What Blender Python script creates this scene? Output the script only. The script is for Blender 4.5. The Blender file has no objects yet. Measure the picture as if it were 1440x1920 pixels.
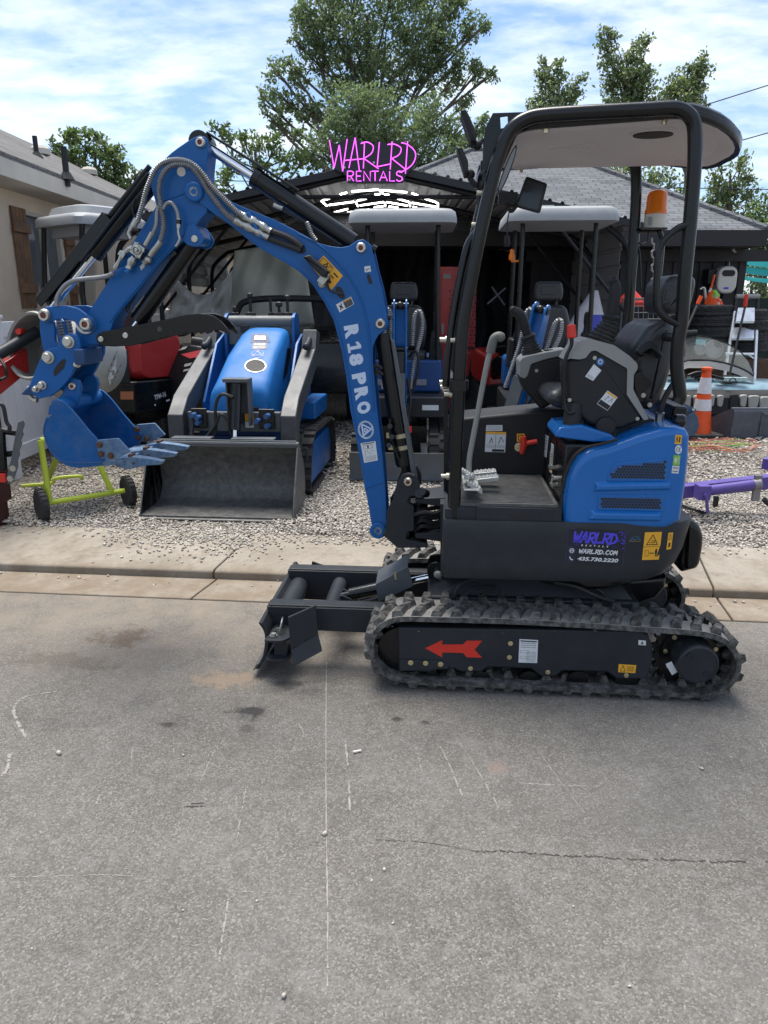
import bpy,bmesh,math,random
import numpy as np
from mathutils import Vector,Matrix
R=math.radians
rnd=random.Random(7)
SC=bpy.context.scene
COL=SC.collection
# ---- camera
F,W0,H0,CAMH,PITCH=1370.0,1440.0,1920.0,1.67,R(16.0)
cam_d=bpy.data.cameras.new("camera")
cam_d.sensor_fit='VERTICAL';cam_d.sensor_height=24.0;cam_d.lens=24.0*F/H0
cam_d.clip_start=0.05;cam_d.clip_end=6000
cam=bpy.data.objects.new("camera",cam_d);COL.objects.link(cam)
cam.location=(0,0,CAMH);cam.rotation_euler=(R(90)-PITCH,0,0)
SC.camera=cam
# ---- sky, sun, exposure
SUN_EL,SUN_AZ=R(73),R(-25)
sund=bpy.data.lights.new("sun",'SUN');sund.energy=3.8;sund.angle=R(34);sund.color=(1.0,0.95,0.87)
sun=bpy.data.objects.new("sun",sund);COL.objects.link(sun)
sdir=Vector((math.cos(SUN_EL)*math.sin(SUN_AZ),math.cos(SUN_EL)*math.cos(SUN_AZ),math.sin(SUN_EL)))
sun.rotation_euler=sdir.to_track_quat('Z','Y').to_euler()
SC.view_settings.view_transform='Standard';SC.view_settings.look='None'
SC.view_settings.exposure=0.72;SC.view_settings.gamma=1.0
world=bpy.data.worlds.new("World");SC.world=world;world.use_nodes=True
def build_world():
 nt=world.node_tree;N=nt.nodes;L=nt.links
 for n in list(N):N.remove(n)
 out=N.new('ShaderNodeOutputWorld');bg=N.new('ShaderNodeBackground')
 sky=N.new('ShaderNodeTexSky');sky.sky_type='NISHITA';sky.sun_disc=False
 sky.sun_elevation=SUN_EL;sky.sun_rotation=SUN_AZ
 sky.air_density=1.0;sky.dust_density=1.2;sky.ozone_density=1.2
 tc=N.new('ShaderNodeTexCoord');sep=N.new('ShaderNodeSeparateXYZ')
 L.new(tc.outputs['Generated'],sep.inputs[0])
 add=N.new('ShaderNodeMath');add.operation='ADD';add.inputs[1].default_value=.16
 mx=N.new('ShaderNodeMath');mx.operation='MAXIMUM';mx.inputs[1].default_value=0.0
 L.new(sep.outputs['Z'],mx.inputs[0]);L.new(mx.outputs[0],add.inputs[0])
 dx=N.new('ShaderNodeMath');dx.operation='DIVIDE';dy=N.new('ShaderNodeMath');dy.operation='DIVIDE'
 L.new(sep.outputs['X'],dx.inputs[0]);L.new(add.outputs[0],dx.inputs[1])
 L.new(sep.outputs['Y'],dy.inputs[0]);L.new(add.outputs[0],dy.inputs[1])
 cmb=N.new('ShaderNodeCombineXYZ');L.new(dx.outputs[0],cmb.inputs[0]);L.new(dy.outputs[0],cmb.inputs[1])
 mp=N.new('ShaderNodeMapping');mp.inputs['Scale'].default_value=(1.0,1.5,1);mp.inputs['Location'].default_value=(1.7,.6,0)
 mp.inputs['Rotation'].default_value=(0,0,R(18))
 L.new(cmb.outputs[0],mp.inputs[0])
 n1=N.new('ShaderNodeTexNoise');n1.inputs['Scale'].default_value=1.05;n1.inputs['Detail'].default_value=9
 n1.inputs['Roughness'].default_value=.56;n1.inputs['Distortion'].default_value=.35
 L.new(mp.outputs[0],n1.inputs['Vector'])
 n2=N.new('ShaderNodeTexNoise');n2.inputs['Scale'].default_value=5.5;n2.inputs['Detail'].default_value=7
 n2.inputs['Roughness'].default_value=.6
 L.new(mp.outputs[0],n2.inputs['Vector'])
 mix=N.new('ShaderNodeMath');mix.operation='MULTIPLY_ADD';mix.inputs[1].default_value=.38
 L.new(n2.outputs[0],mix.inputs[0]);L.new(n1.outputs[0],mix.inputs[2])
 rmp=N.new('ShaderNodeValToRGB');rmp.color_ramp.elements[0].position=.60;rmp.color_ramp.elements[1].position=.86
 rmp.color_ramp.elements[0].color=(.03,.03,.03,1);rmp.color_ramp.elements[1].color=(.92,.92,.92,1)
 L.new(mix.outputs[0],rmp.inputs[0])
 mc=N.new('ShaderNodeMix');mc.data_type='RGBA'
 mc.inputs['B'].default_value=(CLOUD[0],CLOUD[1],CLOUD[2],1)
 sc_=N.new('ShaderNodeVectorMath');sc_.operation='MULTIPLY';sc_.inputs[1].default_value=(.90,1.01,1.14)
 L.new(sky.outputs[0],sc_.inputs[0])
 L.new(rmp.outputs[0],mc.inputs['Factor']);L.new(sc_.outputs[0],mc.inputs['A'])
 L.new(mc.outputs['Result'],bg.inputs['Color']);bg.inputs['Strength'].default_value=.105
 L.new(bg.outputs[0],out.inputs['Surface'])
CLOUD=(7.4,7.8,8.3)
build_world()
# ---- pixel -> place helpers (photo pixels, 1440 x 1920)
_fw=Vector((0,math.cos(PITCH),-math.sin(PITCH)));_up=Vector((0,math.sin(PITCH),math.cos(PITCH)))
CAM=Vector((0,0,CAMH))
def ray(px,py):return _fw+Vector((1,0,0))*((px-W0/2)/F)+_up*((H0/2-py)/F)
def P(px,py,Y):
 d=ray(px,py);return CAM+d*(Y/d.y)
def G(px,py,z=0.0):
 d=ray(px,py);return CAM+d*((z-CAMH)/d.z)
class Frame:
 """local frame of a thing: u to the right, v away, z up"""
 def __init__(s,o,ang):
  s.o=Vector(o);s.ang=ang
  s.u=Vector((math.cos(ang),math.sin(ang),0));s.v=Vector((-math.sin(ang),math.cos(ang),0))
 def loc(s,w):
  d=w-s.o;return(d.dot(s.u),d.dot(s.v),d.z)
 def at(s,px,py,v):
  d=ray(px,py);t=((s.o-CAM).dot(s.v)+v)/d.dot(s.v);return s.loc(CAM+d*t)
 def uz(s,px,py,v):
  a=s.at(px,py,v);return(a[0],a[2])
 def pg(s,pts,v):return[s.uz(x,y,v)for x,y in pts]
 def pts(s,pts,v):return[s.at(x,y,v)for x,y in pts]
 def p3(s,pts):return[s.at(x,y,v)for x,y,v in pts]
 def sc(s,px,py,v):
  a=s.at(px,py,v);w=s.o+s.u*a[0]+s.v*a[1]+Vector((0,0,a[2]));return(w-CAM).dot(_fw)/F
  # ---- objects
def thing(name,label,cat,loc=(0,0,0),rotz=0.0,group=None):
 o=bpy.data.objects.new(name,None);COL.objects.link(o);o.empty_display_size=.2
 o.location=loc;o.rotation_euler=(0,0,rotz);o['label']=label;o['category']=cat
 if group:o['group']=group
 return o
def tag(o,label=None,cat=None,group=None,kind=None):
 if label:o['label']=label
 if cat:o['category']=cat
 if group:o['group']=group
 if kind:o['kind']=kind
 return o
def _kids(o):return list(o.children)
def copy_tree(o,parent=None):
 c=o.copy();COL.objects.link(c)
 if parent:c.parent=parent
 for ch in list(o.children):copy_tree(ch,c)
 return c
 # ---- mesh builder
def cr(pts,n=8,closed=False):
 """Catmull-Rom through pts"""
 p=[Vector(q)for q in pts];out=[];m=len(p)
 for i in range(m if closed else m-1):
  if closed:a,b,c,d=p[(i-1)%m],p[i],p[(i+1)%m],p[(i+2)%m]
  else:a,b,c,d=p[max(i-1,0)],p[i],p[i+1],p[min(i+2,m-1)]
  for k in range(n):
   t=k/n
   out.append(.5*((2*b)+(c-a)*t+(2*a-5*b+4*c-d)*t*t+(3*b-a-3*c+d)*t**3))
 if not closed:out.append(p[-1])
 return[tuple(q)for q in out]
def rpoly(cx,cy,w,h,r,n=5):
 r=min(r,w/2-1e-4,h/2-1e-4);out=[]
 for sx,sy,a0 in((1,1,0),(-1,1,90),(-1,-1,180),(1,-1,270)):
  for k in range(n+1):
   a=R(a0+90*k/n);out.append((cx+sx*(w/2-r)+r*math.cos(a),cy+sy*(h/2-r)+r*math.sin(a)))
 return out
def rnd_corners(poly,r,n=4):
 """fillet each corner of a polygon"""
 out=[];m=len(poly)
 for i in range(m):
  p=Vector(poly[i]);a=Vector(poly[i-1])-p;b=Vector(poly[(i+1)%m])-p
  rr=r[i]if isinstance(r,(list,tuple))else r
  k=min(rr,a.length*.45,b.length*.45)
  if k<1e-5 or a.length<1e-6 or b.length<1e-6:out.append(tuple(p));continue
  s=p+a.normalized()*k;e=p+b.normalized()*k
  for j in range(n+1):
   t=j/n;out.append(tuple(s*(1-t)**2+p*2*t*(1-t)+e*t*t))
 return out
def inset(poly,d):
 m=len(poly);out=[]
 area=sum(poly[i][0]*poly[(i+1)%m][1]-poly[(i+1)%m][0]*poly[i][1]for i in range(m))
 s=1 if area>0 else-1
 for i in range(m):
  p=Vector(poly[i]);a=(p-Vector(poly[i-1]));b=(Vector(poly[(i+1)%m])-p)
  if a.length<1e-7:a=b
  if b.length<1e-7:b=a
  na=Vector((-a.y,a.x)).normalized()*s;nb=Vector((-b.y,b.x)).normalized()*s
  q=na+nb
  k=1/max(.4,(1+na.dot(nb))/2)if True else 1
  out.append(tuple(p+q*.5*k*d))
 return out
class MB:
 def __init__(s):s.v=[];s.f=[];s.m=[];s.mi=0;s.cuts=[];s.wn=False
 def cut(s):s.cuts.append((len(s.v),len(s.f)));return s
 def add(s,vs,fs):
  o=len(s.v);s.v+=[tuple(v)for v in vs];s.f+=[tuple(i+o for i in f)for f in fs];s.m+=[s.mi]*len(fs);return s
 def mat(s,i):s.mi=i;return s
 def box(s,c,size,rz=0,rx=0,ry=0):
  x,y,z=[q/2 for q in size];M=Matrix.Rotation(rz,3,'Z')@Matrix.Rotation(ry,3,'Y')@Matrix.Rotation(rx,3,'X')
  vs=[M@Vector((a*x,b*y,e*z))+Vector(c)for e in(-1,1)for b in(-1,1)for a in(-1,1)]
  return s.add(vs,[(0,2,3,1),(4,5,7,6),(0,1,5,4),(2,6,7,3),(0,4,6,2),(1,3,7,5)])
 def bb(s,a,b):return s.box([(a[i]+b[i])/2 for i in range(3)],[abs(b[i]-a[i])for i in range(3)])
 def quad(s,a,b,c,d):return s.add([a,b,c,d],[(0,1,2,3)])
 def hexa(s,p):
  return s.add(p,[(3,2,1,0),(4,5,6,7),(0,1,5,4),(1,2,6,5),(2,3,7,6),(3,0,4,7)])
 def loft(s,rings,cap=True,closed=False):
  n=len(rings[0]);vs=[v for r in rings for v in r];fs=[]
  K=len(rings)
  for k in range(K if closed else K-1):
   for i in range(n):
    j=(i+1)%n;k2=(k+1)%K
    fs.append((k*n+i,k*n+j,k2*n+j,k2*n+i))
  if cap and not closed:
   fs.append(tuple(range(n-1,-1,-1)));fs.append(tuple((K-1)*n+i for i in range(n)))
  return s.add(vs,fs)
 def prism(s,poly,v0,v1):
  return s.loft([[(u,v0,z)for u,z in poly],[(u,v1,z)for u,z in poly]])
 def pillow(s,poly,v0,v1,r,n=4):
  s.wn=True
  rings=[(v0+r*(1-math.cos(R(90*k/n))),r*(1-math.sin(R(90*k/n))))for k in range(n+1)]
  rr=rings+[(v0+v1-v,d)for v,d in reversed(rings)]
  return s.loft([[(u,v,z)for u,z in(inset(poly,d)if d>1e-6 else poly)]for v,d in rr])
 def plan(s,poly,z0,z1):return s.loft([[(x,y,z0)for x,y in poly],[(x,y,z1)for x,y in poly]])
 def across(s,poly,u0,u1):
  return s.loft([[(u0,v,z)for v,z in poly],[(u1,v,z)for v,z in poly]])
 def tube(s,pts,r,n=10,cap=True,closed=False,flat=None):
  p=[Vector(q)for q in pts];K=len(p)
  if not isinstance(r,(list,tuple)):r=[r]*K
  T=[]
  for i in range(K):
   a=p[(i-1)%K]if(closed or i>0)else p[i];b=p[(i+1)%K]if(closed or i<K-1)else p[i]
   t=b-a;T.append(t.normalized()if t.length>1e-9 else Vector((0,0,1)))
  up=Vector((0,0,1))if abs(T[0].z)<.9 else Vector((1,0,0))
  nrm=(up-T[0]*up.dot(T[0])).normalized();rings=[]
  for i in range(K):
   nrm=(nrm-T[i]*nrm.dot(T[i]))
   nrm=nrm.normalized()if nrm.length>1e-6 else T[i].orthogonal().normalized()
   bn=T[i].cross(nrm);rings.append([p[i]+(nrm*math.cos(2*math.pi*k/n)+bn*math.sin(2*math.pi*k/n))*r[i]for k in range(n)])
  return s.loft(rings,cap,closed)
 def cyl(s,a,b,r,n=16,r2=None):return s.tube([a,b],[r,r if r2 is None else r2],n)
 def lathe(s,prof,o,axis=(0,0,1),n=20):
  ax=Vector(axis).normalized();e=ax.orthogonal().normalized();g=ax.cross(e);o=Vector(o)
  rings=[[o+ax*h+(e*math.cos(2*math.pi*k/n)+g*math.sin(2*math.pi*k/n))*max(r,1e-4)for k in range(n)]for r,h in prof]
  return s.loft(rings)
 def ball(s,c,r,n=12,m=8,sc=(1,1,1),M=None):
  rings=[]
  for j in range(m+1):
   a=math.pi*j/m-math.pi/2;rr=max(math.cos(a),1e-3)*r
   ring=[Vector((rr*math.cos(2*math.pi*k/n)*sc[0],rr*math.sin(2*math.pi*k/n)*sc[1],r*math.sin(a)*sc[2]))for k in range(n)]
   rings.append([((M@q)if M else q)+Vector(c)for q in ring])
  return s.loft(rings)
 def bolt(s,c,r=.009,h=.007,axis=(0,-1,0)):
  a=Vector(axis);s.cyl(Vector(c)-a*.002,Vector(c)+a*h*.45,r*1.35,12);return s.cyl(Vector(c)+a*h*.45,Vector(c)+a*h,r,6)
 def build(s,name,mats,parent=None,smooth=32,bevel=0.0,seg=2,fix=True):
  if s.cuts:
   cs=s.cuts+[(len(s.v),len(s.f))];o=None
   for(a,b),(c,d)in zip(cs[:-1],cs[1:]):
    q=MB();q.v=s.v[a:c];q.f=[tuple(i-a for i in f)for f in s.f[b:d]];q.m=s.m[b:d];o=q.build(name,mats,parent,smooth,bevel,seg,fix)
   return o
  me=bpy.data.meshes.new(name);me.from_pydata(s.v,[],s.f)
  if fix:
   bm=bmesh.new();bm.from_mesh(me);bmesh.ops.recalc_face_normals(bm,faces=bm.faces);bm.to_mesh(me);bm.free()
  for m in(mats if isinstance(mats,(list,tuple))else[mats]):me.materials.append(m)
  if any(s.m):me.polygons.foreach_set('material_index',s.m)
  if smooth:
   me.polygons.foreach_set('use_smooth',[True]*len(me.polygons));me.set_sharp_from_angle(angle=R(smooth))
  o=bpy.data.objects.new(name,me);COL.objects.link(o)
  if parent:o.parent=parent
  if bevel:
   b=o.modifiers.new('bevel','BEVEL');b.width=bevel;b.segments=seg;b.limit_method='ANGLE';b.angle_limit=R(40);b.harden_normals=False
  if s.wn or bevel:
   w=o.modifiers.new('normals','WEIGHTED_NORMAL');w.keep_sharp=True
  return o
def np_mesh(name,V,Fq,mat,parent=None,smooth=False):
 """fast mesh from numpy arrays of verts (n,3) and faces (m,k)"""
 me=bpy.data.meshes.new(name);n,k=len(Fq),Fq.shape[1]
 me.vertices.add(len(V));me.vertices.foreach_set('co',np.ascontiguousarray(V,dtype=np.float32).ravel())
 me.loops.add(n*k);me.loops.foreach_set('vertex_index',np.ascontiguousarray(Fq,dtype=np.int32).ravel())
 me.polygons.add(n);me.polygons.foreach_set('loop_start',np.arange(0,n*k,k,dtype=np.int32))
 me.polygons.foreach_set('loop_total',np.full(n,k,dtype=np.int32))
 if smooth:me.polygons.foreach_set('use_smooth',np.ones(n,dtype=bool))
 me.update();me.validate()
 for m in(mat if isinstance(mat,(list,tuple))else[mat]):me.materials.append(m)
 o=bpy.data.objects.new(name,me);COL.objects.link(o)
 if parent:o.parent=parent
 return o
 # ---- lettering
_glyph={}
def glyphs(txt,bold=0.0,shear=0.0):
 """flat lettering as (verts in 0..1 box, faces, aspect)"""
 key=(txt,bold,shear)
 if key not in _glyph:
  cu=bpy.data.curves.new('lettering','FONT');cu.body=txt;cu.offset=bold;cu.shear=shear;cu.resolution_u=3
  ob=bpy.data.objects.new('lettering',cu);me=bpy.data.meshes.new_from_object(ob)
  V=np.array([v.co[:2]for v in me.vertices]);Fs=[tuple(p.vertices)for p in me.polygons]
  lo,hi=V.min(0),V.max(0);_glyph[key]=((V-lo)/(hi-lo),Fs,(hi[0]-lo[0])/(hi[1]-lo[1]))
  bpy.data.objects.remove(ob);bpy.data.curves.remove(cu);bpy.data.meshes.remove(me)
 return _glyph[key]
class Sheet:
 """a flat printed sheet: four corners (bottom-left, bottom-right, top-right, top-left) in the thing's frame; things printed in s,t of 0..1"""
 def __init__(s,corners,nrm=(0,-1,0),mb=None):
  s.c=[Vector(q)for q in corners];s.n=Vector(nrm).normalized();s.mb=mb or MB();s.k=0
 def map(s,a,b,lay=0.0):
  p=s.c;return(p[0]*(1-a)+p[1]*a)*(1-b)+(p[3]*(1-a)+p[2]*a)*b+s.n*lay
 def rect(s,a0,b0,a1,b1,mi,lay=.001):
  s.mb.mat(mi).add([s.map(a,b,lay)for a,b in((a0,b0),(a1,b0),(a1,b1),(a0,b1))],[(0,1,2,3)]);return s
 def poly(s,pts,mi,lay=.0016):
  s.mb.mat(mi).add([s.map(a,b,lay)for a,b in pts],[tuple(range(len(pts)))]);return s
 def line(s,pts,w,mi,lay=.0016,wt=None):
  """ribbon along pts, w in s units; wt: taper list"""
  asp=(s.c[1]-s.c[0]).length/max((s.c[3]-s.c[0]).length,1e-6)
  q=[Vector((a*asp,b))for a,b in pts];w2=w*asp
  for i in range(len(q)-1):
   d=q[i+1]-q[i]
   if d.length<1e-6:continue
   n=Vector((-d.y,d.x)).normalized()*w2/2;e=d.normalized()*w2*.25
   a,b=q[i]-e,q[i+1]+e
   s.mb.mat(mi).add([s.map(p.x/asp,p.y,lay+i*1e-5)for p in(a-n,b-n,b+n,a+n)],[(0,1,2,3)])
  return s
 def text(s,txt,a0,b0,a1,b1,mi,lay=.0018,bold=0.0,shear=0.0,fit=True):
  V,Fs,asp=glyphs(txt,bold,shear)
  s.mb.mat(mi).add([s.map(a0+(a1-a0)*x,b0+(b1-b0)*y,lay)for x,y in V],Fs);return s
 def disc(s,a,b,ra,rb,mi,lay=.0016,n=24):
  return s.poly([(a+ra*math.cos(2*math.pi*k/n),b+rb*math.sin(2*math.pi*k/n))for k in range(n)],mi,lay)
 def scribble(s,a0,b0,a1,b1,rows,mi,lay=.0016,seed=1):
  """rows of tiny print too small to read"""
  g=random.Random(seed);h=(b1-b0)/rows
  for k in range(rows):
   x=a0
   while x<a1-.02:
    w=min(g.uniform(.04,.14)*(a1-a0),a1-x);s.rect(x,b0+h*(k+.3),x+w,b0+h*(k+.68),mi,lay);x+=w+.03*(a1-a0)
  return s
  # ---- materials
def lin(r,g,b):
 f=lambda c:(c/255/12.92)if c<=10 else(((c/255)+.055)/1.055)**2.4
 return(f(r),f(g),f(b))
def mat(name,col,rough=.5,metal=0.0,var=.12,vscale=6.0,bump=0.0,bscale=60.0,coat=0.0,dust=0.0,dustcol=(.30,.28,.25),alpha=None,trans=0.0,emit=None,estr=0.0,ior=1.45,spec=.5):
 m=bpy.data.materials.new(name);m.use_nodes=True;nt=m.node_tree;N=nt.nodes;L=nt.links
 b=N['Principled BSDF'];b.inputs['Base Color'].default_value=(*col,1);b.inputs['Roughness'].default_value=rough
 b.inputs['Metallic'].default_value=metal;b.inputs['IOR'].default_value=ior;b.inputs['Specular IOR Level'].default_value=spec
 b.inputs['Coat Weight'].default_value=coat;b.inputs['Coat Roughness'].default_value=.08
 if trans:b.inputs['Transmission Weight'].default_value=trans
 if alpha is not None:b.inputs['Alpha'].default_value=alpha
 if emit:b.inputs['Emission Color'].default_value=(*emit,1);b.inputs['Emission Strength'].default_value=estr
 if var or dust or bump:
  tc=N.new('ShaderNodeTexCoord')
 if var:
  n=N.new('ShaderNodeTexNoise');n.inputs['Scale'].default_value=vscale;n.inputs['Detail'].default_value=6;n.inputs['Roughness'].default_value=.62
  L.new(tc.outputs['Object'],n.inputs['Vector'])
  mr=N.new('ShaderNodeMapRange');mr.inputs[1].default_value=.25;mr.inputs[2].default_value=.75
  mr.inputs[3].default_value=1-var;mr.inputs[4].default_value=1+var;L.new(n.outputs[0],mr.inputs[0])
  mu=N.new('ShaderNodeVectorMath');mu.operation='SCALE';mu.inputs[0].default_value=col;L.new(mr.outputs[0],mu.inputs['Scale'])
  src=mu.outputs[0]
  rr=N.new('ShaderNodeMapRange');rr.inputs[1].default_value=.3;rr.inputs[2].default_value=.7
  rr.inputs[3].default_value=max(0,rough-.08);rr.inputs[4].default_value=min(1,rough+.1);L.new(n.outputs[0],rr.inputs[0]);L.new(rr.outputs[0],b.inputs['Roughness'])
  if dust:
   n2=N.new('ShaderNodeTexNoise');n2.inputs['Scale'].default_value=vscale*2.3;n2.inputs['Detail'].default_value=9;n2.inputs['Roughness'].default_value=.7
   L.new(tc.outputs['Object'],n2.inputs['Vector'])
   r2=N.new('ShaderNodeMapRange');r2.inputs[1].default_value=.42;r2.inputs[2].default_value=.78;r2.inputs[4].default_value=dust;L.new(n2.outputs[0],r2.inputs[0])
   mx=N.new('ShaderNodeMix');mx.data_type='RGBA';mx.inputs['B'].default_value=(*dustcol,1)
   L.new(r2.outputs[0],mx.inputs['Factor']);L.new(src,mx.inputs['A']);src=mx.outputs['Result']
  L.new(src,b.inputs['Base Color'])
 if bump:
  n3=N.new('ShaderNodeTexNoise');n3.inputs['Scale'].default_value=bscale;n3.inputs['Detail'].default_value=5
  L.new(tc.outputs['Object'],n3.inputs['Vector'])
  bp=N.new('ShaderNodeBump');bp.inputs['Strength'].default_value=bump;bp.inputs['Distance'].default_value=.01
  L.new(n3.outputs[0],bp.inputs['Height']);L.new(bp.outputs[0],b.inputs['Normal'])
 return m
M={}
M['blue']=mat('blue_paint',(.003,.090,.30),.42,0,.10,5,.05,130,coat=.08,dust=.07,dustcol=(.10,.15,.22),spec=.35)
M['blue_gloss']=mat('blue_gloss_paint',(.004,.118,.39),.25,0,.06,4,.02,90,coat=.3,dust=.04,dustcol=(.12,.18,.28),spec=.4)
M['blue_worn']=mat('worn_blue_steel',(.06,.13,.24),.5,.2,.25,14,.15,80,dust=.65,dustcol=(.30,.33,.36))
M['grey']=mat('charcoal_paint',(.018,.021,.026),.46,0,.14,5,.05,120,dust=.10,dustcol=(.10,.095,.09),spec=.35)
M['midgrey']=mat('grey_paint',(.075,.085,.095),.45,0,.14,6,.05,110,dust=.2,dustcol=(.2,.19,.17))
M['black']=mat('black_paint',(.005,.0055,.0065),.26,0,.15,6,.02,120,coat=.1,spec=.4,dust=.03,dustcol=(.06,.06,.06))
M['blackmatte']=mat('black_plastic',(.009,.0095,.011),.58,0,.15,8,.08,220)
M['rubber']=mat('rubber',(.020,.020,.020),.82,0,.2,9,.25,70,dust=.35,dustcol=(.17,.16,.145))
M['trackrub']=mat('dusty_track_rubber',(.030,.029,.027),.88,0,.35,10,.4,60,dust=.8,dustcol=(.26,.25,.235))
M['chalk']=mat('dried_pale_mud',(.19,.185,.175),.95,0,.3,22,.5,60)
M['steel']=mat('zinc_steel',(.40,.40,.37),.34,1.0,.12,12,.05,90)
M['brass']=mat('yellow_zinc',(.62,.55,.36),.36,1.0,.15,20)
M['pin']=mat('pin_steel',(.52,.50,.44),.4,.9,.15,25)
M['redcap']=mat('rusty_red_cap',(.16,.030,.018),.6,0,.3,60)
M['chrome']=mat('chrome',(.78,.79,.80),.09,1.0,0)
M['braid']=mat('braided_steel',(.25,.255,.26),.45,.75,.25,40)
M['hose']=mat('black_hose',(.016,.016,.017),.55,0,.2,12)
M['lgrey']=mat('light_grey_plastic',(.23,.23,.222),.5,0,.08,8,.05,160)
M['leather']=mat('black_vinyl',(.030,.031,.034),.36,0,.12,10,.12,260,dust=.06,dustcol=(.12,.12,.12))
M['white']=mat('white_print',(.62,.63,.64),.5,0,.06,20)
M['labelwhite']=mat('label_white',(.58,.60,.62),.45,0,.05,20)
M['yellow']=mat('warning_yellow',(.72,.36,.025),.45,0,.08,18)
M['ink']=mat('black_ink',(.012,.012,.014),.5,0,0)
M['inkgrey']=mat('grey_ink',(.20,.21,.22),.5,0,0)
M['green']=mat('green_print',(.19,.42,.03),.45,0,.05,18)
M['red']=mat('red_paint',(.58,.030,.018),.42,0,.10,7)
M['redmach']=mat('red_machine_paint',(.36,.018,.018),.36,0,.12,6,.03,90,coat=.3)
M['purpleink']=mat('violet_blue_print',(.075,.060,.62),.45,0,.1,14)
M['navyink']=mat('navy_sheet',(.010,.012,.022),.4,0,.15,20)
M['amber']=mat('amber_lens',(.95,.24,.004),.15,0,.05,20,trans=.35)
M['amberin']=mat('amber_core',(.62,.13,.005),.3,0,.1,40)
M['cream']=mat('cream_plastic',(.55,.53,.48),.45,0,.06,14)
M['liner']=mat('canopy_liner',(.50,.48,.50),.62,0,.07,5,.06,150)
M['glass']=mat('window_glass',(.10,.115,.13),.06,0,.05,3,spec=.8)
M['orange']=mat('orange_plastic',(.75,.085,.012),.5,0,.12,10)
M['conewhite']=mat('reflective_white',(.62,.60,.62),.35,0,.14,30)
M['lime']=mat('lime_paint',(.42,.50,.045),.45,0,.1,12)
M['drum']=mat('grey_drum_paint',(.31,.31,.29),.55,0,.1,7,.06,60,dust=.3,dustcol=(.42,.40,.36))
M['vinyl']=mat('white_vinyl',(.70,.70,.72),.4,0,.05,5)
M['violet']=mat('violet_paint',(.085,.055,.26),.42,0,.14,8,.05,60,dust=.1)
M['teal']=mat('teal_cloth',(.015,.30,.30),.7,0,.12,6)
M['canopy']=mat('grey_canopy_plastic',(.26,.275,.29),.55,0,.1,6,.05,120,dust=.3,dustcol=(.36,.36,.35))
M['alu']=mat('aluminium',(.74,.74,.74),.35,.7,.08,14)
M['rust']=mat('rusty_steel',(.10,.055,.035),.8,.2,.4,14,.3,50)
M['bucketsteel']=mat('scuffed_bucket_steel',(.075,.077,.078),.5,.2,.3,9,.15,60,dust=.6,dustcol=(.22,.21,.19))
M['tyre']=mat('tyre_rubber',(.020,.020,.021),.75,0,.2,10,.2,60,dust=.2,dustcol=(.12,.11,.10))
M['hoodblue']=mat('loader_hood_blue',(.010,.135,.40),.48,0,.06,4,.03,90,dust=.06,dustcol=(.2,.28,.4),spec=.3)
M['armgrey']=mat('loader_arm_grey',(.045,.049,.054),.45,0,.16,6,.05,110,dust=.3,dustcol=(.18,.17,.16))
M['bucketblue']=mat('scuffed_bucket_blue',(.003,.080,.26),.5,.1,.18,7,.1,90,dust=.38,dustcol=(.13,.14,.16),spec=.35)
# ---- ground, road, kerb, gravel lot
KA=R(-5.7);KF=Frame((-0.31,3.88,0),KA)
LOTZ=.085
def node_noise(nt,vec,scale,detail=6,rough=.6):
 n=nt.nodes.new('ShaderNodeTexNoise');n.inputs['Scale'].default_value=scale;n.inputs['Detail'].default_value=detail
 n.inputs['Roughness'].default_value=rough;nt.links.new(vec,n.inputs['Vector']);return n.outputs[0]
def node_map(nt,v,a,b,c,d):
 m=nt.nodes.new('ShaderNodeMapRange');nt.links.new(v,m.inputs[0])
 for i,x in enumerate((a,b,c,d)):m.inputs[i+1].default_value=x
 return m.outputs[0]
def node_math(nt,op,a,b=None,c=None):
 m=nt.nodes.new('ShaderNodeMath');m.operation=op
 for i,x in enumerate((a,b,c)):
  if x is None:continue
  if isinstance(x,(int,float)):m.inputs[i].default_value=x
  else:nt.links.new(x,m.inputs[i])
 return m.outputs[0]
def node_mix(nt,fac,a,b):
 m=nt.nodes.new('ShaderNodeMix');m.data_type='RGBA'
 for k,x in(('Factor',fac),('A',a),('B',b)):
  if isinstance(x,(int,float)):m.inputs[k].default_value=x
  elif isinstance(x,tuple):m.inputs[k].default_value=(*x,1)
  else:nt.links.new(x,m.inputs[k])
 return m.outputs['Result']
def node_ramp(nt,v,stops):
 r=nt.nodes.new('ShaderNodeValToRGB');nt.links.new(v,r.inputs[0]);e=r.color_ramp.elements
 while len(e)<len(stops):e.new(.5)
 for i,(p,c)in enumerate(stops):e[i].position=p;e[i].color=(*c,1)
 return r.outputs[0]
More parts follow.
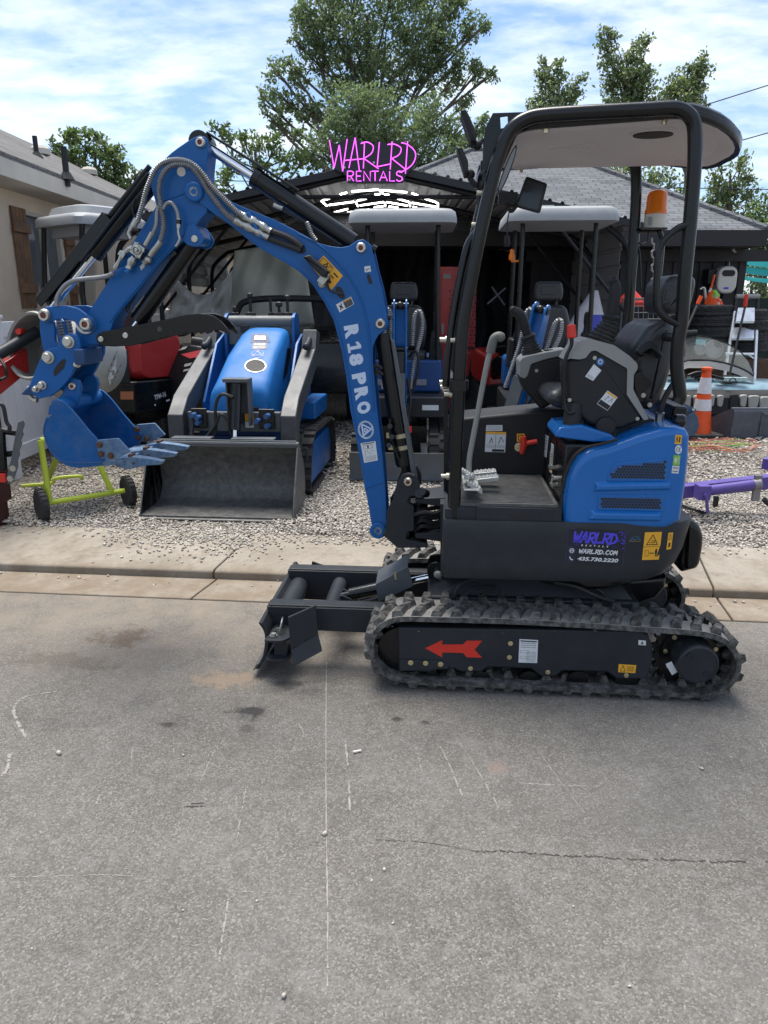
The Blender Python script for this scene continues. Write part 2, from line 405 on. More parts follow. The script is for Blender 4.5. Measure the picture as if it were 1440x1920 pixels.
def asphalt_material():
 m=bpy.data.materials.new('worn_asphalt');m.use_nodes=True;nt=m.node_tree;L=nt.links
 b=nt.nodes['Principled BSDF'];tc=nt.nodes.new('ShaderNodeTexCoord');vec=tc.outputs['Object']
 vo=nt.nodes.new('ShaderNodeTexVoronoi');vo.inputs['Scale'].default_value=190;L.new(vec,vo.inputs['Vector'])
 sp=nt.nodes.new('ShaderNodeSeparateColor');L.new(vo.outputs['Color'],sp.inputs[0])
 ag=node_ramp(nt,sp.outputs[0],[(0,(.090,.083,.074)),(.45,(.130,.121,.108)),(.85,(.170,.160,.145)),(1,(.245,.233,.213))])
 fine=node_noise(nt,vec,330,3,.7)
 c=node_mix(nt,node_map(nt,fine,.52,.70,0,.6),ag,(.035,.034,.033))
 patch=node_noise(nt,vec,1.7,7,.62);c=node_mix(nt,node_map(nt,patch,.38,.70,0,.22),c,(.235,.230,.222))
 p2=node_noise(nt,vec,5.0,6,.68);c=node_mix(nt,node_map(nt,p2,.50,.70,0,.38),c,(.065,.063,.061))
 p3=node_noise(nt,vec,16,5,.7);c=node_mix(nt,node_map(nt,p3,.52,.68,0,.42),c,(.21,.205,.198))
 sx=nt.nodes.new('ShaderNodeSeparateXYZ');L.new(vec,sx.inputs[0])
 near=node_map(nt,sx.outputs[1],-1.25,-.02,0,1)
 left=node_map(nt,sx.outputs[0],.6,-.5,.35,1)
 dn=node_noise(nt,vec,3.3,8,.66);dirt=node_math(nt,'MULTIPLY',node_math(nt,'MULTIPLY',near,node_map(nt,dn,.34,.62,.1,1)),left)
 c=node_mix(nt,node_math(nt,'MULTIPLY',dirt,.85),c,(.235,.195,.150))
 def stain(c,px,py,rx,ry,col,s):
  g=KF.loc(G(px,py));mp=nt.nodes.new('ShaderNodeMapping');mp.vector_type='POINT'
  mp.inputs['Location'].default_value=(-g[0]/rx,-g[1]/ry,0);mp.inputs['Scale'].default_value=(1/rx,1/ry,0);L.new(vec,mp.inputs[0])
  ln=nt.nodes.new('ShaderNodeVectorMath');ln.operation='LENGTH';L.new(mp.outputs[0],ln.inputs[0])
  d=node_math(nt,'ADD',ln.outputs['Value'],node_math(nt,'MULTIPLY_ADD',dn2,4.4,-2.2))
  return node_mix(nt,node_map(nt,d,1.0,.45,0,s),c,col)
 dn2=node_noise(nt,vec,10,9,.72)
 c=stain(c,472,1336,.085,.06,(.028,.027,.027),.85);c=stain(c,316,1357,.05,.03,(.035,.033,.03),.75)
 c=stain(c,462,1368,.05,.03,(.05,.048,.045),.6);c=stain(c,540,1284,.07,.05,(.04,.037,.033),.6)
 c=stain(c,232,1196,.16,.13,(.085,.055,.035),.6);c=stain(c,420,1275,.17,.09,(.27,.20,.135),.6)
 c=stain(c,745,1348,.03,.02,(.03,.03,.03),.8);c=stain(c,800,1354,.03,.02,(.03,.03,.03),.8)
 c=stain(c,880,1390,.12,.05,(.22,.21,.20),.25);c=stain(c,590,1850,.10,.05,(.22,.21,.20),.2);c=stain(c,930,1437,.06,.04,(.24,.17,.14),.5)
 c=stain(c,120,1240,.3,.1,(.09,.075,.06),.5);c=stain(c,640,1180,.2,.12,(.085,.078,.07),.55);c=stain(c,1230,1540,.3,.15,(.09,.088,.084),.25)
 L.new(c,b.inputs['Base Color']);b.inputs['Roughness'].default_value=.92;b.inputs['Specular IOR Level'].default_value=.25
 h=node_math(nt,'ADD',node_math(nt,'MULTIPLY',vo.outputs['Distance'],-1.0),node_math(nt,'MULTIPLY',fine,.55))
 bp=nt.nodes.new('ShaderNodeBump');bp.inputs['Strength'].default_value=.42;bp.inputs['Distance'].default_value=.006;L.new(h,bp.inputs['Height']);L.new(bp.outputs[0],b.inputs['Normal'])
 return m
def concrete_material():
 m=bpy.data.materials.new('weathered_concrete');m.use_nodes=True;nt=m.node_tree;L=nt.links
 b=nt.nodes['Principled BSDF'];tc=nt.nodes.new('ShaderNodeTexCoord');vec=tc.outputs['Object']
 c=node_ramp(nt,node_noise(nt,vec,2.2,9,.68),[(.25,(.185,.160,.128)),(.5,(.285,.255,.212)),(.75,(.37,.335,.285))])
 c=node_mix(nt,node_map(nt,node_noise(nt,vec,9,8,.7),.48,.70,0,.7),c,(.15,.122,.092))
 c=node_mix(nt,node_map(nt,node_noise(nt,vec,90,4,.7),.55,.72,0,.4),c,(.17,.155,.135))
 sx=nt.nodes.new('ShaderNodeSeparateXYZ');L.new(vec,sx.inputs[0])
 gut=node_map(nt,sx.outputs[1],.50,.36,.12,.9)
 c=node_mix(nt,node_math(nt,'MULTIPLY',gut,node_map(nt,node_noise(nt,vec,4,7,.65),.3,.6,.15,1)),c,(.18,.140,.100))
 L.new(c,b.inputs['Base Color']);b.inputs['Roughness'].default_value=.93;b.inputs['Specular IOR Level'].default_value=.2
 bp=nt.nodes.new('ShaderNodeBump');bp.inputs['Strength'].default_value=.35;bp.inputs['Distance'].default_value=.01
 L.new(node_math(nt,'ADD',node_noise(nt,vec,75,6,.7),node_math(nt,'MULTIPLY',node_noise(nt,vec,12,4,.6),.8)),bp.inputs['Height']);L.new(bp.outputs[0],b.inputs['Normal'])
 return m
def gravel_ground_material():
 m=bpy.data.materials.new('gravel_bed');m.use_nodes=True;nt=m.node_tree;L=nt.links
 b=nt.nodes['Principled BSDF'];tc=nt.nodes.new('ShaderNodeTexCoord');vec=tc.outputs['Object']
 vo=nt.nodes.new('ShaderNodeTexVoronoi');vo.inputs['Scale'].default_value=34;L.new(vec,vo.inputs['Vector'])
 sp=nt.nodes.new('ShaderNodeSeparateColor');L.new(vo.outputs['Color'],sp.inputs[0])
 c=node_ramp(nt,sp.outputs[0],[(0,(.20,.175,.15)),(.4,(.30,.275,.24)),(.75,(.40,.37,.33)),(1,(.50,.475,.44))])
 c=node_mix(nt,node_map(nt,vo.outputs['Distance'],.30,.62,0,.85),c,(.05,.045,.038))
 c=node_mix(nt,node_map(nt,node_noise(nt,vec,1.3,6,.6),.45,.7,0,.4),c,(.17,.15,.125))
 L.new(c,b.inputs['Base Color']);b.inputs['Roughness'].default_value=.95;b.inputs['Specular IOR Level'].default_value=.15
 bp=nt.nodes.new('ShaderNodeBump');bp.inputs['Strength'].default_value=.9;bp.inputs['Distance'].default_value=.03
 L.new(node_math(nt,'MULTIPLY',vo.outputs['Distance'],-1.0),bp.inputs['Height']);L.new(bp.outputs[0],b.inputs['Normal'])
 return m
def stone_material(name,stops):
 m=bpy.data.materials.new(name);m.use_nodes=True;nt=m.node_tree;L=nt.links
 b=nt.nodes['Principled BSDF'];g=nt.nodes.new('ShaderNodeNewGeometry')
 c=node_ramp(nt,g.outputs['Random Per Island'],stops)
 tc=nt.nodes.new('ShaderNodeTexCoord')
 c=node_mix(nt,node_map(nt,node_noise(nt,tc.outputs['Object'],70,4,.6),.45,.7,0,.35),c,(.13,.12,.105))
 L.new(c,b.inputs['Base Color']);b.inputs['Roughness'].default_value=.9;b.inputs['Specular IOR Level'].default_value=.2
 return m
M['asphalt']=asphalt_material();M['concrete']=concrete_material();M['gravelbed']=gravel_ground_material()
M['stone']=stone_material('gravel_stone',[(0,(.26,.23,.195)),(.25,(.37,.335,.29)),(.6,(.45,.415,.37)),(.88,(.52,.49,.445)),(1,(.38,.31,.24))])
M['earth']=mat('dry_earth',(.16,.14,.11),.95,0,.3,.5)
M['seam']=mat('pale_seam',(.25,.235,.215),.95,0,.3,30)
M['crackdark']=mat('dark_crack',(.04,.038,.036),.95,0,.2,30)
def setting():
 mb=MB();mb.quad((-900,-900,0),(900,-900,0),(900,900,0),(-900,900,0))
 o=mb.build('ground',M['earth'],smooth=0);o.location=(0,0,-.06);tag(o,kind='structure')
 mb=MB();mb.quad((-40,-30,0),(40,-30,0),(40,0,0),(-40,0,0))
 road=mb.build('road',M['asphalt'],smooth=0);road.location=KF.o;road.rotation_euler=(0,0,KA);tag(road,kind='structure')
 def slab(mb,prof,u0,u1,skew):
  mb.loft([[(u0+skew*v,v,z)for v,z in prof],[(u1+skew*v,v,z)for v,z in prof]])
 gp=[(.012,-.03),(.012,.004),(.12,.000),(.30,-.010),(.375,-.012),(.375,-.05),(.1,-.06)]
 ap=[(.375,-.05),(.377,.022),(.385,.036),(.41,.044),(.55,.052),(.80,.070),(1.04,.088),(1.05,-.05)]
 j=KF.loc(G(228,1124))[0];j2=KF.loc(G(280,1076))[0];
 for nm,prof,jj,sk in(('gutter',gp,j,.10),('driveway_apron',ap,j2-.02,.12)):
  mb=MB();cuts=[jj-24+3.05*k for k in range(17)]
  for a,b in zip(cuts[:-1],cuts[1:]):slab(mb,prof,a+.006,b-.006,sk)
  o=mb.build(nm,M['concrete'],smooth=30,bevel=.006);o.location=KF.o;o.rotation_euler=(0,0,KA);tag(o,kind='structure')
 mb=MB()
 mb.quad((-60,.0,-.045),(60,.0,-.045),(60,1.06,-.045),(-60,1.06,-.045))
 o=mb.build('kerb_bed',M['crackdark'],smooth=0);o.location=KF.o;o.rotation_euler=(0,0,KA);tag(o,kind='structure')
 mb=MB();mb.quad((-60,1.03,LOTZ-.012),(60,1.03,LOTZ-.012),(60,90,LOTZ-.012),(-60,90,LOTZ-.012))
 lot=mb.build('gravel_lot',M['gravelbed'],smooth=0);lot.location=KF.o;lot.rotation_euler=(0,0,KA);tag(lot,kind='structure')
 g=random.Random(3)
 def strip(name,pts,w,m,gap=.0,wob=.004):
  mb=MB();P3=[KF.loc(G(x,y))for x,y in pts];q=cr([(a[0],a[1],0)for a in P3],14)
  ww=[max(.15,g.gauss(1,.35))*w for _ in q]
  for i in range(len(q)-1):
   if g.random()<gap:continue
   a,b=Vector(q[i][:2]),Vector(q[i+1][:2]);d=b-a
   if d.length<1e-6:continue
   n=Vector((-d.y,d.x)).normalized();j1,j2=g.uniform(-wob,wob),g.uniform(-wob,wob)
   a1=a+n*(j1 if gap else 0);b1=b+n*(j2 if gap else 0)
   mb.quad((*(a1-n*ww[i]/2),.0012),(*(b1-n*ww[i+1]/2),.0012),(*(b1+n*ww[i+1]/2),.0012),(*(a1+n*ww[i]/2),.0012))
  return mb.build(name,m,road,smooth=0)
 strip('pale_seam',[(612,1240),(611,1400),(612,1560),(614,1700),(614,1850)],.0042,M['seam'],.06,.001)
 strip('dark_crack',[(890,1597),(960,1597),(1040,1604),(1110,1606),(1170,1611),(1250,1612),(1330,1616),(1440,1617)],.0042,M['crackdark'],.22,.005)
 for pts,w in(([(648,1390),(653,1450),(656,1520)],.006),([(826,1400),(845,1440),(866,1492)],.006),([(860,1390),(890,1435),(935,1515)],.004),([(965,1468),(1040,1472),(1125,1474)],.006),([(1008,1405),(1050,1465),(1105,1535)],.003),([(410,1395),(392,1430),(376,1465)],.004),([(428,1686),(420,1740),(411,1800)],.005),([(462,1470),(452,1530),(444,1576)],.003),([(105,1297),(45,1308),(26,1335),(48,1382)],.010),([(18,1414),(14,1440),(2,1456)],.012),([(560,1355),(575,1385)],.003),([(135,1328),(168,1312)],.006),([(250,1400),(246,1422)],.003),([(180,1508),(188,1490)],.006),([(0,1645),(60,1644),(180,1641),(250,1643)],.003),([(430,1672),(520,1675),(640,1684)],.002),([(325,1385),(326,1412)],.003),([(780,1400),(792,1450)],.003),([(1420,1380),(1438,1414)],.004)):
  strip('scratch',pts,w,M['seam'],.18,.002)
 for pts,w in(([(345,1513),(385,1512)],.006),([(358,1507),(384,1506)],.004),([(890,1596),(800,1580),(700,1575)],.002)):
  strip('dark_scuff',pts,w,M['crackdark'],.1,.002)
setting()
# ---- loose gravel
def stones(name,C,S,mat_,seed,flat=.62):
 g=np.random.default_rng(seed);t=(1+5**.5)/2
 b=np.array([(-1,t,0),(1,t,0),(-1,-t,0),(1,-t,0),(0,-1,t),(0,1,t),(0,-1,-t),(0,1,-t),(t,0,-1),(t,0,1),(-t,0,-1),(-t,0,1)])/1.9
 f=np.array([(0,11,5),(0,5,1),(0,1,7),(0,7,10),(0,10,11),(1,5,9),(5,11,4),(11,10,2),(10,7,6),(7,1,8),(3,9,4),(3,4,2),(3,2,6),(3,6,8),(3,8,9),(4,9,5),(2,4,11),(6,2,10),(8,6,7),(9,8,1)])
 n=len(C);V=b[None]*(1+g.uniform(-.28,.28,(n,12,1)))
 V=V*(S[:,None,None]*g.uniform(.65,1.35,(n,1,3))*np.array([1,1,flat]))
 A=g.uniform(0,6.283,n);ca,sa=np.cos(A)[:,None],np.sin(A)[:,None];ti=g.normal(0,.35,(n,1))
 x,y,z=V[...,0],V[...,1],V[...,2];z2=z+x*ti
 V=np.stack([x*ca-y*sa,x*sa+y*ca,z2],-1)+C[:,None,:]
 Fq=(f[None]+(np.arange(n)*12)[:,None,None]).reshape(-1,3)
 o=np_mesh(name,V.reshape(-1,3),Fq,mat_);return o
def gravel():
 g=np.random.default_rng(5);out=[];siz=[]
 def scatter(n,u0,u1,v0,v1,s0,s1,zj=.012):
  u=g.uniform(u0,u1,n);v=g.uniform(v0,v1,n)
  X=KF.o.x+u*KF.u.x+v*KF.v.x;Y=KF.o.y+u*KF.u.y+v*KF.v.y
  heap=.020*np.sin(u*2.1+1)*np.sin(v*1.7)+.012*np.sin(u*5.3+v*3.1)
  s=g.uniform(s0,s1,n)**1;out.append(np.stack([X,Y,LOTZ-.004+np.maximum(heap,-.012)+g.uniform(-.006,zj,n)],-1));siz.append(s)
 scatter(42000,-3.1,3.3,1.02,2.6,.005,.0122);scatter(11000,-3.6,3.9,2.6,4.6,.009,.018);scatter(5000,-.2,5,4.6,7.0,.014,.026)
 scatter(3500,-4.5,-.2,4.0,6.0,.014,.024)
 n=1900;u=np.concatenate([g.normal(-1.05,.36,n//2),g.normal(.35,.42,n//4),g.uniform(-2.6,3,n//4)]);v=1.06-np.abs(g.normal(0,.20,len(u)))
 keep=(v>.40)&((np.abs(u+1.05)<.75)|(v>.86));u,v=u[keep],v[keep]
 X=KF.o.x+u*KF.u.x+v*KF.v.x;Y=KF.o.y+u*KF.u.y+v*KF.v.y
 out.append(np.stack([X,Y,.044+(v-.41)*.07+.004+0*v],-1));siz.append(g.uniform(.004,.012,len(u)))
 n=70;u=g.uniform(-2.6,3.2,n);v=g.uniform(.2,.37,n)
 X=KF.o.x+u*KF.u.x+v*KF.v.x;Y=KF.o.y+u*KF.u.y+v*KF.v.y
 out.append(np.stack([X,Y,.0*u-.004],-1));siz.append(g.uniform(.004,.012,n))
 C=np.concatenate(out);S=np.concatenate(siz)
 o=stones('gravel',C,S,M['stone'],11);tag(o,'pale grey crushed gravel covering the rental yard behind the kerb','gravel',kind='stuff')
 P_=[(110,1414,.013),(609,1565,.011),(721,1632,.007),(532,1870,.010),(343,1708,.005),(697,1652,.005),(737,1732,.005),(1316,1443,.010),(1312,1441,.006),(344,1417,.006),(1223,1302,.007),(1370,1420,.004),(482,1690,.004),(1075,1700,.004),(900,1800,.004),(250,1560,.004),(1180,1850,.005),(60,1780,.004)]
 for x,y,s in P_:
  p=G(x,y);q=stones('pebble',np.array([[p.x,p.y,s*.5]]),np.array([s]),M['stone'],int(x),.75)
  tag(q,'small grey pebble lying loose on the asphalt road','pebble','pebbles on the road')
 a=G(669,1411);mb=MB();mb.tube([(a.x-.014,a.y-.006,.006),(a.x+.016,a.y+.005,.006)],.005,8)
 tag(mb.build('cigarette_butt',M['cream']),'short pale cigarette butt lying on the asphalt','cigarette butt')
gravel()
# ---- helpers for things modelled in place
def rel(mb,root):
 """turn world coordinates into the root's own frame"""
 c,s=math.cos(root.rotation_euler.z),math.sin(root.rotation_euler.z);o=root.location
 mb.v=[((x-o.x)*c+(y-o.y)*s,-(x-o.x)*s+(y-o.y)*c,z-o.z)for x,y,z in mb.v];return mb
def part(name,mb,m,root,label=None,**kw):
 o=rel(mb,root).build(name,m,root,**kw)
 if label:o['label']=label
 return o
def shingle_material(name,ax,c0,c1,rowh=.14):
 """ax: which object axis runs along the courses (0 x, 1 y); rows follow the slope through z and the other axis"""
 m=bpy.data.materials.new(name);m.use_nodes=True;nt=m.node_tree;L=nt.links;b=nt.nodes['Principled BSDF']
 tc=nt.nodes.new('ShaderNodeTexCoord');sx=nt.nodes.new('ShaderNodeSeparateXYZ');L.new(tc.outputs['Object'],sx.inputs[0])
 cm=nt.nodes.new('ShaderNodeCombineXYZ');L.new(sx.outputs[ax],cm.inputs[0]);L.new(node_math(nt,'MULTIPLY',sx.outputs[2],2.4),cm.inputs[1])
 br=nt.nodes.new('ShaderNodeTexBrick');br.inputs['Scale'].default_value=1;br.inputs['Brick Width'].default_value=.24;br.inputs['Row Height'].default_value=rowh
 br.inputs['Mortar Size'].default_value=.008;br.inputs['Mortar Smooth'].default_value=.3;br.inputs['Color1'].default_value=(*c0,1);br.inputs['Color2'].default_value=(*c1,1)
 br.inputs['Mortar'].default_value=(c0[0]*.4,c0[1]*.4,c0[2]*.4,1);L.new(cm.outputs[0],br.inputs['Vector'])
 c=node_mix(nt,node_map(nt,node_noise(nt,tc.outputs['Object'],30,5,.7),.4,.7,0,.35),br.outputs['Color'],tuple(x*.5 for x in c0))
 c=node_mix(nt,node_map(nt,node_noise(nt,tc.outputs['Object'],.7,5,.6),.4,.7,0,.3),c,tuple(x*1.4 for x in c1))
 L.new(c,b.inputs['Base Color']);b.inputs['Roughness'].default_value=.95;b.inputs['Specular IOR Level'].default_value=.15
 bp=nt.nodes.new('ShaderNodeBump');bp.inputs['Strength'].default_value=.6;bp.inputs['Distance'].default_value=.02;L.new(br.outputs['Fac'],bp.inputs['Height']);bp.invert=True;L.new(bp.outputs[0],b.inputs['Normal'])
 return m
M['shingle_y']=shingle_material('grey_shingles_house',1,(.13,.125,.12),(.19,.185,.18),.10)
M['shingle_x']=shingle_material('grey_shingles_shop',0,(.10,.105,.115),(.17,.175,.185),.11)
M['stucco']=mat('tan_stucco',(.70,.58,.45),.95,0,.16,1.6,.5,90,dust=.3,dustcol=(.62,.55,.46))
M['trim']=mat('tan_trim',(.50,.46,.40),.7,0,.1,4)
M['wood']=mat('weathered_brown_wood',(.20,.115,.066),.85,0,.35,6,.3,40,dust=.5,dustcol=(.07,.045,.03))
M['steelblack']=mat('black_carport_steel',(.014,.015,.018),.42,.2,.12,3)
M['sheetmetal']=mat('grey_roof_sheet',(.25,.255,.265),.55,.1,.12,2)
M['tarp']=mat('black_tarp',(.030,.033,.044),.55,0,.3,1.6,.25,8)
M['boardblack']=mat('black_board',(.020,.017,.019),.62,0,.2,3,.1,60)
M['film']=mat('cloudy_plastic_film',(.80,.83,.79),.35,0,.12,3,.3,14)
M['filmwhite']=mat('white_plastic_film',(.80,.80,.82),.4,0,.1,5,.3,10)
for k in('film','filmwhite'):
 nt=M[k].node_tree;b=nt.nodes['Principled BSDF'];t=nt.nodes.new('ShaderNodeBsdfTranslucent');t.inputs[0].default_value=(.8,.84,.8,1);x=nt.nodes.new('ShaderNodeMixShader');x.inputs[0].default_value=.5
 nt.links.new(b.outputs[0],x.inputs[1]);nt.links.new(t.outputs[0],x.inputs[2]);nt.links.new(x.outputs[0],nt.nodes['Material Output'].inputs['Surface'])
M['signboard']=mat('black_sign_board',(.008,.008,.012),.3,0,.1,3)
M['neon']=mat('pink_neon',(.9,.15,.85),.4,0,0,emit=(.80,.10,.86),estr=1.0)
M['led']=mat('white_led_tube',(.9,.9,.9),.4,0,0,emit=(1.0,.98,.95),estr=5.0)
# ---- carport
CX,CYF,CYB,CPK,CEV,CHW=-0.12,9.0,15.6,3.19,2.55,3.05
CSL=(CPK-CEV)/CHW
def roofz(x):return CPK-CSL*abs(x-CX)
def carport():
 r=thing('carport','black metal carport with ribbed gable roof sheltering the parked machines','carport',(CX,CYF,0))
 for sgn in(-1,1):
  prof=[];n=22;w=CHW+.12
  for k in range(n):
   x0=w*k/n;x1=w*(k+1)/n;d=x1-x0
   for t,h in((0,0),(.62,0),(.72,.026),(.90,.026)):prof.append((x0+d*t,h))
  prof.append((w,0));top=[(CX+sgn*x,CPK-CSL*x+h)for x,h in prof]
  bot=[(x,z-.004)for x,z in reversed(top)]
  mb=MB();mb.loft([[(x,CYF-.12,z)for x,z in top+bot],[(x,CYB,z)for x,z in top+bot]])
  part('roof_panel',mb,M['sheetmetal'],r,smooth=20)
  mb=MB();mb.loft([[(CX+sgn*x,CYF-.125,CPK-CSL*x-dz)for x,dz in((0,.01),(w,.01),(w,.075),(0,.085))],[(CX+sgn*x,CYF-.10,CPK-CSL*x-dz)for x,dz in((0,.01),(w,.01),(w,.075),(0,.085))]])
  part('gable_trim',mb,M['steelblack'],r)
 for k in range(5):
  y=CYF+.02+k*1.62
  for sgn in(-1,1):
   e=CX+sgn*(CHW-.05);mb=MB()
   p=[(e,y,LOTZ),(e,y,CEV-.55)]+cr([(e,y,CEV-.5),(e-sgn*.06,y,CEV-.24),(e-sgn*.32,y,CEV-.07+CSL*.25)],5)+[(CX,y,CPK-.09)]
   mb.tube(p,.034,8);part('frame_tube',mb,M['steelblack'],r)
   mb=MB();mb.tube([(e,y,CEV-1.0),(e-sgn*1.0,y,roofz(e-sgn*1.0)-.10)],.022,8);part('knee_brace',mb,M['steelblack'],r)
  mb=MB();mb.tube([(CX-1.25,y,roofz(CX-1.25)-.10),(CX+1.25,y,roofz(CX+1.25)-.10)],.022,8);part('collar_tie',mb,M['steelblack'],r)
 for sgn,z0 in((-1,1.93),(1,1.5)):
  e=CX+sgn*CHW;pr=[];n=int((CEV-z0)/.2)
  for k in range(n):
   z=z0+(CEV-z0)*k/n;d=(CEV-z0)/n
   for t,h in((0,0),(.7,0),(.78,.02),(.92,.02)):pr.append((e+sgn*h,z+d*t))
  pr.append((e,CEV));prof=pr+[(x-sgn*.004,z)for x,z in reversed(pr)]
  mb=MB();mb.loft([[(x,CYF+(.6 if sgn>0 else 1.6),z)for x,z in prof],[(x,CYB,z)for x,z in prof]]);part('side_sheet',mb,M['sheetmetal'],r,smooth=20)
 g=np.random.default_rng(2);nx,nz=60,24;mb=MB()
 vs=[(CX-CHW+2*CHW*(.30+.70*i/nx),CYB-.25+.07*math.sin(i*.9+.8*math.sin(j*.5))+.05*math.sin(i*.37+j*.3),LOTZ+(roofz(CX-CHW+2*CHW*(.30+.70*i/nx))-LOTZ)*j/nz)for j in range(nz+1)for i in range(nx+1)]
 fs=[(j*(nx+1)+i,j*(nx+1)+i+1,(j+1)*(nx+1)+i+1,(j+1)*(nx+1)+i)for j in range(nz)for i in range(nx)]
 mb.add(vs,fs);part('back_tarp',mb,M['tarp'],r,smooth=60)
 nx,nz=40,16;mb=MB();xe=CX+.95
 vs=[(CX+.1+2.9*i/nx,11.9+.06*math.sin(i*1.1+j*.2)+.05*math.sin(i*.43-j*.4),.4+2.1*j/nz)for j in range(nz+1)for i in range(nx+1)]
 fs=[(j*(nx+1)+i,j*(nx+1)+i+1,(j+1)*(nx+1)+i+1,(j+1)*(nx+1)+i)for j in range(nz)for i in range(nx)]
 return r
carport()
def on_roof(px,py,y0=9.4):
 """a point of the light lattice: just under the roof slope seen through the pixel"""
 d=ray(px,py);best=None
 for sgn in(-1,1):
  den=d.z+CSL*sgn*d.x;t=(CPK-.16-CAMH+CSL*sgn*CX)/den;p=CAM+d*t
  if t>0 and sgn*(p.x-CX)>=-.02 and(best is None):best=p
 return best
def lattice():
 r=thing('lattice_light','white hexagon lattice of glowing tube lights under the carport roof','ceiling light',(CX,10.5,CPK-.2))
 segs=[(358,428,537,416),(560,420,728,434),(545,420,568,443),(280,448,325,436),(765,440,805,456),(155,495,190,525),(160,490,255,462),(205,520,372,498),(385,500,400,528),(395,492,495,466),(640,468,745,500),(750,505,752,528),(765,505,925,532),(835,470,930,502),(940,510,940,536),(415,523,572,500),(592,500,735,524),(580,505,586,524),(515,448,548,446),(580,448,610,452),(235,575,260,582),(240,570,332,546),(270,580,415,557),(435,553,472,548),(512,535,572,527),(610,530,670,538),(708,552,745,556),(765,560,860,578),(832,552,915,578),(770,532,798,538)]
 for a,b,c,d in segs:
  p,q=on_roof(560+a/3.6,240+b/3.6),on_roof(560+c/3.6,240+d/3.6)
  if p is None or q is None or max(p.y,q.y)>15.3 or p.y<9.1:
   p,q=P(560+a/3.6,240+b/3.6,11.5),P(560+c/3.6,240+d/3.6,11.5)
  mb=MB();mb.tube([p,q],.0105,8);part('light_tube',mb,M['led'],r)
lattice()
def neon_sign():
 Y=CYF-.20;Z=lambda x,y:P(560+x/3.6,240+y/3.6,Y)
 c=Z(500,380);r=thing('neon_sign','pink neon lettered sign on a wavy black board at the carport peak','neon sign',(c.x,Y,c.z))
 out=[(203,85),(218,92),(240,108),(270,97),(300,84),(320,76),(345,68),(378,60),(400,74),(420,92),(450,92),(482,94),(510,108),(530,98),(548,93),(575,100),(602,106),(625,97),(645,93),(670,98),(692,98),(715,93),(738,90),(760,112),(785,145),(800,190),(800,225),(788,252),(765,272),(745,292),(728,315),(715,335),(706,368),(640,372),(520,372),(400,372),(330,370),(322,330),(305,308),(270,292),(236,272),(222,225),(212,160)]
 mb=MB();q=[Z(x,y)for x,y in out];mb.loft([[(p.x,Y,p.z)for p in q],[(p.x,Y+.035,p.z)for p in q]]);part('sign_board',mb,M['signboard'],r)
 def stroke(name,strokes,rr):
  mb=MB()
  for s in strokes:
   pts=[(p.x,Y-.022,p.z)for p in(Z(x,y)for x,y in s)]
   mb.tube(cr(pts,5)if len(pts)>3 and s[0]!=s[-1]and len(s)>4 else pts,rr,8)
  return part(name,mb,M['neon'],r)
 stroke('neon_letter',[[(208,85),(240,272)],[(240,272),(275,118)],[(275,118),(298,295)],[(298,295),(328,78)]],.0056)
 stroke('neon_letter',[[(340,272),(382,68)],[(382,68),(410,290)],[(305,222),(440,210)]],.0056)
 stroke('neon_letter',[[(445,95),(437,275)],[(420,108),(462,98),(500,120),(502,150),(485,180),(440,208)],[(440,208),(540,278)]],.0056)
 stroke('neon_letter',[[(545,98),(530,264)],[(530,264),(620,245)]],.0056)
 stroke('neon_letter',[[(630,95),(618,282)],[(600,115),(645,112),(688,135),(688,165),(668,190),(628,208)],[(628,208),(725,285)]],.0056)
 stroke('neon_letter',[[(735,92),(720,310)],[(692,102),(735,115),(780,155),(788,200),(765,250),(720,285),(680,302)]],.0056)
 def U(x0,x1,ss):return[[(x0+(x1-x0)*a,360-66*b)for a,b in s]for s in ss]
 LT={'R':[[(0,0),(0,1)],[(0,1),(.6,1),(.92,.9),(.95,.75),(.85,.6),(.6,.5),(0,.5)],[(.45,.5),(1,0)]],'E':[[(1,1),(0,1),(0,0),(1,0)],[(0,.5),(.85,.5)]],'N':[[(0,0),(0,1),(1,0),(1,1)]],'T':[[(0,1),(1,1)],[(.5,1),(.5,0)]],'A':[[(0,0),(.5,1),(1,0)],[(.2,.36),(.8,.36)]],'L':[[(0,1),(0,0),(1,0)]],'S':[[(.95,.84),(.75,.98),(.4,1),(.1,.85),(.1,.65),(.35,.54),(.7,.46),(.95,.33),(.93,.12),(.65,0),(.3,0),(.03,.15)]]}
 for ch,x0,x1 in(('R',330,372),('E',390,424),('N',440,484),('T',492,540),('A',546,598),('L',614,648),('S',658,700)):stroke('neon_letter',U(x0,x1,LT[ch]),.0056)
 mb=MB()
 for x,y in((345,350),(700,350),(310,268),(508,235)):p=Z(x,y);mb.cyl((p.x,Y-.02,p.z),(p.x,Y,p.z),.012,8)
 part('standoff',mb,M['steel'],r)
neon_sign()
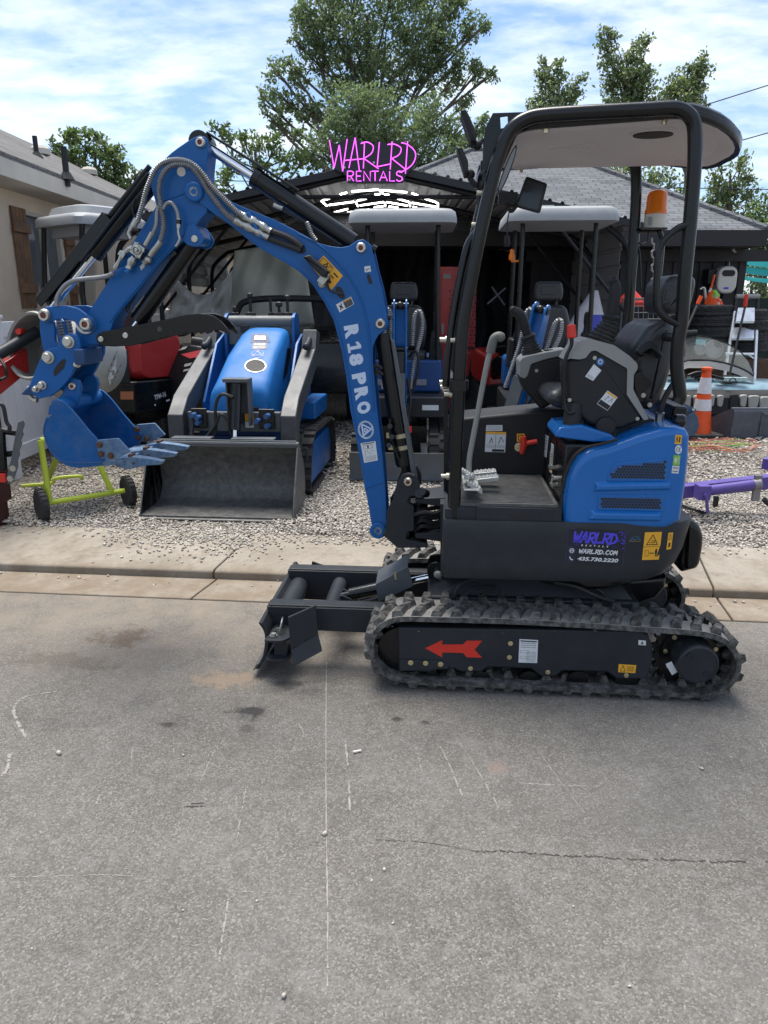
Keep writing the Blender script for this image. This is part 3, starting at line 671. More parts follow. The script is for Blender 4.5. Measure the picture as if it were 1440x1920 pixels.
# ---- tan house on the left
HX=-4.1
def HP(px,py,dx=0.0):
 d=ray(px,py);return CAM+d*((HX+dx)/d.x)
def house():
 r=thing('house','tan stucco house with grey shingle roof and brown shutters','house',(HX,8,0))
 mb=MB();
 w0,w1=HP(50,420),HP(112,560);zt,zb=HP(60,398).z,HP(80,572).z;y0,y1=HP(52,480).y,HP(118,480).y
 EZ=3.02
 for a,b,c,d in((4.0,y0,-.06,EZ),(y1,23.5,-.06,EZ),(y0,y1,-.06,zb),(y0,y1,zt,EZ)):mb.bb((HX-.25,a,c),(HX,b,d))
 mb.bb((HX-6,23.3,-.06),(HX-.25,23.5,EZ));part('wall',mb,M['stucco'],r,smooth=0)
 ov=.42;rx,rz=HX-4.2,EZ+2.2
 mb=MB();sl=(rz-EZ)/(HX+ov-rx)
 mb.loft([[(HX+ov,y,EZ-.0),(HX+ov,y,EZ+.05),(rx,y,rz+.05),(rx,y,rz)]for y in(3.5,24.0)])
 mb.loft([[(rx,y,rz+.05),(rx,y,rz),(rx-4.6,y,EZ),(rx-4.6,y,EZ+.05)]for y in(3.5,24.0)])
 rf=part('roof',mb,M['shingle_y'],r,smooth=0)
 mb=MB();mb.bb((HX+ov-.03,3.5,EZ-.17),(HX+ov+.004,24,EZ-.002));mb.bb((HX,3.5,EZ-.17),(HX+ov-.032,24,EZ-.15));part('fascia',mb,M['trim'],r,smooth=0)
 for px,py,h in((125,332,.32),(69,292,.26)):
  p=ray(px,py);
  t=(EZ+.05+sl*(HX+ov)-CAMH)/(p.z+sl*p.x);q=CAM+p*t
  mb=MB();mb.lathe([(.035,-.1),(.035,h),(.03,h)],q,n=10);mb.lathe([(.09,-.03),(.045,.05)],q,n=10);o=rel(mb,r).build('vent_pipe',M['blackmatte'],rf)
 for px,py in((168,326),(76,288)):
  p=ray(px,py);t=(EZ+.05+sl*(HX+ov)-CAMH)/(p.z+sl*p.x);q=CAM+p*t
  mb=MB();mb.lathe([(.16,-.02),(.16,.07),(.12,.12),(.03,.14)],q,n=12);rel(mb,r).build('roof_vent',M['trim'],rf)
 mb=MB();f=.045
 for a,b,c,d in((y0,y0+f,zb,zt),(y1-f,y1,zb,zt),(y0,y1,zb,zb+f),(y0,y1,zt-f,zt),((y0+y1)/2-f/2,(y0+y1)/2+f/2,zb+f,zt-f)):mb.bb((HX-.09,a,c),(HX+.004,b,d))
 win=part('window',mb,M['trim'],r,smooth=0)
 mb=MB();mb.bb((HX-.06,y0+f,zb+f),(HX-.05,y1-f,zt-f));rel(mb,r).build('pane',M['glass'],win,smooth=0)
 mb=MB();mb.bb((HX-.075,y0-.02,zb-.10),(HX+.03,y1+.02,zb-.012));rel(mb,r).build('sill',M['trim'],win,smooth=0)
 mb=MB();n=22
 for k in range(n):
  z=zb+f+(zt-zb-2*f)*(k+.5)/n;mb.box((HX-.12,(y0+y1)/2,z),(.05,y1-y0-.1,.004),ry=R(35))
 rel(mb,r).build('blind',M['cream'],win,smooth=0)
 for(a,b,c,d)in(((15,385),(43,390),(65,578),(40,578)),((115,421),(129,425),(143,573),(132,574))):
  ya,yb=HP(*a).y,HP(*b).y;z1,z0=HP(*a).z,HP(*d).z;ya2=(HP(*a).y+HP(*d).y)/2;yb2=(HP(*b).y+HP(*c).y)/2
  mb=MB();nb=4;w=(yb2-ya2)/nb
  for k in range(nb):mb.bb((HX+.008,ya2+w*k+.004,z0),(HX+.035,ya2+w*(k+1)-.004,z1))
  for t in(.2,.8):mb.bb((HX+.036,ya2-.02,z0+(z1-z0)*t-.05),(HX+.062,yb2+.02,z0+(z1-z0)*t+.05))
  part('shutter',mb,M['wood'],r,smooth=0,bevel=.004)
 yb=HP(128,450).y;mb=MB();mb.hexa([(HX+.004,yb+.25,1.0),(HX+.05,yb+.25,1.0),(HX+.05,yb+.33,1.0),(HX+.004,yb+.33,1.0),(HX+.004,yb,EZ-.2),(HX+.4,yb,EZ-.2),(HX+.4,yb+.09,EZ-.2),(HX+.004,yb+.09,EZ-.2)])
 part('eave_brace',mb,M['trim'],r,smooth=0)
house()
def fence():
 r=thing('vinyl_fence','white vinyl privacy fence along the left edge of the gravel','fence',(-3.75,7,LOTZ))
 X=-3.5
 ys=[5.0,6.72,8.5,10.3,12.1]
 for y in ys:
  mb=MB();mb.box((X,y,.78),(.125,.125,1.5));mb.box((X,y,1.545),(.15,.15,.03));mb.loft([rp3(X,y,.13,1.56),rp3(X,y,.02,1.60)]);part('post',mb,M['vinyl'],r,smooth=0,bevel=.004)
 for a,b in zip(ys[:-1],ys[1:]):
  mb=MB()
  for z in(.22,1.36):mb.bb((X-.025,a+.064,z),(X+.025,b-.064,z+.14))
  n=10;w=(b-a-.13)/n
  for k in range(n):mb.bb((X-.011,a+.065+w*k,.361),(X+.011-.002*(k%2),a+.065+w*(k+1)-.006,1.359))
  part('panel',mb,M['vinyl'],r,smooth=0,bevel=.003)
def rp3(x,y,w,z):return[(x-w/2,y-w/2,z),(x+w/2,y-w/2,z),(x+w/2,y+w/2,z),(x-w/2,y+w/2,z)]
fence()
# ---- black board building on the right
def shop():
 r=thing('shop_building','black board and batten building under a grey hip roof','building',(3.5,12,0))
 YW=12.0;xr=P(1392,560,YW).x;ez=P(1400,444,11.4).z
 mb=MB();mb.bb((2.3,YW,-.06),(xr,YW+.15,ez));mb.bb((xr-.15,YW+.151,-.06),(xr,YW+8,ez));w=part('wall',mb,M['boardblack'],r,smooth=0)
 x=xr-.1;
 mb=MB()
 while x>2.4:mb.bb((x-.022,YW-.028,0),(x+.022,YW-.001,ez-.003));x-=.205
 rel(mb,r).build('battens',M['boardblack'],w,smooth=0)
 c=P(1437,434,11.3);ex,ey=c.x,11.3;a=P(1020,279,16);b=P(882,283,16);ec=c.z+.02
 L_,B_=-6.0,20.7
 mb=MB();t=.06
 def slope(pts):mb.loft([pts,[(x,y,z-t)for x,y,z in pts]])
 slope([(ex,ey,ec),(a.x,16,a.z),(b.x,16,b.z),(-1.6,ey,ec)])
 slope([(ex,ey,ec),(ex,B_,ec),(a.x,16,a.z)])
 slope([(-1.6,ey,ec),(b.x,16,b.z),(-1.6,B_,ec)])
 slope([(ex,B_,ec),(-1.6,B_,ec),(b.x,16,b.z),(a.x,16,a.z)])
 rf=part('roof',mb,M['shingle_x'],r,smooth=0)
 mb=MB();mb.bb((-1.6,ey-.02,ec-.22),(ex+.02,ey+.02,ec-.0));mb.bb((ex-.02,ey+.021,ec-.22),(ex+.02,B_,ec));mb.bb((-1.6,ey+.03,ec-.22),(ex-.03,YW-.03,ec-.19))
 mb.bb((2.2,YW-.10,ec-.40),(xr+.4,YW-.03,ec-.225));part('fascia',mb,M['boardblack'],r,smooth=0)
 mb=MB()
 for p,q in((a,(ex,ey,ec)),(b,(-1.6,ey,ec))):mb.tube([(p.x,16,p.z+.02),(q[0],q[1],q[2]+.02)],.05,6)
 mb.tube([(a.x,16,a.z+.02),(b.x,16,b.z+.02)],.05,6);rel(mb,r).build('ridge_cap',M['shingle_x'],rf)
 p=P(1272,465,YW-.05);mb=MB();mb.lathe([(.055,0),(.085,0),(.085,.02),(.055,.02)],(p.x,YW-.05,p.z),(0,-1,0),20);o=rel(mb,r).build('ring_ornament',M['cream'],None)
 o.parent=w
shop()
YW=12.0
def wall_things():
 c=P(1359,525,YW-.2);s=(c-CAM).dot(_fw)/F
 r=thing('hose_reel','cream retractable reel with an orange hose on the black wall','hose reel',(c.x,YW,c.z))
 mb=MB();w,h=36*s,49*s;mb.pillow(rpoly(c.x,c.z,w,h,.12),YW-.30,YW-.06,.03);part('housing',mb,M['cream'],r)
 mb=MB();mb.pillow(rpoly(c.x,c.z+h*.24,w*.66,h*.22,.05),YW-.312,YW-.298,.004);part('front_inset',mb,M['blackmatte'],r)
 mb=MB();mb.pillow(rpoly(c.x-.01,c.z-h*.30,w*.25,h*.07,.01),YW-.309,YW-.297,.003);part('badge',mb,M['purpleink'],r)
 mb=MB();mb.box((c.x-.20,YW-.12,c.z+.05),(.14,.2,.22));part('bracket',mb,M['blackmatte'],r,bevel=.01)
 mb=MB();pts=[P(1340,515,YW-.3),P(1332,545,YW-.32),P(1322,590,YW-.38),P(1318,605,YW-.4),P(1316,640,YW-.5)]
 mb.tube(cr(pts,6),.018,8);part('hose',mb,M['orange'],r)
 c=P(1369,468,YW);r=thing('security_camera','small white security camera on the black wall above the reel','camera',(c.x,YW,c.z))
 mb=MB();mb.cyl((c.x,YW,c.z),(c.x,YW-.09,c.z),.025,10);part('mount',mb,M['white'],r)
 mb=MB();mb.ball((c.x+.02,YW-.12,c.z),.05,12,8);part('body',mb,M['white'],r)
 mb=MB();mb.cyl((c.x+.03,YW-.17,c.z-.01),(c.x+.03,YW-.12,c.z-.01),.03,12);part('lens',mb,M['black'],r)
 mb=MB();a=P(1367,475,YW-.03);b=P(1368,503,YW-.03);mb.tube([(c.x,YW-.03,c.z-.05),(a.x,YW-.03,a.z),(b.x,YW-.03,b.z)],.006,6);part('cable',mb,M['white'],r)
 for k,(y0,y1,l)in enumerate(((481,494,'topmost teal cloth strip stretched beyond the black building corner'),(497,510,'middle teal cloth strip stretched beyond the black building corner'),(516,523,'lowest narrow teal cloth strip stretched beyond the black building corner'))):
  Y=14.0;a,b=P(1384,y0,Y),P(1384,y1,Y);e,f=P(1500,y0+7,Y),P(1500,y1+6,Y);n=12;mb=MB()
  top=[(a.x+(e.x-a.x)*i/n,Y+.01*math.sin(i),a.z+(e.z-a.z)*i/n-.03*math.sin(math.pi*i/n))for i in range(n+1)]
  bot=[(b.x+(f.x-b.x)*i/n,Y+.01*math.sin(i+.5)-.06,b.z+(f.z-b.z)*i/n-.05*math.sin(math.pi*i/n))for i in range(n+1)]
  mb.loft([[t,(t[0],t[1]+.012,t[2]),(b_[0],b_[1]+.012,b_[2]),b_]for t,b_ in zip(top,bot)]);o=mb.build('shade_strip',M['teal']);tag(o,l,'shade cloth','teal shade strips')
 fr=thing('wood_fence','dark green slatted fence beyond the black building','fence',(7,15,0))
 mb=MB();x=5.6
 while x<12:mb.bb((x,15,0),(x+.14,15.02,1.75));x+=.15
 part('slat_panel',mb,mat('dark_green_boards',(.012,.026,.020),.8,0,.2,4),fr,smooth=0);mb=MB();mb.bb((5.6,14.93,1.3),(12,14.99,1.4));mb.bb((5.6,14.93,.4),(12,14.99,.5));part('rail',mb,M['boardblack'],fr,smooth=0)
wall_things()
# ---- trees
def leaf_material(name,stops,tr=.55):
 m=bpy.data.materials.new(name);m.use_nodes=True;nt=m.node_tree;L=nt.links;N=nt.nodes
 N.remove(N['Principled BSDF']);out=N['Material Output'];g=N.new('ShaderNodeNewGeometry')
 c=node_ramp(nt,g.outputs['Random Per Island'],stops)
 d=N.new('ShaderNodeBsdfPrincipled');d.inputs['Roughness'].default_value=.5;d.inputs['Specular IOR Level'].default_value=.35;t=N.new('ShaderNodeBsdfTranslucent')
 L.new(c,d.inputs['Base Color']);hs=N.new('ShaderNodeMix');hs.data_type='RGBA';hs.blend_type='MULTIPLY';hs.inputs['Factor'].default_value=1;hs.inputs['B'].default_value=(1.05,1.2,.75,1);L.new(c,hs.inputs['A'])
 L.new(hs.outputs['Result'],t.inputs['Color']);mx=N.new('ShaderNodeMixShader');mx.inputs[0].default_value=tr
 L.new(d.outputs[0],mx.inputs[1]);L.new(t.outputs[0],mx.inputs[2]);L.new(mx.outputs[0],out.inputs['Surface']);return m
M['bark']=mat('grey_bark',(.12,.10,.08),.95,0,.3,8,.6,30)
LEAF={'ash':leaf_material('broad_leaf',[(0,(.095,.130,.080)),(.5,(.150,.195,.112)),(.85,(.215,.26,.155)),(1,(.30,.33,.21))]),'poplar':leaf_material('poplar_leaf',[(0,(.095,.125,.068)),(.5,(.155,.195,.10)),(.85,(.23,.27,.155)),(1,(.34,.36,.26))]),'far':leaf_material('far_leaf',[(0,(.075,.112,.05)),(.6,(.13,.18,.075)),(1,(.21,.25,.12))])}
def leaves(C,per,spread,size,g,droop=.3,aspect=.5):
 n=len(C)*per;ctr=np.repeat(C,per,0)+g.normal(0,1,(n,3))*np.repeat(spread,per)[:,None]*np.array([1,1,.8])
 d=g.normal(0,1,(n,3));d[:,2]-=droop;d/=np.linalg.norm(d,axis=1)[:,None]
 e=np.cross(d,g.normal(0,1,(n,3)));e/=np.linalg.norm(e,axis=1)[:,None]+1e-9
 nn=np.cross(d,e);s=size*g.uniform(.6,1.4,(n,1))
 V=np.stack([ctr-d*s*.5,ctr+e*s*aspect*.5+nn*s*.08,ctr+d*s*.5,ctr-e*s*aspect*.5+nn*s*.08],1).reshape(-1,3)
 return V,np.arange(n*4).reshape(-1,4)
def tree(name,label,Y,base,blobs,leaf,size,dens,seed,per=14,group=None,trunk=.16,limbs=None,spread=.42):
 """blobs: (px, py, r px) of the clumps of foliage as they hang at depth Y"""
 g=np.random.default_rng(seed);rg=random.Random(seed)
 b=P(base,600,Y);r=thing(name,label,'tree',(b.x,Y,-.05),0,group)
 C=[];SP=[];cent=[]
 for px,py,rp in blobs:
  p=P(px,py,Y);s=(p-CAM).dot(_fw)/F;rr=rp*s;yo=rg.uniform(-1,1)*rr*.7;p=P(px,py,Y+yo);cent.append((p,rr))
  n=max(4,int(dens*rr*rr*34));v=g.normal(0,1,(n,3));v/=np.linalg.norm(v,axis=1)[:,None];v*=(g.uniform(.15,1,(n,1))**.45)*rr*np.array([1,1.1,1])
  C.append(np.array(p)[None]+v);SP.append(np.full(n,.16*rr**.5*spread*2))
 V,Fq=leaves(np.concatenate(C),per,np.concatenate(SP),size,g)
 V=V-np.array([b.x,Y,-.05]);np_mesh('crown',V,Fq,LEAF[leaf],r)
 mb=MB();top=max(c[0].z for c in cent);cx=sum(c[0].x for c in cent)/len(cent)
 tp=cr([(b.x,Y,-.05),(b.x+(cx-b.x)*.2,Y,top*.3),(cx*.7+b.x*.3,Y,top*.62),(cx,Y,top*.93)],6)
 K=len(tp);mb.tube(tp,[trunk*(1-.85*i/(K-1))for i in range(K)],9)
 for p,rr in cent:
  i=max(1,min(K-2,int(K*max(.15,(p.z-rr*1.6)/top*.9))));a=Vector(tp[i]);m_=(a+p)/2+Vector((rg.uniform(-.2,.2),rg.uniform(-.2,.2),-.12*(p-a).length));L_=(p-a).length
  q=cr([a,m_,p,p+(p-m_).normalized()*rr*.5],4);r0=trunk*(1-.8*i/K)*.42
  mb.tube(q,[max(.008,r0*(1-.85*k/(len(q)-1)))for k in range(len(q))],5)
  for k in range(3):
   d=Vector((rg.gauss(0,1),rg.gauss(0,1),rg.gauss(.2,.8))).normalized()*rr*.9;mb.tube([m_*.35+p*.65,p+d*.5,p+d],[.02,.012,.005],4)
 part('trunk',mb,M['bark'],r);return r
BIG=[(600,12,46),(655,-25,60),(740,-30,60),(815,5,50),(848,22,26),(590,66,38),(650,72,52),(722,80,58),(790,78,52),(838,92,36),(885,56,26),(904,52,14),(570,40,20),(592,108,30),(640,140,48),(716,150,50),(790,142,42),(846,150,28),(897,134,24),(922,140,13),(560,20,16),(516,130,22),(546,124,20),(498,188,20),(530,182,26),(574,196,28),(604,222,28),(508,222,16),(536,244,20),(560,150,20),(870,195,20),(862,120,16),(556,78,14)]
LOW=[(650,200,44),(706,212,48),(640,262,44),(690,282,50),(752,250,50),(770,295,46),(824,262,42),(800,210,36),(860,240,30),(884,268,26),(902,244,18),(910,222,12),(600,282,34),(845,300,36),(790,325,30)]
tree('broadleaf_tree','tall dark broadleaf tree rising behind the neon sign',21,715,BIG,'ash',.10,4.2,3,26,trunk=.28)
tree('feathery_tree','dense feathery green tree low between the neon sign and the canopy',18.5,740,LOW,'ash',.085,5.5,4,26,trunk=.2)
tree('branchy_tree','sparse branchy tree above the left end of the carport',18,520,[(408,244,14),(430,252,20),(456,258,20),(486,262,20),(516,274,22),(412,328,20),(440,306,24),(478,296,20),(500,320,26),(540,304,28),(572,296,22),(420,352,18),(560,250,14)],'far',.11,3.6,5,18)
tree('maple_tree','bushy green tree behind the roof of the tan house',19,170,[(96,276,18),(130,262,20),(134,250,10),(160,272,24),(188,282,24),(178,258,12),(214,296,24),(150,308,26),(196,326,32),(232,316,15),(258,326,15),(254,350,20),(118,300,24),(225,350,28),(175,345,30)],'far',.12,4.0,6,20)
PG='poplars beyond the black building'
tree('poplar_tree','slim leftmost poplar above the front of the excavator canopy',25,1040,[(1020,112,9),(1018,135,14),(1024,160,18),(1045,122,10),(1044,150,18),(1040,180,26),(1008,190,16),(1064,186,20),(1086,152,13),(1078,170,14),(990,205,12),(1030,215,30),(1062,240,30)],'poplar',.13,4.2,7,16,PG,spread=.6)
tree('poplar_tree','tallest poplar with a pointed top behind the canopy',27,1175,[(1136,56,10),(1134,80,15),(1150,70,8),(1140,105,18),(1152,128,20),(1186,100,16),(1206,82,13),(1216,72,9),(1180,135,28),(1206,140,18),(1170,170,36),(1205,178,34),(1148,150,16),(1136,200,10),(1160,215,30),(1190,240,40),(1230,205,20)],'poplar',.14,4.2,8,16,PG,spread=.6)
tree('poplar_tree','round-topped poplar over the rear end of the canopy',26,1280,[(1318,108,10),(1306,124,16),(1322,128,12),(1290,150,24),(1312,148,15),(1268,158,24),(1256,178,22),(1282,182,28),(1306,178,16),(1322,198,9),(1302,205,14),(1262,215,28),(1280,250,30)],'poplar',.135,4.2,9,16,PG,spread=.6)
tree('poplar_tree','poplar with hanging lower branches seen under the canopy',22,1200,[(1110,330,18),(1134,330,22),(1164,326,24),(1190,345,20),(1216,338,20),(1240,330,18),(1262,345,15),(1224,360,14),(1270,365,9),(1160,352,22),(1205,370,14),(1256,380,8)],'poplar',.12,4.0,10,15,PG,spread=.6)
tree('poplar_tree','poplar with two upright tops at the right edge',22,1375,[(1348,312,13),(1342,340,20),(1352,362,22),(1396,298,11),(1388,318,18),(1378,345,24),(1404,335,11),(1400,365,16),(1332,372,16),(1365,388,24),(1335,395,20),(1320,385,10),(1400,392,16)],'poplar',.12,4.4,11,16,PG,spread=.6)
tree('garden_tree','bushy mid green tree above the teal strips',19,1440,[(1420,392,16),(1440,385,18),(1412,415,18),(1444,420,26),(1424,445,22),(1456,470,28),(1410,470,18)],'far',.10,5,12,18)
tree('dark_tree','dark dense tree behind and below the teal strips',17,1430,[(1405,500,18),(1436,505,24),(1470,500,26),(1410,545,22),(1445,555,28),(1412,590,22),(1450,605,30),(1415,630,20)],'ash',.09,6,13,20)
tree('small_tree','small round tree peeking over the right of the shop roof',24,1290,[(1262,376,10),(1284,388,14),(1300,392,12),(1276,398,14)],'far',.11,5,14,16)
# ---- overhead cables
for(a,b,Y,lab)in(((1230,226),(1500,141),17,'highest overhead cable rising to the right edge'),((1250,303),(1500,232),17,'overhead cable meeting the rear of the canopy'),((1120,350),(1500,356),20,'level overhead cable crossing behind the canopy posts'),((1395,385),(1500,330),20,'short steep overhead cable at the right edge')):
 p,q=P(*a,Y),P(*b,Y);p,q=p+(p-q)*5,q+(q-p)*6;mb=MB();n=14
 mb.tube([p+(q-p)*(i/n)for i in range(n+1)],.011,6);tag(mb.build('overhead_cable',M['blackmatte']),lab,'cable','overhead cables')
 # ---- the blue mini excavator
from mathutils.bvhtree import BVHTree
EA=R(-4.5);EO=G(1040,1308);E=Frame(EO,EA)
EX=thing('mini_excavator','large blue and charcoal mini excavator parked in front on the road, boom reaching left','excavator',EO,EA)
VC=.49
def eb(name,mb,m,parent=None,label=None,**kw):
 o=mb.build(name,m,parent or EX,**kw)
 if label:o['label']=label
 return o
class Decal(Sheet):
 """a sticker wrapped on a mesh: corners in photo pixels (bottom-left, bottom-right, top-right, top-left as one reads it)"""
 def __init__(s,mbs,corners,frame=None):
  s.c=[Vector((x,y,0))for x,y in corners];s.mb=MB();fr=frame or E;s.fr=fr
  v=[];f=[]
  for m in(mbs if isinstance(mbs,(list,tuple))else[mbs]):
   o=len(v);v+=m.v;f+=[tuple(i+o for i in q)for q in m.f]
  s.bvh=BVHTree.FromPolygons(v,f);s.o=Vector(fr.loc(CAM))
 def map(s,a,b,lay=0.0):
  p=s.c;q=(p[0]*(1-a)+p[1]*a)*(1-b)+(p[3]*(1-a)+p[2]*a)*b
  d=ray(q.x,q.y);d=Vector((d.dot(s.fr.u),d.dot(s.fr.v),d.z)).normalized()
  h,n,i,t=s.bvh.ray_cast(s.o,d)
  if h is None:return s.o+d*3.0
  if n.dot(d)>0:n=-n
  return h+n*lay
 def rect(s,a0,b0,a1,b1,mi,lay=.001,n=1):
  for i in range(n):
   x0,x1=a0+(a1-a0)*i/n,a0+(a1-a0)*(i+1)/n
   s.mb.mat(mi).add([s.map(a,b,lay)for a,b in((x0,b0),(x1,b0),(x1,b1),(x0,b1))],[(0,1,2,3)])
  return s
def pinhead(mb,mb2,px,py,v,r=.019,h=.014,frame=None):
 """steel pin collar with its reddish centre"""
 a=(frame or E).at(px,py,v);mb.cut().lathe([(r,0),(r,h*.6),(r*.82,h),(r*.5,h),(r*.45,h*.5)],a,(0,-1,0),20)
 if mb2:mb2.cut().lathe([(r*.44,0),(r*.44,h*.8),(r*.2,h*.95)],a,(0,-1,0),14)
 # ---- tracks
def make_track():
 pxs=[(693,1231),(691,1210),(697,1190),(711,1172),(735,1160),(762,1157),(860,1159),(960,1162),(1080,1168),(1200,1176),(1290,1182),(1333,1188),(1362,1199),(1382,1218),(1391,1244),(1386,1270),(1368,1293),(1335,1308),(1290,1309),(1200,1305),(1022,1296),(900,1290),(800,1286),(752,1280),(722,1270),(703,1252)]
 path=[(p[0],p[1])for p in E.pg(pxs,0)]
 q=[(a[0],a[2])for a in cr([(u,0,z)for u,z in path],8,True)]
 q=[Vector(a)for a in q];L_=[0.0]
 for i in range(len(q)):L_.append(L_[-1]+(q[(i+1)%len(q)]-q[i]).length)
 tot=L_[-1];NL=42
 def at(t):
  t%=tot
  for i in range(len(q)):
   if L_[i+1]>=t:break
  f=(t-L_[i])/max(L_[i+1]-L_[i],1e-9);a,b=q[i],q[(i+1)%len(q)];return a+(b-a)*f
 def frame(t):
  p=at(t);d=(at(t+.012)-at(t-.012)).normalized();n=Vector((-d.y,d.x));c=Vector((.75,.2));
  cc=sum(q,Vector((0,0)))/len(q)
  if n.dot(p-cc)<0:n=-n
  return p,d,n
 W=.23;th=.022;mb=MB();nn=168;rings=[]
 for k in range(nn):
  p,d,n=frame(tot*k/nn);i_=p-n*th
  rings.append([(p.x,0.004,p.y),(p.x,W-.004,p.y),(i_.x,W,i_.y),(i_.x,0,i_.y)])
 mb.loft(rings,closed=True)
 zt=max(a.y for a in q)
 mb.m=[1 if(sum(mb.v[i][2]for i in f)/4>zt*.80 and i_%4==0)else 0 for i_,f in enumerate(mb.f)]
 g=random.Random(4)
 def lug(t,v0,v1,sk,w0,w1,h):
  vs=[]
  for vv,off in((v0,0),(v1,sk)):
   for(w,hh)in((w0,0),(w1,h)):
    for s_ in(-1,1):
     p,d,n=frame(t+off+s_*w/2);e=p+n*hh-n*.002;vs.append((e.x,vv+(.006 if hh and vv==v0 else(-.006 if hh else 0)),e.y))
  b0,b1,t0,t1,c0,c1,e0,e1=vs
  mb.mat(0).add(vs,[(0,1,3,2),(4,6,7,5),(0,4,5,1),(2,3,7,6),(0,2,6,4),(1,5,7,3)])
 for k in range(NL):
  t=tot*k/NL;h=.027
  lug(t,.010,.075,.020,.050,.028,h);lug(t+.020,.070,.122,.030,.040,.022,h);lug(t+tot/NL*.5+.02,.125,.170,-.028,.040,.022,h);lug(t+tot/NL*.5,.165,W+.006,.0,.052,.030,h)
  for vv in(.075,.14):
   p,d,n=frame(t);b=p-n*th;vs=[]
   for hh,w in((0,.022),(.032,.010)):
    for a in(-1,1):
     for c_ in(-1,1):e=b-n*hh+d*a*w;vs.append((e.x,vv+c_*(.014 if hh==0 else .007),e.y))
   mb.add(vs,[(0,1,3,2),(4,6,7,5),(0,4,5,1),(2,3,7,6),(0,2,6,4),(1,5,7,3)])
 return mb
tmb=make_track();track=eb('track',tmb,[M['trackrub'],M['chalk']],smooth=25)
far=track.copy();COL.objects.link(far);far.parent=EX;far.location=(0,.75,0)
def undercarriage():
 FP=[(746,1176),(1200,1183),(1216,1192),(1224,1210),(1224,1240),(1213,1273),(1155,1273),(1138,1260),(1055,1258),(1042,1269),(1013,1268),(995,1254),(915,1251),(903,1260),(864,1260),(852,1254),(825,1254),(807,1261),(748,1258)]
 for dv,rot in((0,0),(.75,0)):
  mb=MB();poly=E.pg(FP,.03);v0=.028 if dv==0 else .75+.03
  mb.prism(poly,v0,v0+.172);fr=eb('track_frame',mb,M['grey'],bevel=.008)
  if dv==0:FM,FO=mb,fr
  mb=MB();c=E.uz(757,1213,.1);mb.lathe([(.03,0),(.115,.004),(.118,.02),(.095,.03),(.095,.09),(.118,.10),(.118,.12)],(c[0],v0+.03,c[1]),(0,1,0),28);eb('idler_wheel',mb,M['black'],fr)
  for x in(810,900,990,1080,1170):
   c=E.uz(x,1268,.1);mb=MB();mb.lathe([(.02,0),(.048,.003),(.048,.035),(.03,.04),(.03,.08),(.048,.085),(.048,.12)],(c[0],v0+.025,c[1]),(0,1,0),18);eb('track_roller',mb,M['black'],fr)
  c=E.uz(1300,1234,.05);nt=21;tp=[]
  for k in range(nt):
   for da,rr in((-.30,.148),(-.12,.168),(.12,.168),(.30,.148)):a=2*math.pi*(k+da)/nt;tp.append((c[0]+rr*math.cos(a),c[1]+rr*math.sin(a)))
  mb=MB();mb.prism(tp,v0+.075,v0+.10);mb.lathe([(.125,0),(.125,.012),(.05,.014)],(c[0],v0+.076,c[1]),(0,-1,0),32);sp=eb('sprocket',mb,M['black'],smooth=30)
  mb=MB();mb.lathe([(.090,0),(.088,.10),(.086,.106),(.078,.110),(.077,.107),(.02,.107)],(c[0],v0+.065,c[1]),(0,-1,0),36)
  mb.lathe([(.014,0),(.014,.003),(.009,.003),(.009,.001)],(c[0]-.038,v0-.042,c[1]+.042),(0,-1,0),14);mb.lathe([(.014,0),(.014,.003),(.009,.003),(.009,.001)],(c[0]+.04,v0-.042,c[1]-.04),(0,-1,0),14)
  mo=eb('travel_motor',mb,M['grey'],sp,smooth=30)
  mb=MB()
  for k in range(9):a=R(40*k+15);mb.cut().bolt((c[0]+.108*math.cos(a),v0+.062,c[1]+.108*math.sin(a)),.0075,.008)
  eb('flange_bolt',mb,M['brass'],sp)
 AR=[(797,1215),(829,1200),(829,1208),(868,1208),(875,1201),(904,1201),(890,1218),(904,1233),(875,1232),(868,1224),(829,1223),(829,1232)]
 d=Decal(FM,[(700,1300),(1300,1300),(1300,1100),(700,1100)]);q=[((x-700)/600,(1300-y)/200)for x,y in AR]
 d.poly(q,0,.0015);eb('direction_arrow',d.mb,[M['red']],FO,label='red arrow pointing forward',smooth=0)
 mb=MB();P3=E.pg([(749,1236),(822,1238),(838,1243),(842,1253),(749,1257)],.028);mb.prism(rnd_corners(P3,.01),.020,.0275);eb('guard_plate',mb,M['grey'],FO,bevel=.003)
 mb=MB()
 for x,y in((770,1242),(798,1243),(826,1245)):a=E.at(x,y,.02);mb.cut().bolt(a,.009,.009)
 for x,y in((882,1253),(957,1206),(955,1232),(1027,1260),(1174,1266)):a=E.at(x,y,.028);mb.cut().bolt(a,.008,.008)
 eb('frame_bolt',mb,M['brass'],FO)
 d=Decal(FM,[(972,1242),(1007,1243),(1009,1200),(974,1198)]);d.rect(0,0,1,1,0);d.rect(.06,.90,.94,.95,1,.0015);d.scribble(.08,.62,.92,.88,3,2,.0015,3);d.scribble(.4,.05,.92,.5,7,2,.0015,5)
 for b in(.52,.28):d.line([(.08,b),(.5,b),(.5,b-.1),(.08,b-.1),(.08,b)],.012,1,.0016)
 eb('spec_label',d.mb,[M['labelwhite'],M['ink'],M['inkgrey']],FO,smooth=0)
 d=Decal(FM,[(1159,1260),(1191,1262),(1193,1247),(1160,1245)]);d.rect(0,0,1,1,0);d.line([(.10,.15),(.40,.15),(.25,.85),(.10,.15)],.03,1);d.scribble(.5,.15,.9,.85,3,1,.0016,2)
 eb('warning_label',d.mb,[M['yellow'],M['ink']],FO,smooth=0)
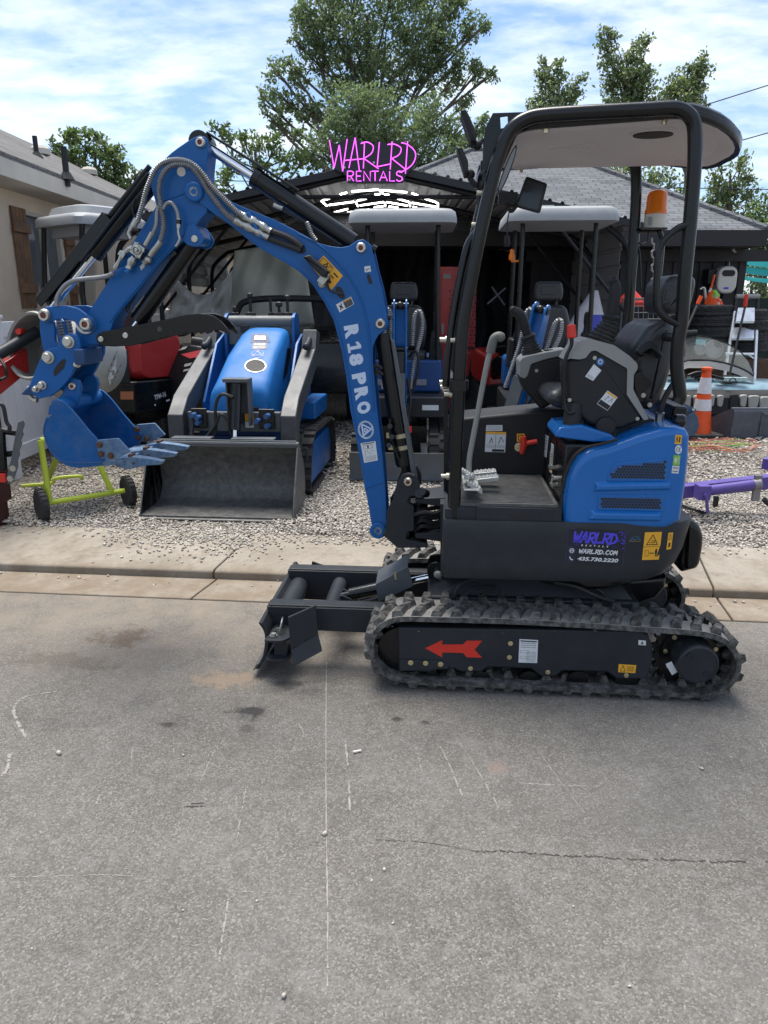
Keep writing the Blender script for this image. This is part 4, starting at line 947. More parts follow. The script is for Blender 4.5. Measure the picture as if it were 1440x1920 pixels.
 d=Decal(FM,[(1197,1209),(1211,1210),(1211,1201),(1197,1200)]);d.rect(0,0,1,1,0);d.poly([(.3,.2),(.7,.2),(.5,.85)],1);eb('symbol_label',d.mb,[M['labelwhite'],M['ink']],FO,smooth=0)
 mb=MB();a=E.pts([(729,1190),(735,1173),(745,1179),(739,1198)],.09);mb.add(a,[(0,1,2,3)]);eb('hang_tag',mb,M['labelwhite'],FO,smooth=0)
 a=E.pts([(1248,1245),(1259,1240),(1270,1260),(1260,1266)],.02);mb=MB();mb.add(a,[(0,1,2,3)]);eb('hang_tag',mb,M['labelwhite'],FO,smooth=0)
 pts=[];g=np.random.default_rng(8)
 for k in range(420):u,z=E.uz(g.uniform(760,1200),1180,.1);pts.append((u,g.uniform(.035,.19),z+.01+g.uniform(0,.018)))
 o=stones('caked_gravel',np.array(pts),g.uniform(.005,.013,420),stone_material('brown_dirt',[(0,(.05,.04,.03)),(.6,(.12,.095,.07)),(1,(.25,.22,.18))]),4);o.parent=FO;o['kind']='stuff'
 mb=MB();u0,u1=E.uz(800,1200,.3)[0],E.uz(1180,1200,.3)[0];mb.bb((u0,.20,.20),(u1,.78,.38));mb.hexa([(u0+.05,.22,.375),(u1-.02,.22,.375),(u1-.02,.76,.375),(u0+.05,.76,.375),(u0+.2,.28,.47),(u1-.1,.28,.47),(u1-.1,.7,.47),(u0+.2,.7,.47)])
 for x in(880,1120):u=E.uz(x,1200,.3)[0];mb.bb((u-.05,.19,.24),(u+.05,.80,.34))
 eb('centre_frame',mb,M['grey'],bevel=.01)
 cu=E.uz(1075,1100,VC)[0];mb=MB();mb.lathe([(.30,.44),(.32,.46),(.32,.50),(.29,.51),(.29,.57)],(cu,VC,0),(0,0,1),40);eb('slew_ring',mb,M['black'])
 mb=MB();poly=E.pg([(1110,1085),(1245,1075),(1242,1095),(1225,1115),(1190,1126),(1120,1128)],.35);mb.pillow(poly,.3,.75,.02);eb('belly_plate',mb,M['black'])
 mb=MB()
 for pts,r in((([(850,1122,.2),(858,1102,.2),(872,1090,.22),(895,1086,.25)]),.0105),([(1040,1093,.2),(1080,1100,.16),(1120,1118,.16),(1150,1128,.2)],.011),([(870,1120,.2),(890,1103,.2),(930,1100,.24)],.005),([(1085,1095,.22),(1120,1105,.2),(1140,1125,.22)],.007),([(900,1118,.2),(925,1108,.22),(945,1112,.24)],.005)):
  mb.cut().tube(cr(E.p3(pts),6),r,8)
 eb('travel_hose',mb,M['hose'])
undercarriage()
# ---- dozer blade
def blade():
 prof=E.pg([(479,1255),(491,1234),(496,1210),(495,1186),(484,1168)],.08);th=.018
 q=[(a[0],a[2])for a in cr([(u,0,z)for u,z in prof],5)];ring=q+[(u+th,z+.002)for u,z in reversed(q)]
 mb=MB();mb.loft([[(u,.08,z)for u,z in ring],[(u,.90,z)for u,z in ring]]);bl=eb('dozer_blade',mb,M['grey'],bevel=.003)
 mb=MB();k=q[:4];r2=[(u-.012,z-.004)for u,z in k]+[(u-.001,z)for u,z in reversed(k)];mb.loft([[(u,.075,z)for u,z in r2],[(u,.905,z)for u,z in r2]]);eb('cutting_edge',mb,M['bucketsteel'],bl)
 mb=MB();a=E.pts([(545,1219),(540,1158),(588,1145),(592,1200)],.035);b=E.pts([(554,1245),(545,1219),(592,1200),(602,1227)],.035)
 a=[Vector(x)for x in a];b=[Vector(x)for x in b];a[2].y+=.06;a[3].y+=.06;b[2].y+=.06;b[3].y+=.05;b[0].y-=.02;b[3].y-=.02
 t=Vector((-.002,.014,0))
 for qd in(a,b):mb.hexa([*qd,*[x+t for x in qd]])
 eb('blade_extension',mb,M['grey'],bevel=.002)
 mb=MB();z1=E.uz(520,1200,.06)[1];u0=E.uz(500,1200,.06)[0];u1=E.uz(538,1200,.06)[0]
 for z in(z1,z1-.095):mb.plan(rnd_corners([(u0-.006,.03),(u1-.02,.03),(u1+.01,.06),(u1+.02,.20),(u0+.01,.20)],.015),z,z+.012)
 mb.bb((u0+.03,.07,z1-.083),(u1-.005,.18,z1-.001));eb('extension_bracket',mb,M['grey'],bevel=.002)
 mb=MB();mb.bolt((u0+.03,.07,z1+.012),.013,.016,(0,0,1));mb.bolt((u0+.035,.13,z1+.012),.011,.014,(0,0,1));mb.tube(cr([(u0+.05,.10,z1+.02),(u0+.06,.11,z1+.06),(u0+.055,.16,z1+.065),(u0+.05,.17,z1+.02)],6),.005,8);eb('lock_pin',mb,M['steel'])
 mb=MB();qd=[Vector(x)for x in E.pts([(580,1088),(585,1053),(616,1064),(616,1090)],.93)];t=Vector((0,.014,0));mb.hexa([*qd,*[x+t for x in qd]])
 qd=[Vector(x)for x in E.pts([(604,1086),(607,1062),(611,1064),(608,1087)],.90)];mb.hexa([*qd,*[x+Vector((.01,.03,0))for x in qd]]);eb('blade_extension',mb,M['grey'],bevel=.002)
 mb=MB();u0=E.uz(560,1080,.93)[0];z1=E.uz(570,1075,.9)[1];mb.bb((u0-.05,.84,z1-.02),(u0+.10,.94,z1-.008));mb.bb((u0-.05,.84,z1-.11),(u0+.10,.94,z1-.098));eb('extension_bracket',mb,M['grey'],bevel=.002)
 zt,zb=E.uz(600,1140,.2)[1],E.uz(640,1187,.2)[1];ua,ub=E.uz(500,1150,.2)[0],E.uz(900,1150,.2)[0]
 for v in(.20,.68):
  mb=MB();zb-=.05 if v>.5 else 0;mb.hexa([(ua+.03,v,zb+.01),(ub,v,zb),(ub,v+.085,zb),(ua+.03,v+.085,zb+.01),(ua,v,zt),(ub,v,zt),(ub,v+.085,zt),(ua,v+.085,zt)])
  mb.box(((ua+ub)/2,v+.0425,zt+.004),(ub-ua-.02,.074,.008));eb('push_arm',mb,M['grey'],bevel=.006)
 mb=MB();c=E.uz(547,1100,VC);mb.cyl((c[0],.286,(zt+zb)/2),(c[0],.679,(zt+zb)/2),0.052,24);c2=E.uz(628,1110,VC);mb.cyl((c2[0],.286,(zt+zb)/2+.02),(c2[0],.679,(zt+zb)/2+.02),.040,20);eb('cross_tube',mb,M['grey'])
 a=Vector(E.at(632,1120,VC));b=Vector(E.at(830,1077,VC));d=(b-a).normalized()
 mb=MB();
 for dv in(-.045,.035):p=[(a.x-.03,a.z-.05),(a.x-.03,a.z),(a.x+.03,a.z+.03),(a.x+.08,a.z+.01),(a.x+.10,a.z-.03),(a.x+.06,a.z-.05)];mb.prism(p,VC+dv,VC+dv+.012)
 eb('cylinder_bracket',mb,M['grey'],bevel=.002)
 mb=MB();mb.cyl(a+d*.07,a+d*.34,.033,18);mb.cyl(a,a+d*.08,.02,12);mb.tube(cr([a+d*.1+Vector((0,-.03,-.03)),a+d*.16+Vector((0,-.055,-.035)),a+d*.34+Vector((0,-.055,-.01))],5),.010,8);eb('blade_cylinder',mb,M['black'])
 mb=MB();mb.cyl(a+d*.34,b,.019,16);eb('cylinder_rod',mb,M['chrome'])
 mb=MB();q=E.pts([(710,1129),(704,1096),(765,1063),(775,1099)],.40);q=[Vector(x)for x in q];mb.hexa([*q,*[x+Vector((0,.008,0))for x in q]]);n=Vector((0,.14,.02));t=[q[1],q[2],q[2]+n,q[1]+n];mb.hexa([*t,*[x+Vector((0,0,-.008))for x in t]]);gd=eb('cylinder_guard',mb,M['midgrey'],bevel=.002)
 mb=MB();
 for x,y in((741,1075),(741,1080),(742,1085)):mb.cut().bolt(E.at(x,y,.40),.005,.005)
 eb('guard_bolt',mb,M['brass'],gd)
 mb=MB();p=E.pg([(800,1070),(806,1058),(820,1055),(832,1060),(838,1080),(850,1100),(842,1112),(825,1110),(806,1095)],VC-.07);mb.cut().prism(rnd_corners(p,.015),VC-.07,VC-.05);mb.cut().prism(rnd_corners(p,.015),VC+.05,VC+.07);eb('lift_lug',mb,M['black'])
 mb=MB();mb2=MB();a=E.at(821,1075,VC-.075);mb.lathe([(.02,0),(.02,.02),(.013,.022)],a,(0,-1,0),16);b2=E.at(829,1088,VC-.072);mb.tube([a,(a[0],a[1]-.006,a[2]),(b2[0],b2[1],b2[2])],.012,8);eb('lug_pin',mb,M['pin'])
blade()
# ---- house: lower body, deck, covers
def house_body():
 u0=E.uz(829,1030,.04)[0]
 lv=[(1092,1190,.05),(1090,1212,.012),(1080,1232,0),(1060,1250,0),(1035,1262,0),(1010,1269,0),(985,1276,0),(979,1276,.006)]
 rings=[]
 for py,px,ins in lv:
  z=E.uz(1000,py,.04)[1];u1=E.uz(px,py,.32)[0];v0,v1=.04+ins,.94-ins;r1=.17;ring=[]
  def arc(cx,cy,r,a0,a1,n):
   for k in range(n+1):a=R(a0+(a1-a0)*k/n);ring.append((cx+r*math.cos(a),cy+r*math.sin(a),z))
  uu=u0+ins*.5
  arc(uu+.02,v0+.02,.02,180,270,4);
  for t in(.2,.4,.6,.8):ring.append((uu+(u1-r1-uu)*t,v0,z))
  arc(u1-r1,v0+r1*1.1,r1,-90,-20,8);arc(u1-r1,v1-r1*1.1,r1,20,90,8);arc(uu+.02,v1-.02,.02,90,180,4);rings.append(ring)
 rings=[[(u,(min(v,v)if abs(v)else v),z)for u,v,z in rr]for rr in rings]
 mb=MB();mb.loft(rings);sk=eb('body_skirt',mb,M['grey'],smooth=40)
 d=Decal(mb,[(1059,1054),(1168,1060),(1175,995),(1065,990)]);d.rect(0,0,1,1,0,.0012,4)
 BL={'W':[[(0,1),(.22,0)],[(.22,0),(.48,.75)],[(.48,.75),(.68,0)],[(.68,0),(1,1.05)]],'A':[[(0,0),(.55,1.05)],[(.55,1.05),(.9,0)],[(.15,.35),(.85,.38)]],'R':[[(.1,0),(.15,1)],[(0,.95),(.75,.95),(.95,.75),(.75,.5),(.15,.45)],[(.35,.45),(1,-.08)]],'L':[[(.15,1),(.05,.05)],[(.05,.05),(.95,.1)]],'D':[[(.15,1),(.1,0)],[(-.05,.95),(.6,.9),(.98,.55),(.75,.15),(.1,0)]],'C':[[(.9,.85),(.55,1),(.15,.7),(.1,.3),(.45,0),(.9,.12)]],'O':[[(.5,1),(.1,.7),(.1,.25),(.5,0),(.9,.3),(.9,.75),(.5,1)]],'M':[[(.05,0),(.2,1)],[(.2,1),(.5,.35)],[(.5,.35),(.85,1)],[(.85,1),(.95,0)]]}
 def brush(txt,x0,y0,x1,y1,mi,w,gap=.16,dot=None):
  n=len(txt);tw=(x1-x0)/(n+gap*(n-1));x=x0
  for i,ch in enumerate(txt):
   if ch=='.':d.disc(x+tw*.25,y0+.01,w*.7,w*1.0,mi);x+=tw*.62;continue
   for s_ in BL[ch]:d.line([(x+tw*a+(y0+(y1-y0)*b-y0)*.10,y0+(y1-y0)*b)for a,b in s_],w,mi,.0018+i*.00004)
   x+=tw*(1+gap)
 brush('WARLRD',.10,.60,.84,.90,1,.034,.08)
 for i,ch in enumerate('RENTALS'):d.text(ch,.25+i*.072,.495,.282+i*.072,.545,2,.0018,.03,.2)
 d.rect(.14,.515,.20,.522,1,.0017);d.rect(.78,.515,.84,.522,1,.0017)
 d.rect(.0,.455,.97,.462,3,.0017);d.rect(.0,.235,.97,.242,3,.0017)
 brush('WARLRD.COM',.22,.29,.905,.41,2,.016,.12);d.text('435.730.2220',.21,.075,.91,.185,2,.0018,.035,.22)
 for a,b in((.10,.35),(.10,.125)):
  for k in range(20):t0,t1=2*math.pi*k/20,2*math.pi*(k+1)/20;d.line([(a+.055*math.cos(t0),b+.092*math.sin(t0)),(a+.055*math.cos(t1),b+.092*math.sin(t1))],.006,3)
 for k in range(16):t0,t1=2*math.pi*k/16,2*math.pi*(k+1)/16;d.line([(.10+.036*math.cos(t0),.35+.062*math.sin(t0)),(.10+.036*math.cos(t1),.35+.062*math.sin(t1))],.010,2);d.line([(.10+.016*math.cos(t0),.35+.062*math.sin(t0)),(.10+.016*math.cos(t1),.35+.062*math.sin(t1))],.008,2)
 d.line([(.065,.35),(.135,.35)],.008,2);d.line([(.075,.165),(.085,.12),(.105,.092),(.13,.085)],.018,2)
 g=random.Random(6)
 for k in range(26):a,b=g.uniform(.88,.99),g.uniform(.50,.95);d.line([(a,b),(min(.995,a+g.uniform(-.03,.05)),b+g.uniform(-.04,.04))],g.uniform(.004,.014),1,.0017)
 d.line([(.004,.005),(.996,.005),(.996,.995),(.004,.995),(.004,.005)],.005,3,.0017)
 eb('phone_sticker',d.mb,[M['navyink'],M['purpleink'],M['white'],mat('dim_violet_line',(.06,.055,.16),.5,0,0)],sk,label='black sticker with violet lettering, web address and phone number',smooth=0)
 d=Decal(mb,[(1203.5,1050),(1235,1049),(1241,997),(1209,998)]);d.rect(0,0,1,1,0,.0012,3);d.line([(.18,.55),(.82,.55),(.5,.90),(.18,.55)],.045,1);d.line([(.36,.62),(.64,.62),(.64,.69)],.035,1);d.line([(.45,.72),(.6,.66)],.035,1)
 d.rect(.0,.475,1,.485,1,.0016);d.line([(.14,.14),(.34,.14),(.34,.34),(.14,.34),(.14,.14)],.02,1);d.line([(.42,.24),(.62,.24)],.03,1);d.poly([(.40,.24),(.48,.28),(.48,.20)],1);d.poly([(.66,.24),(.58,.28),(.58,.20)],1);d.disc(.78,.37,.05,.03,1);d.rect(.72,.22,.85,.34,1,.0016);d.rect(.74,.12,.78,.22,1,.0016);d.rect(.80,.12,.84,.22,1,.0016)
 eb('warning_label',d.mb,[M['yellow'],M['ink']],sk,smooth=0)
 d=Decal(mb,[(1249,1031),(1258,1029),(1262,998),(1253,999)]);d.rect(0,0,1,1,0,.0012,3);d.line([(.2,.6),(.8,.6),(.5,.9),(.2,.6)],.07,1);d.rect(.3,.15,.7,.4,1,.0016);eb('warning_label',d.mb,[M['yellow'],M['ink']],sk,smooth=0)
 d=Decal(mb,[(1178,1016),(1202,1016),(1204,1004),(1180,1003)]);d.line([(.05,.2),(.3,.45),(.5,.3),(.7,.6),(.95,.3)],.08,0,.0012);d.line([(.15,.5),(.4,.8),(.8,.85)],.05,0,.0012);d.line([(.1,.1),(.9,.12)],.08,1,.0012);eb('torn_sticker',d.mb,[mat('faded_blue',(.03,.10,.16),.6),mat('faded_tan',(.14,.10,.05),.6)],sk,smooth=0)
 mb=MB();p=E.pg([(1264,962),(1284,962),(1297,972),(1303,990),(1302,1010),(1296,1042),(1290,1050),(1262,1057),(1258,1040)],.35);mb.pillow(rnd_corners(p,.012),.22,.76,.03);eb('rear_bumper',mb,M['black'])
 mb=MB();p=E.pg([(757,951),(895,951),(1053,956),(1053,986),(895,983),(836,980),(836,957)],.062);p=E.pg([(834,953),(1053,956),(1053,987),(834,981)],.062);mb.prism(p,.062,.30);dk=eb('deck_panel',mb,M['grey'],bevel=.004)
 mb=MB();p=E.pg([(893,950),(1053,955),(1053,986),(893,983)],.054);hole=E.pg([(956,961),(996,961.5),(996,973.5),(956,973)],.054)
 mb.prism(p,.054,.0615);mb.build('step_cover',M['grey'],dk,bevel=.002)
 mb=MB();mb.pillow(rnd_corners(hole,.010,5),.0525,.056,.0008);mb.build('slot',M['ink'],dk)
 zt=E.uz(950,951,.062)[1];ua,ub=E.uz(848,950,.1)[0],E.uz(1052,955,.08)[0]
 mb=MB();mb.bb((ua,.066,zt-.06),(ub,.88,zt-.002));eb('floor_plate',mb,M['grey'])
 mb=MB();n=26
 pr=[]
 for k in range(n):
  v=.09+(.62-.09)*k/n;d_=(.62-.09)/n
  for t,h in((.12,.004),(.3,.014),(.6,.014),(.78,.004)):pr.append((v+d_*t,zt+h))
 pr=[(.085,zt-.001),(.085,zt+.004)]+pr+[(.625,zt+.004),(.625,zt-.001)]
 mb.across(pr,ua+.03,ub-.03)
 for a,b,c,e in((ua+.02,ua+.03,.08,.63),(ub-.03,ub-.015,.08,.63),(ua+.02,ub-.015,.073,.085)):mb.bb((a,c,zt-.001),(b,e,zt+.012))
 eb('floor_mat',mb,mat('ribbed_mat',(.075,.074,.070),.7,0,.25,8,dust=.6,dustcol=(.20,.19,.17)),smooth=30)
 q=E.pg([(868,784),(1022,773),(1006,897),(868,900)],.65);mb=MB();zt2=zt-.01
 p=[(ua-.02,zt2),(ub+.1,zt2),(ub+.1,q[1][1]+.02),(q[0][0],q[0][1])];mb.prism(p,.65,.93);sb=eb('side_box',mb,M['blackmatte'],bevel=.012)
 d=Decal(mb,[(909,847),(947,848),(949,810),(911,809)]);d.rect(0,0,1,1,0);d.rect(0,.88,1,1,1,.0014);d.line([(.5,0),(.5,.95)],.015,2);d.line([(.2,.4),(.3,.7),(.35,.45)],.03,2);d.line([(.65,.4),(.75,.75),(.9,.5)],.03,2);d.scribble(.05,.2,.95,.36,3,3,.0016,8);d.rect(.35,.02,.95,.14,2,.0015)
 eb('warning_label',d.mb,[M['labelwhite'],M['yellow'],M['ink'],M['inkgrey']],sb,smooth=0)
 d=Decal(mb,[(911,808),(942,808),(942,797),(912,797)]);d.rect(0,0,1,1,0);d.scribble(.08,.15,.95,.85,3,1,.0016,4);eb('pictogram_label',d.mb,[M['labelwhite'],M['inkgrey']],sb,smooth=0)
 d=Decal(mb,[(969,828),(984,828),(984,813),(969,813)]);d.rect(0,0,1,1,0);d.line([(.2,.2),(.8,.2),(.8,.8),(.2,.8),(.2,.2)],.08,1);eb('warning_label',d.mb,[M['yellow'],M['ink']],sb,smooth=0)
 mb=MB();c=E.at(973,838,.65);mb.lathe([(.022,-.002),(.022,.006),(.012,.006),(.010,.001)],c,(0,-1,0),18);eb('key_plate',mb,M['brass'],sb)
 mb=MB();c=Vector(E.at(983,832,.62));mb.tube([c+Vector((-.005,0,.035)),c,c+Vector((-.01,0,-.05))],[.014,.018,.010],8);mb.cyl(c,c+Vector((.06,-.01,.015)),.012,10);eb('battery_switch',mb,M['red'],sb)
 mb=MB();a=E.at(948,774,.80);mb.box(a,(.06,.05,.012));eb('latch',mb,M['black'],sb,bevel=.003)
 zs=E.uz(1050,832,.10)[1];us=E.uz(1052,945,.09)[0];ue=E.uz(1262,880,.3)[0]
 mb=MB();mb.bb((us-.002,.095,zt-.02),(ue-.1,.80,zs));mb.bb((us+.09,.22,zs+.002),(ue-.12,.70,zs+.09));st=eb('seat_base',mb,M['black'],bevel=.012)
 for corners,sd in(([(1016,853),(1025,858),(1029,818),(1018,812)],1),([(1032,868),(1036,871),(1039,834),(1034,830)],2),([(1030,884),(1035,888),(1038,850),(1032,846)],3),([(1034,914),(1038,916),(1040,892),(1035,889)],4)):
  d=Decal(mb,corners);d.rect(0,0,1,1,0);d.rect(0,.02,.5,.25,1,.0014);d.scribble(.1,.3,.9,.95,5,2,.0015,sd)
  eb('panel_label',d.mb,[M['labelwhite'],M['yellow'],M['inkgrey']],st,smooth=0)
 mb=MB()
 for v,z in((.18,zt+.10),(.30,zt+.12),(.22,zt+.06)):mb.cut().cyl((us-.025,v,z),(us,v,z),.011,10);mb.cyl((us-.02,v,z-.004),(us-.02,v+.05,z-.004),.007,8)
 eb('panel_latch',mb,M['steel'],st)
 mb=MB();mb.bb((us-.008,.30,zt+.03),(us-.003,.31,zs-.02));mb.bb((us-.008,.47,zt+.03),(us-.003,.48,zs-.02));eb('panel_seam',mb,M['ink'],st)
 CP=[(1053,987),(1056,930),(1062,896),(1070,872),(1083,853),(1102,841),(1135,833),(1158,825),(1192,812),(1236,800),(1262,797),(1282,802),(1289,814),(1287,858),(1282,905),(1275,950),(1272,972),(1244,988),(1155,991)]
 mb=MB();p=[(a[0],a[2])for a in cr([(u,0,z)for u,z in E.pg(CP,.10)],3,True)];p=E.pg(CP,.095)
 mb.pillow(p,.05,.92,.034,6);CM=mb;ec=eb('engine_cover',mb,M['blue_gloss'],smooth=42)
 mb=MB()
 def ledge(px,h):
  q=[Vector(a)for a in E.pts(px,.046)];b=[Vector(a)+Vector((0,.012,0))for a in E.pts([(px[0][0]-8,px[0][1]+6),(px[1][0]+6,px[1][1]+6),(px[2][0]+6,px[2][1]-8),(px[3][0]-8,px[3][1]-8)],.046)]
  mb.hexa([*[x+Vector((0,-h,0))for x in q],*b])
 ledge([(1118,918),(1254,915),(1254,907),(1122,909)],.012);ledge([(1108,972),(1236,974),(1236,964),(1114,962)],.012)
 eb('pressed_ledge',mb,M['blue_gloss'],ec,bevel=.005,seg=3)
 for cs in([(1142,897),(1248,898),(1249,863),(1158,873),(1144,886)],[(1124,951),(1240,955),(1241,932),(1126,932)]):
  q=E.pg(cs,.049);fr_=E.pg([(x+(4 if x>1190 else-4),y+(4 if y>(cs[0][1]-18)else-4))for x,y in cs],.049)
  mb=MB();mb.prism(fr_,.046,.0495);mb.mat(0);fo=eb('vent_frame',mb,M['blue_gloss'],ec,bevel=.002)
  mb=MB();mb.prism(q,.0445,.0458);vt=eb('vent',mb,mat('vent_mesh',(.03,.11,.30),.4,.2,0),fo,smooth=0)
  lo=[min(a[i]for a in q)for i in(0,1)];hi=[max(a[i]for a in q)for i in(0,1)];h=.0125;mb=MB();row=0;z=lo[1]+h*.6
  def inside(u,z):
   c_=False;j=len(q)-1
   for i in range(len(q)):
    if(q[i][1]>z)!=(q[j][1]>z)and u<(q[j][0]-q[i][0])*(z-q[i][1])/(q[j][1]-q[i][1])+q[i][0]:c_=not c_
    j=i
   return c_
  while z<hi[1]:
   u=lo[0]+h*(.6 if row%2 else 1.1)
   while u<hi[0]:
    if all(inside(u+du,z+dz)for du in(-h*.32,h*.32)for dz in(-h*.32,h*.32)):mb.add([(u+h*.50*math.cos(R(60*k+30)),.0440,z+h*.50*math.sin(R(60*k+30)))for k in range(6)],[(0,1,2,3,4,5)])
    u+=h
   z+=h*.87;row+=1
  mb.build('vent_holes',M['ink'],vt,smooth=0)
 for nm,cs,kind in(('warning_label',[(1264.5,832),(1277,833),(1279,816),(1266.5,815)],0),('conformity_mark',[(1265,851),(1278,852),(1279,835),(1266,834)],1),('sound_label',[(1261,872),(1274,873),(1276,854),(1263,853)],2),('white_label',[(1259,887),(1272,888),(1274,874),(1260.5,873)],3)):
  d=Decal(CM,cs);
  if kind==0:d.rect(0,0,1,1,0,.0012,3);d.line([(.15,.2),(.3,.8),(.45,.2)],.09,1);d.rect(.6,.2,.8,.8,1,.0016)
  if kind==1:d.disc(.5,.5,.5,.5,2,.0012);d.line([(.48,.75),(.25,.65),(.2,.4),(.45,.25)],.08,1);d.line([(.82,.75),(.6,.65),(.56,.4),(.8,.25)],.08,1);d.line([(.56,.5),(.76,.5)],.07,1)
  if kind==2:d.rect(0,0,1,1,3,.0012,3);d.disc(.38,.5,.2,.28,2);d.line([(.38,.3),(.38,.72)],.06,3,.002);d.scribble(.65,.15,.95,.9,4,2,.0016,3)
  if kind==3:d.rect(0,0,1,1,2,.0012,3);d.scribble(.15,.55,.9,.9,1,1,.0016,2);d.scribble(.1,.1,.9,.45,1,1,.0016,4)
  eb(nm,d.mb,[M['yellow'],M['ink'],M['labelwhite'],M['green']],ec,smooth=0)
 mb=MB();p=E.pg([(1042,819),(1042,812),(1051,801),(1090,797),(1146,815),(1159,826),(1110,829),(1066,823)],.10);mb.pillow(p,.098,.36,.008);fp=eb('filler_panel',mb,M['blue_gloss'],smooth=40)
 mb=MB();c=Vector(E.at(1070,812,.16));mb.lathe([(.055,-.01),(.060,.02),(.050,.024),(.046,.010)],c,(0,0,1),24);mb.cyl(c+Vector((.0,0,.0)),c+Vector((.01,.02,.12)),.038,16);eb('filler_boot',mb,M['blackmatte'],fp)
 mb=MB();mb.tube(cr(E.pts([(1050,985),(1053,930),(1059,896),(1067,872),(1080,852),(1100,839),(1134,831),(1157,824)],.062),6),.006,6);eb('seal_strip',mb,M['blackmatte'],ec)
 mb=MB();c=Vector(E.at(1235,796,.22));mb.lathe([(.024,-.03),(.024,.0),(.017,.004),(.017,.04),(.020,.05),(.012,.052)],c,(0,0,1),16);ft=eb('post_socket',mb,M['steel'])
 mb=MB();mb.tube(cr([c+Vector((0,0,.04)),c+Vector((.01,.0,.10)),c+Vector((.05,.02,.17)),c+Vector((.10,.04,.2))],5),.012,8);eb('cable_boot',mb,M['blackmatte'],ft)
 mb=MB();mb.box(E.at(1205,806,.2),(.10,.06,.012),rz=R(20));eb('hinge_strap',mb,M['black'],ec,bevel=.003)
 mb=MB();p=E.pg([(1252,800),(1262,760),(1288,762),(1284,800)],.3);mb.prism(p,.28,.75);mb.cyl(E.at(1262,790,.2),E.at(1284,790,.2),.03,12);eb('post_foot',mb,M['black'],bevel=.01)
house_body()
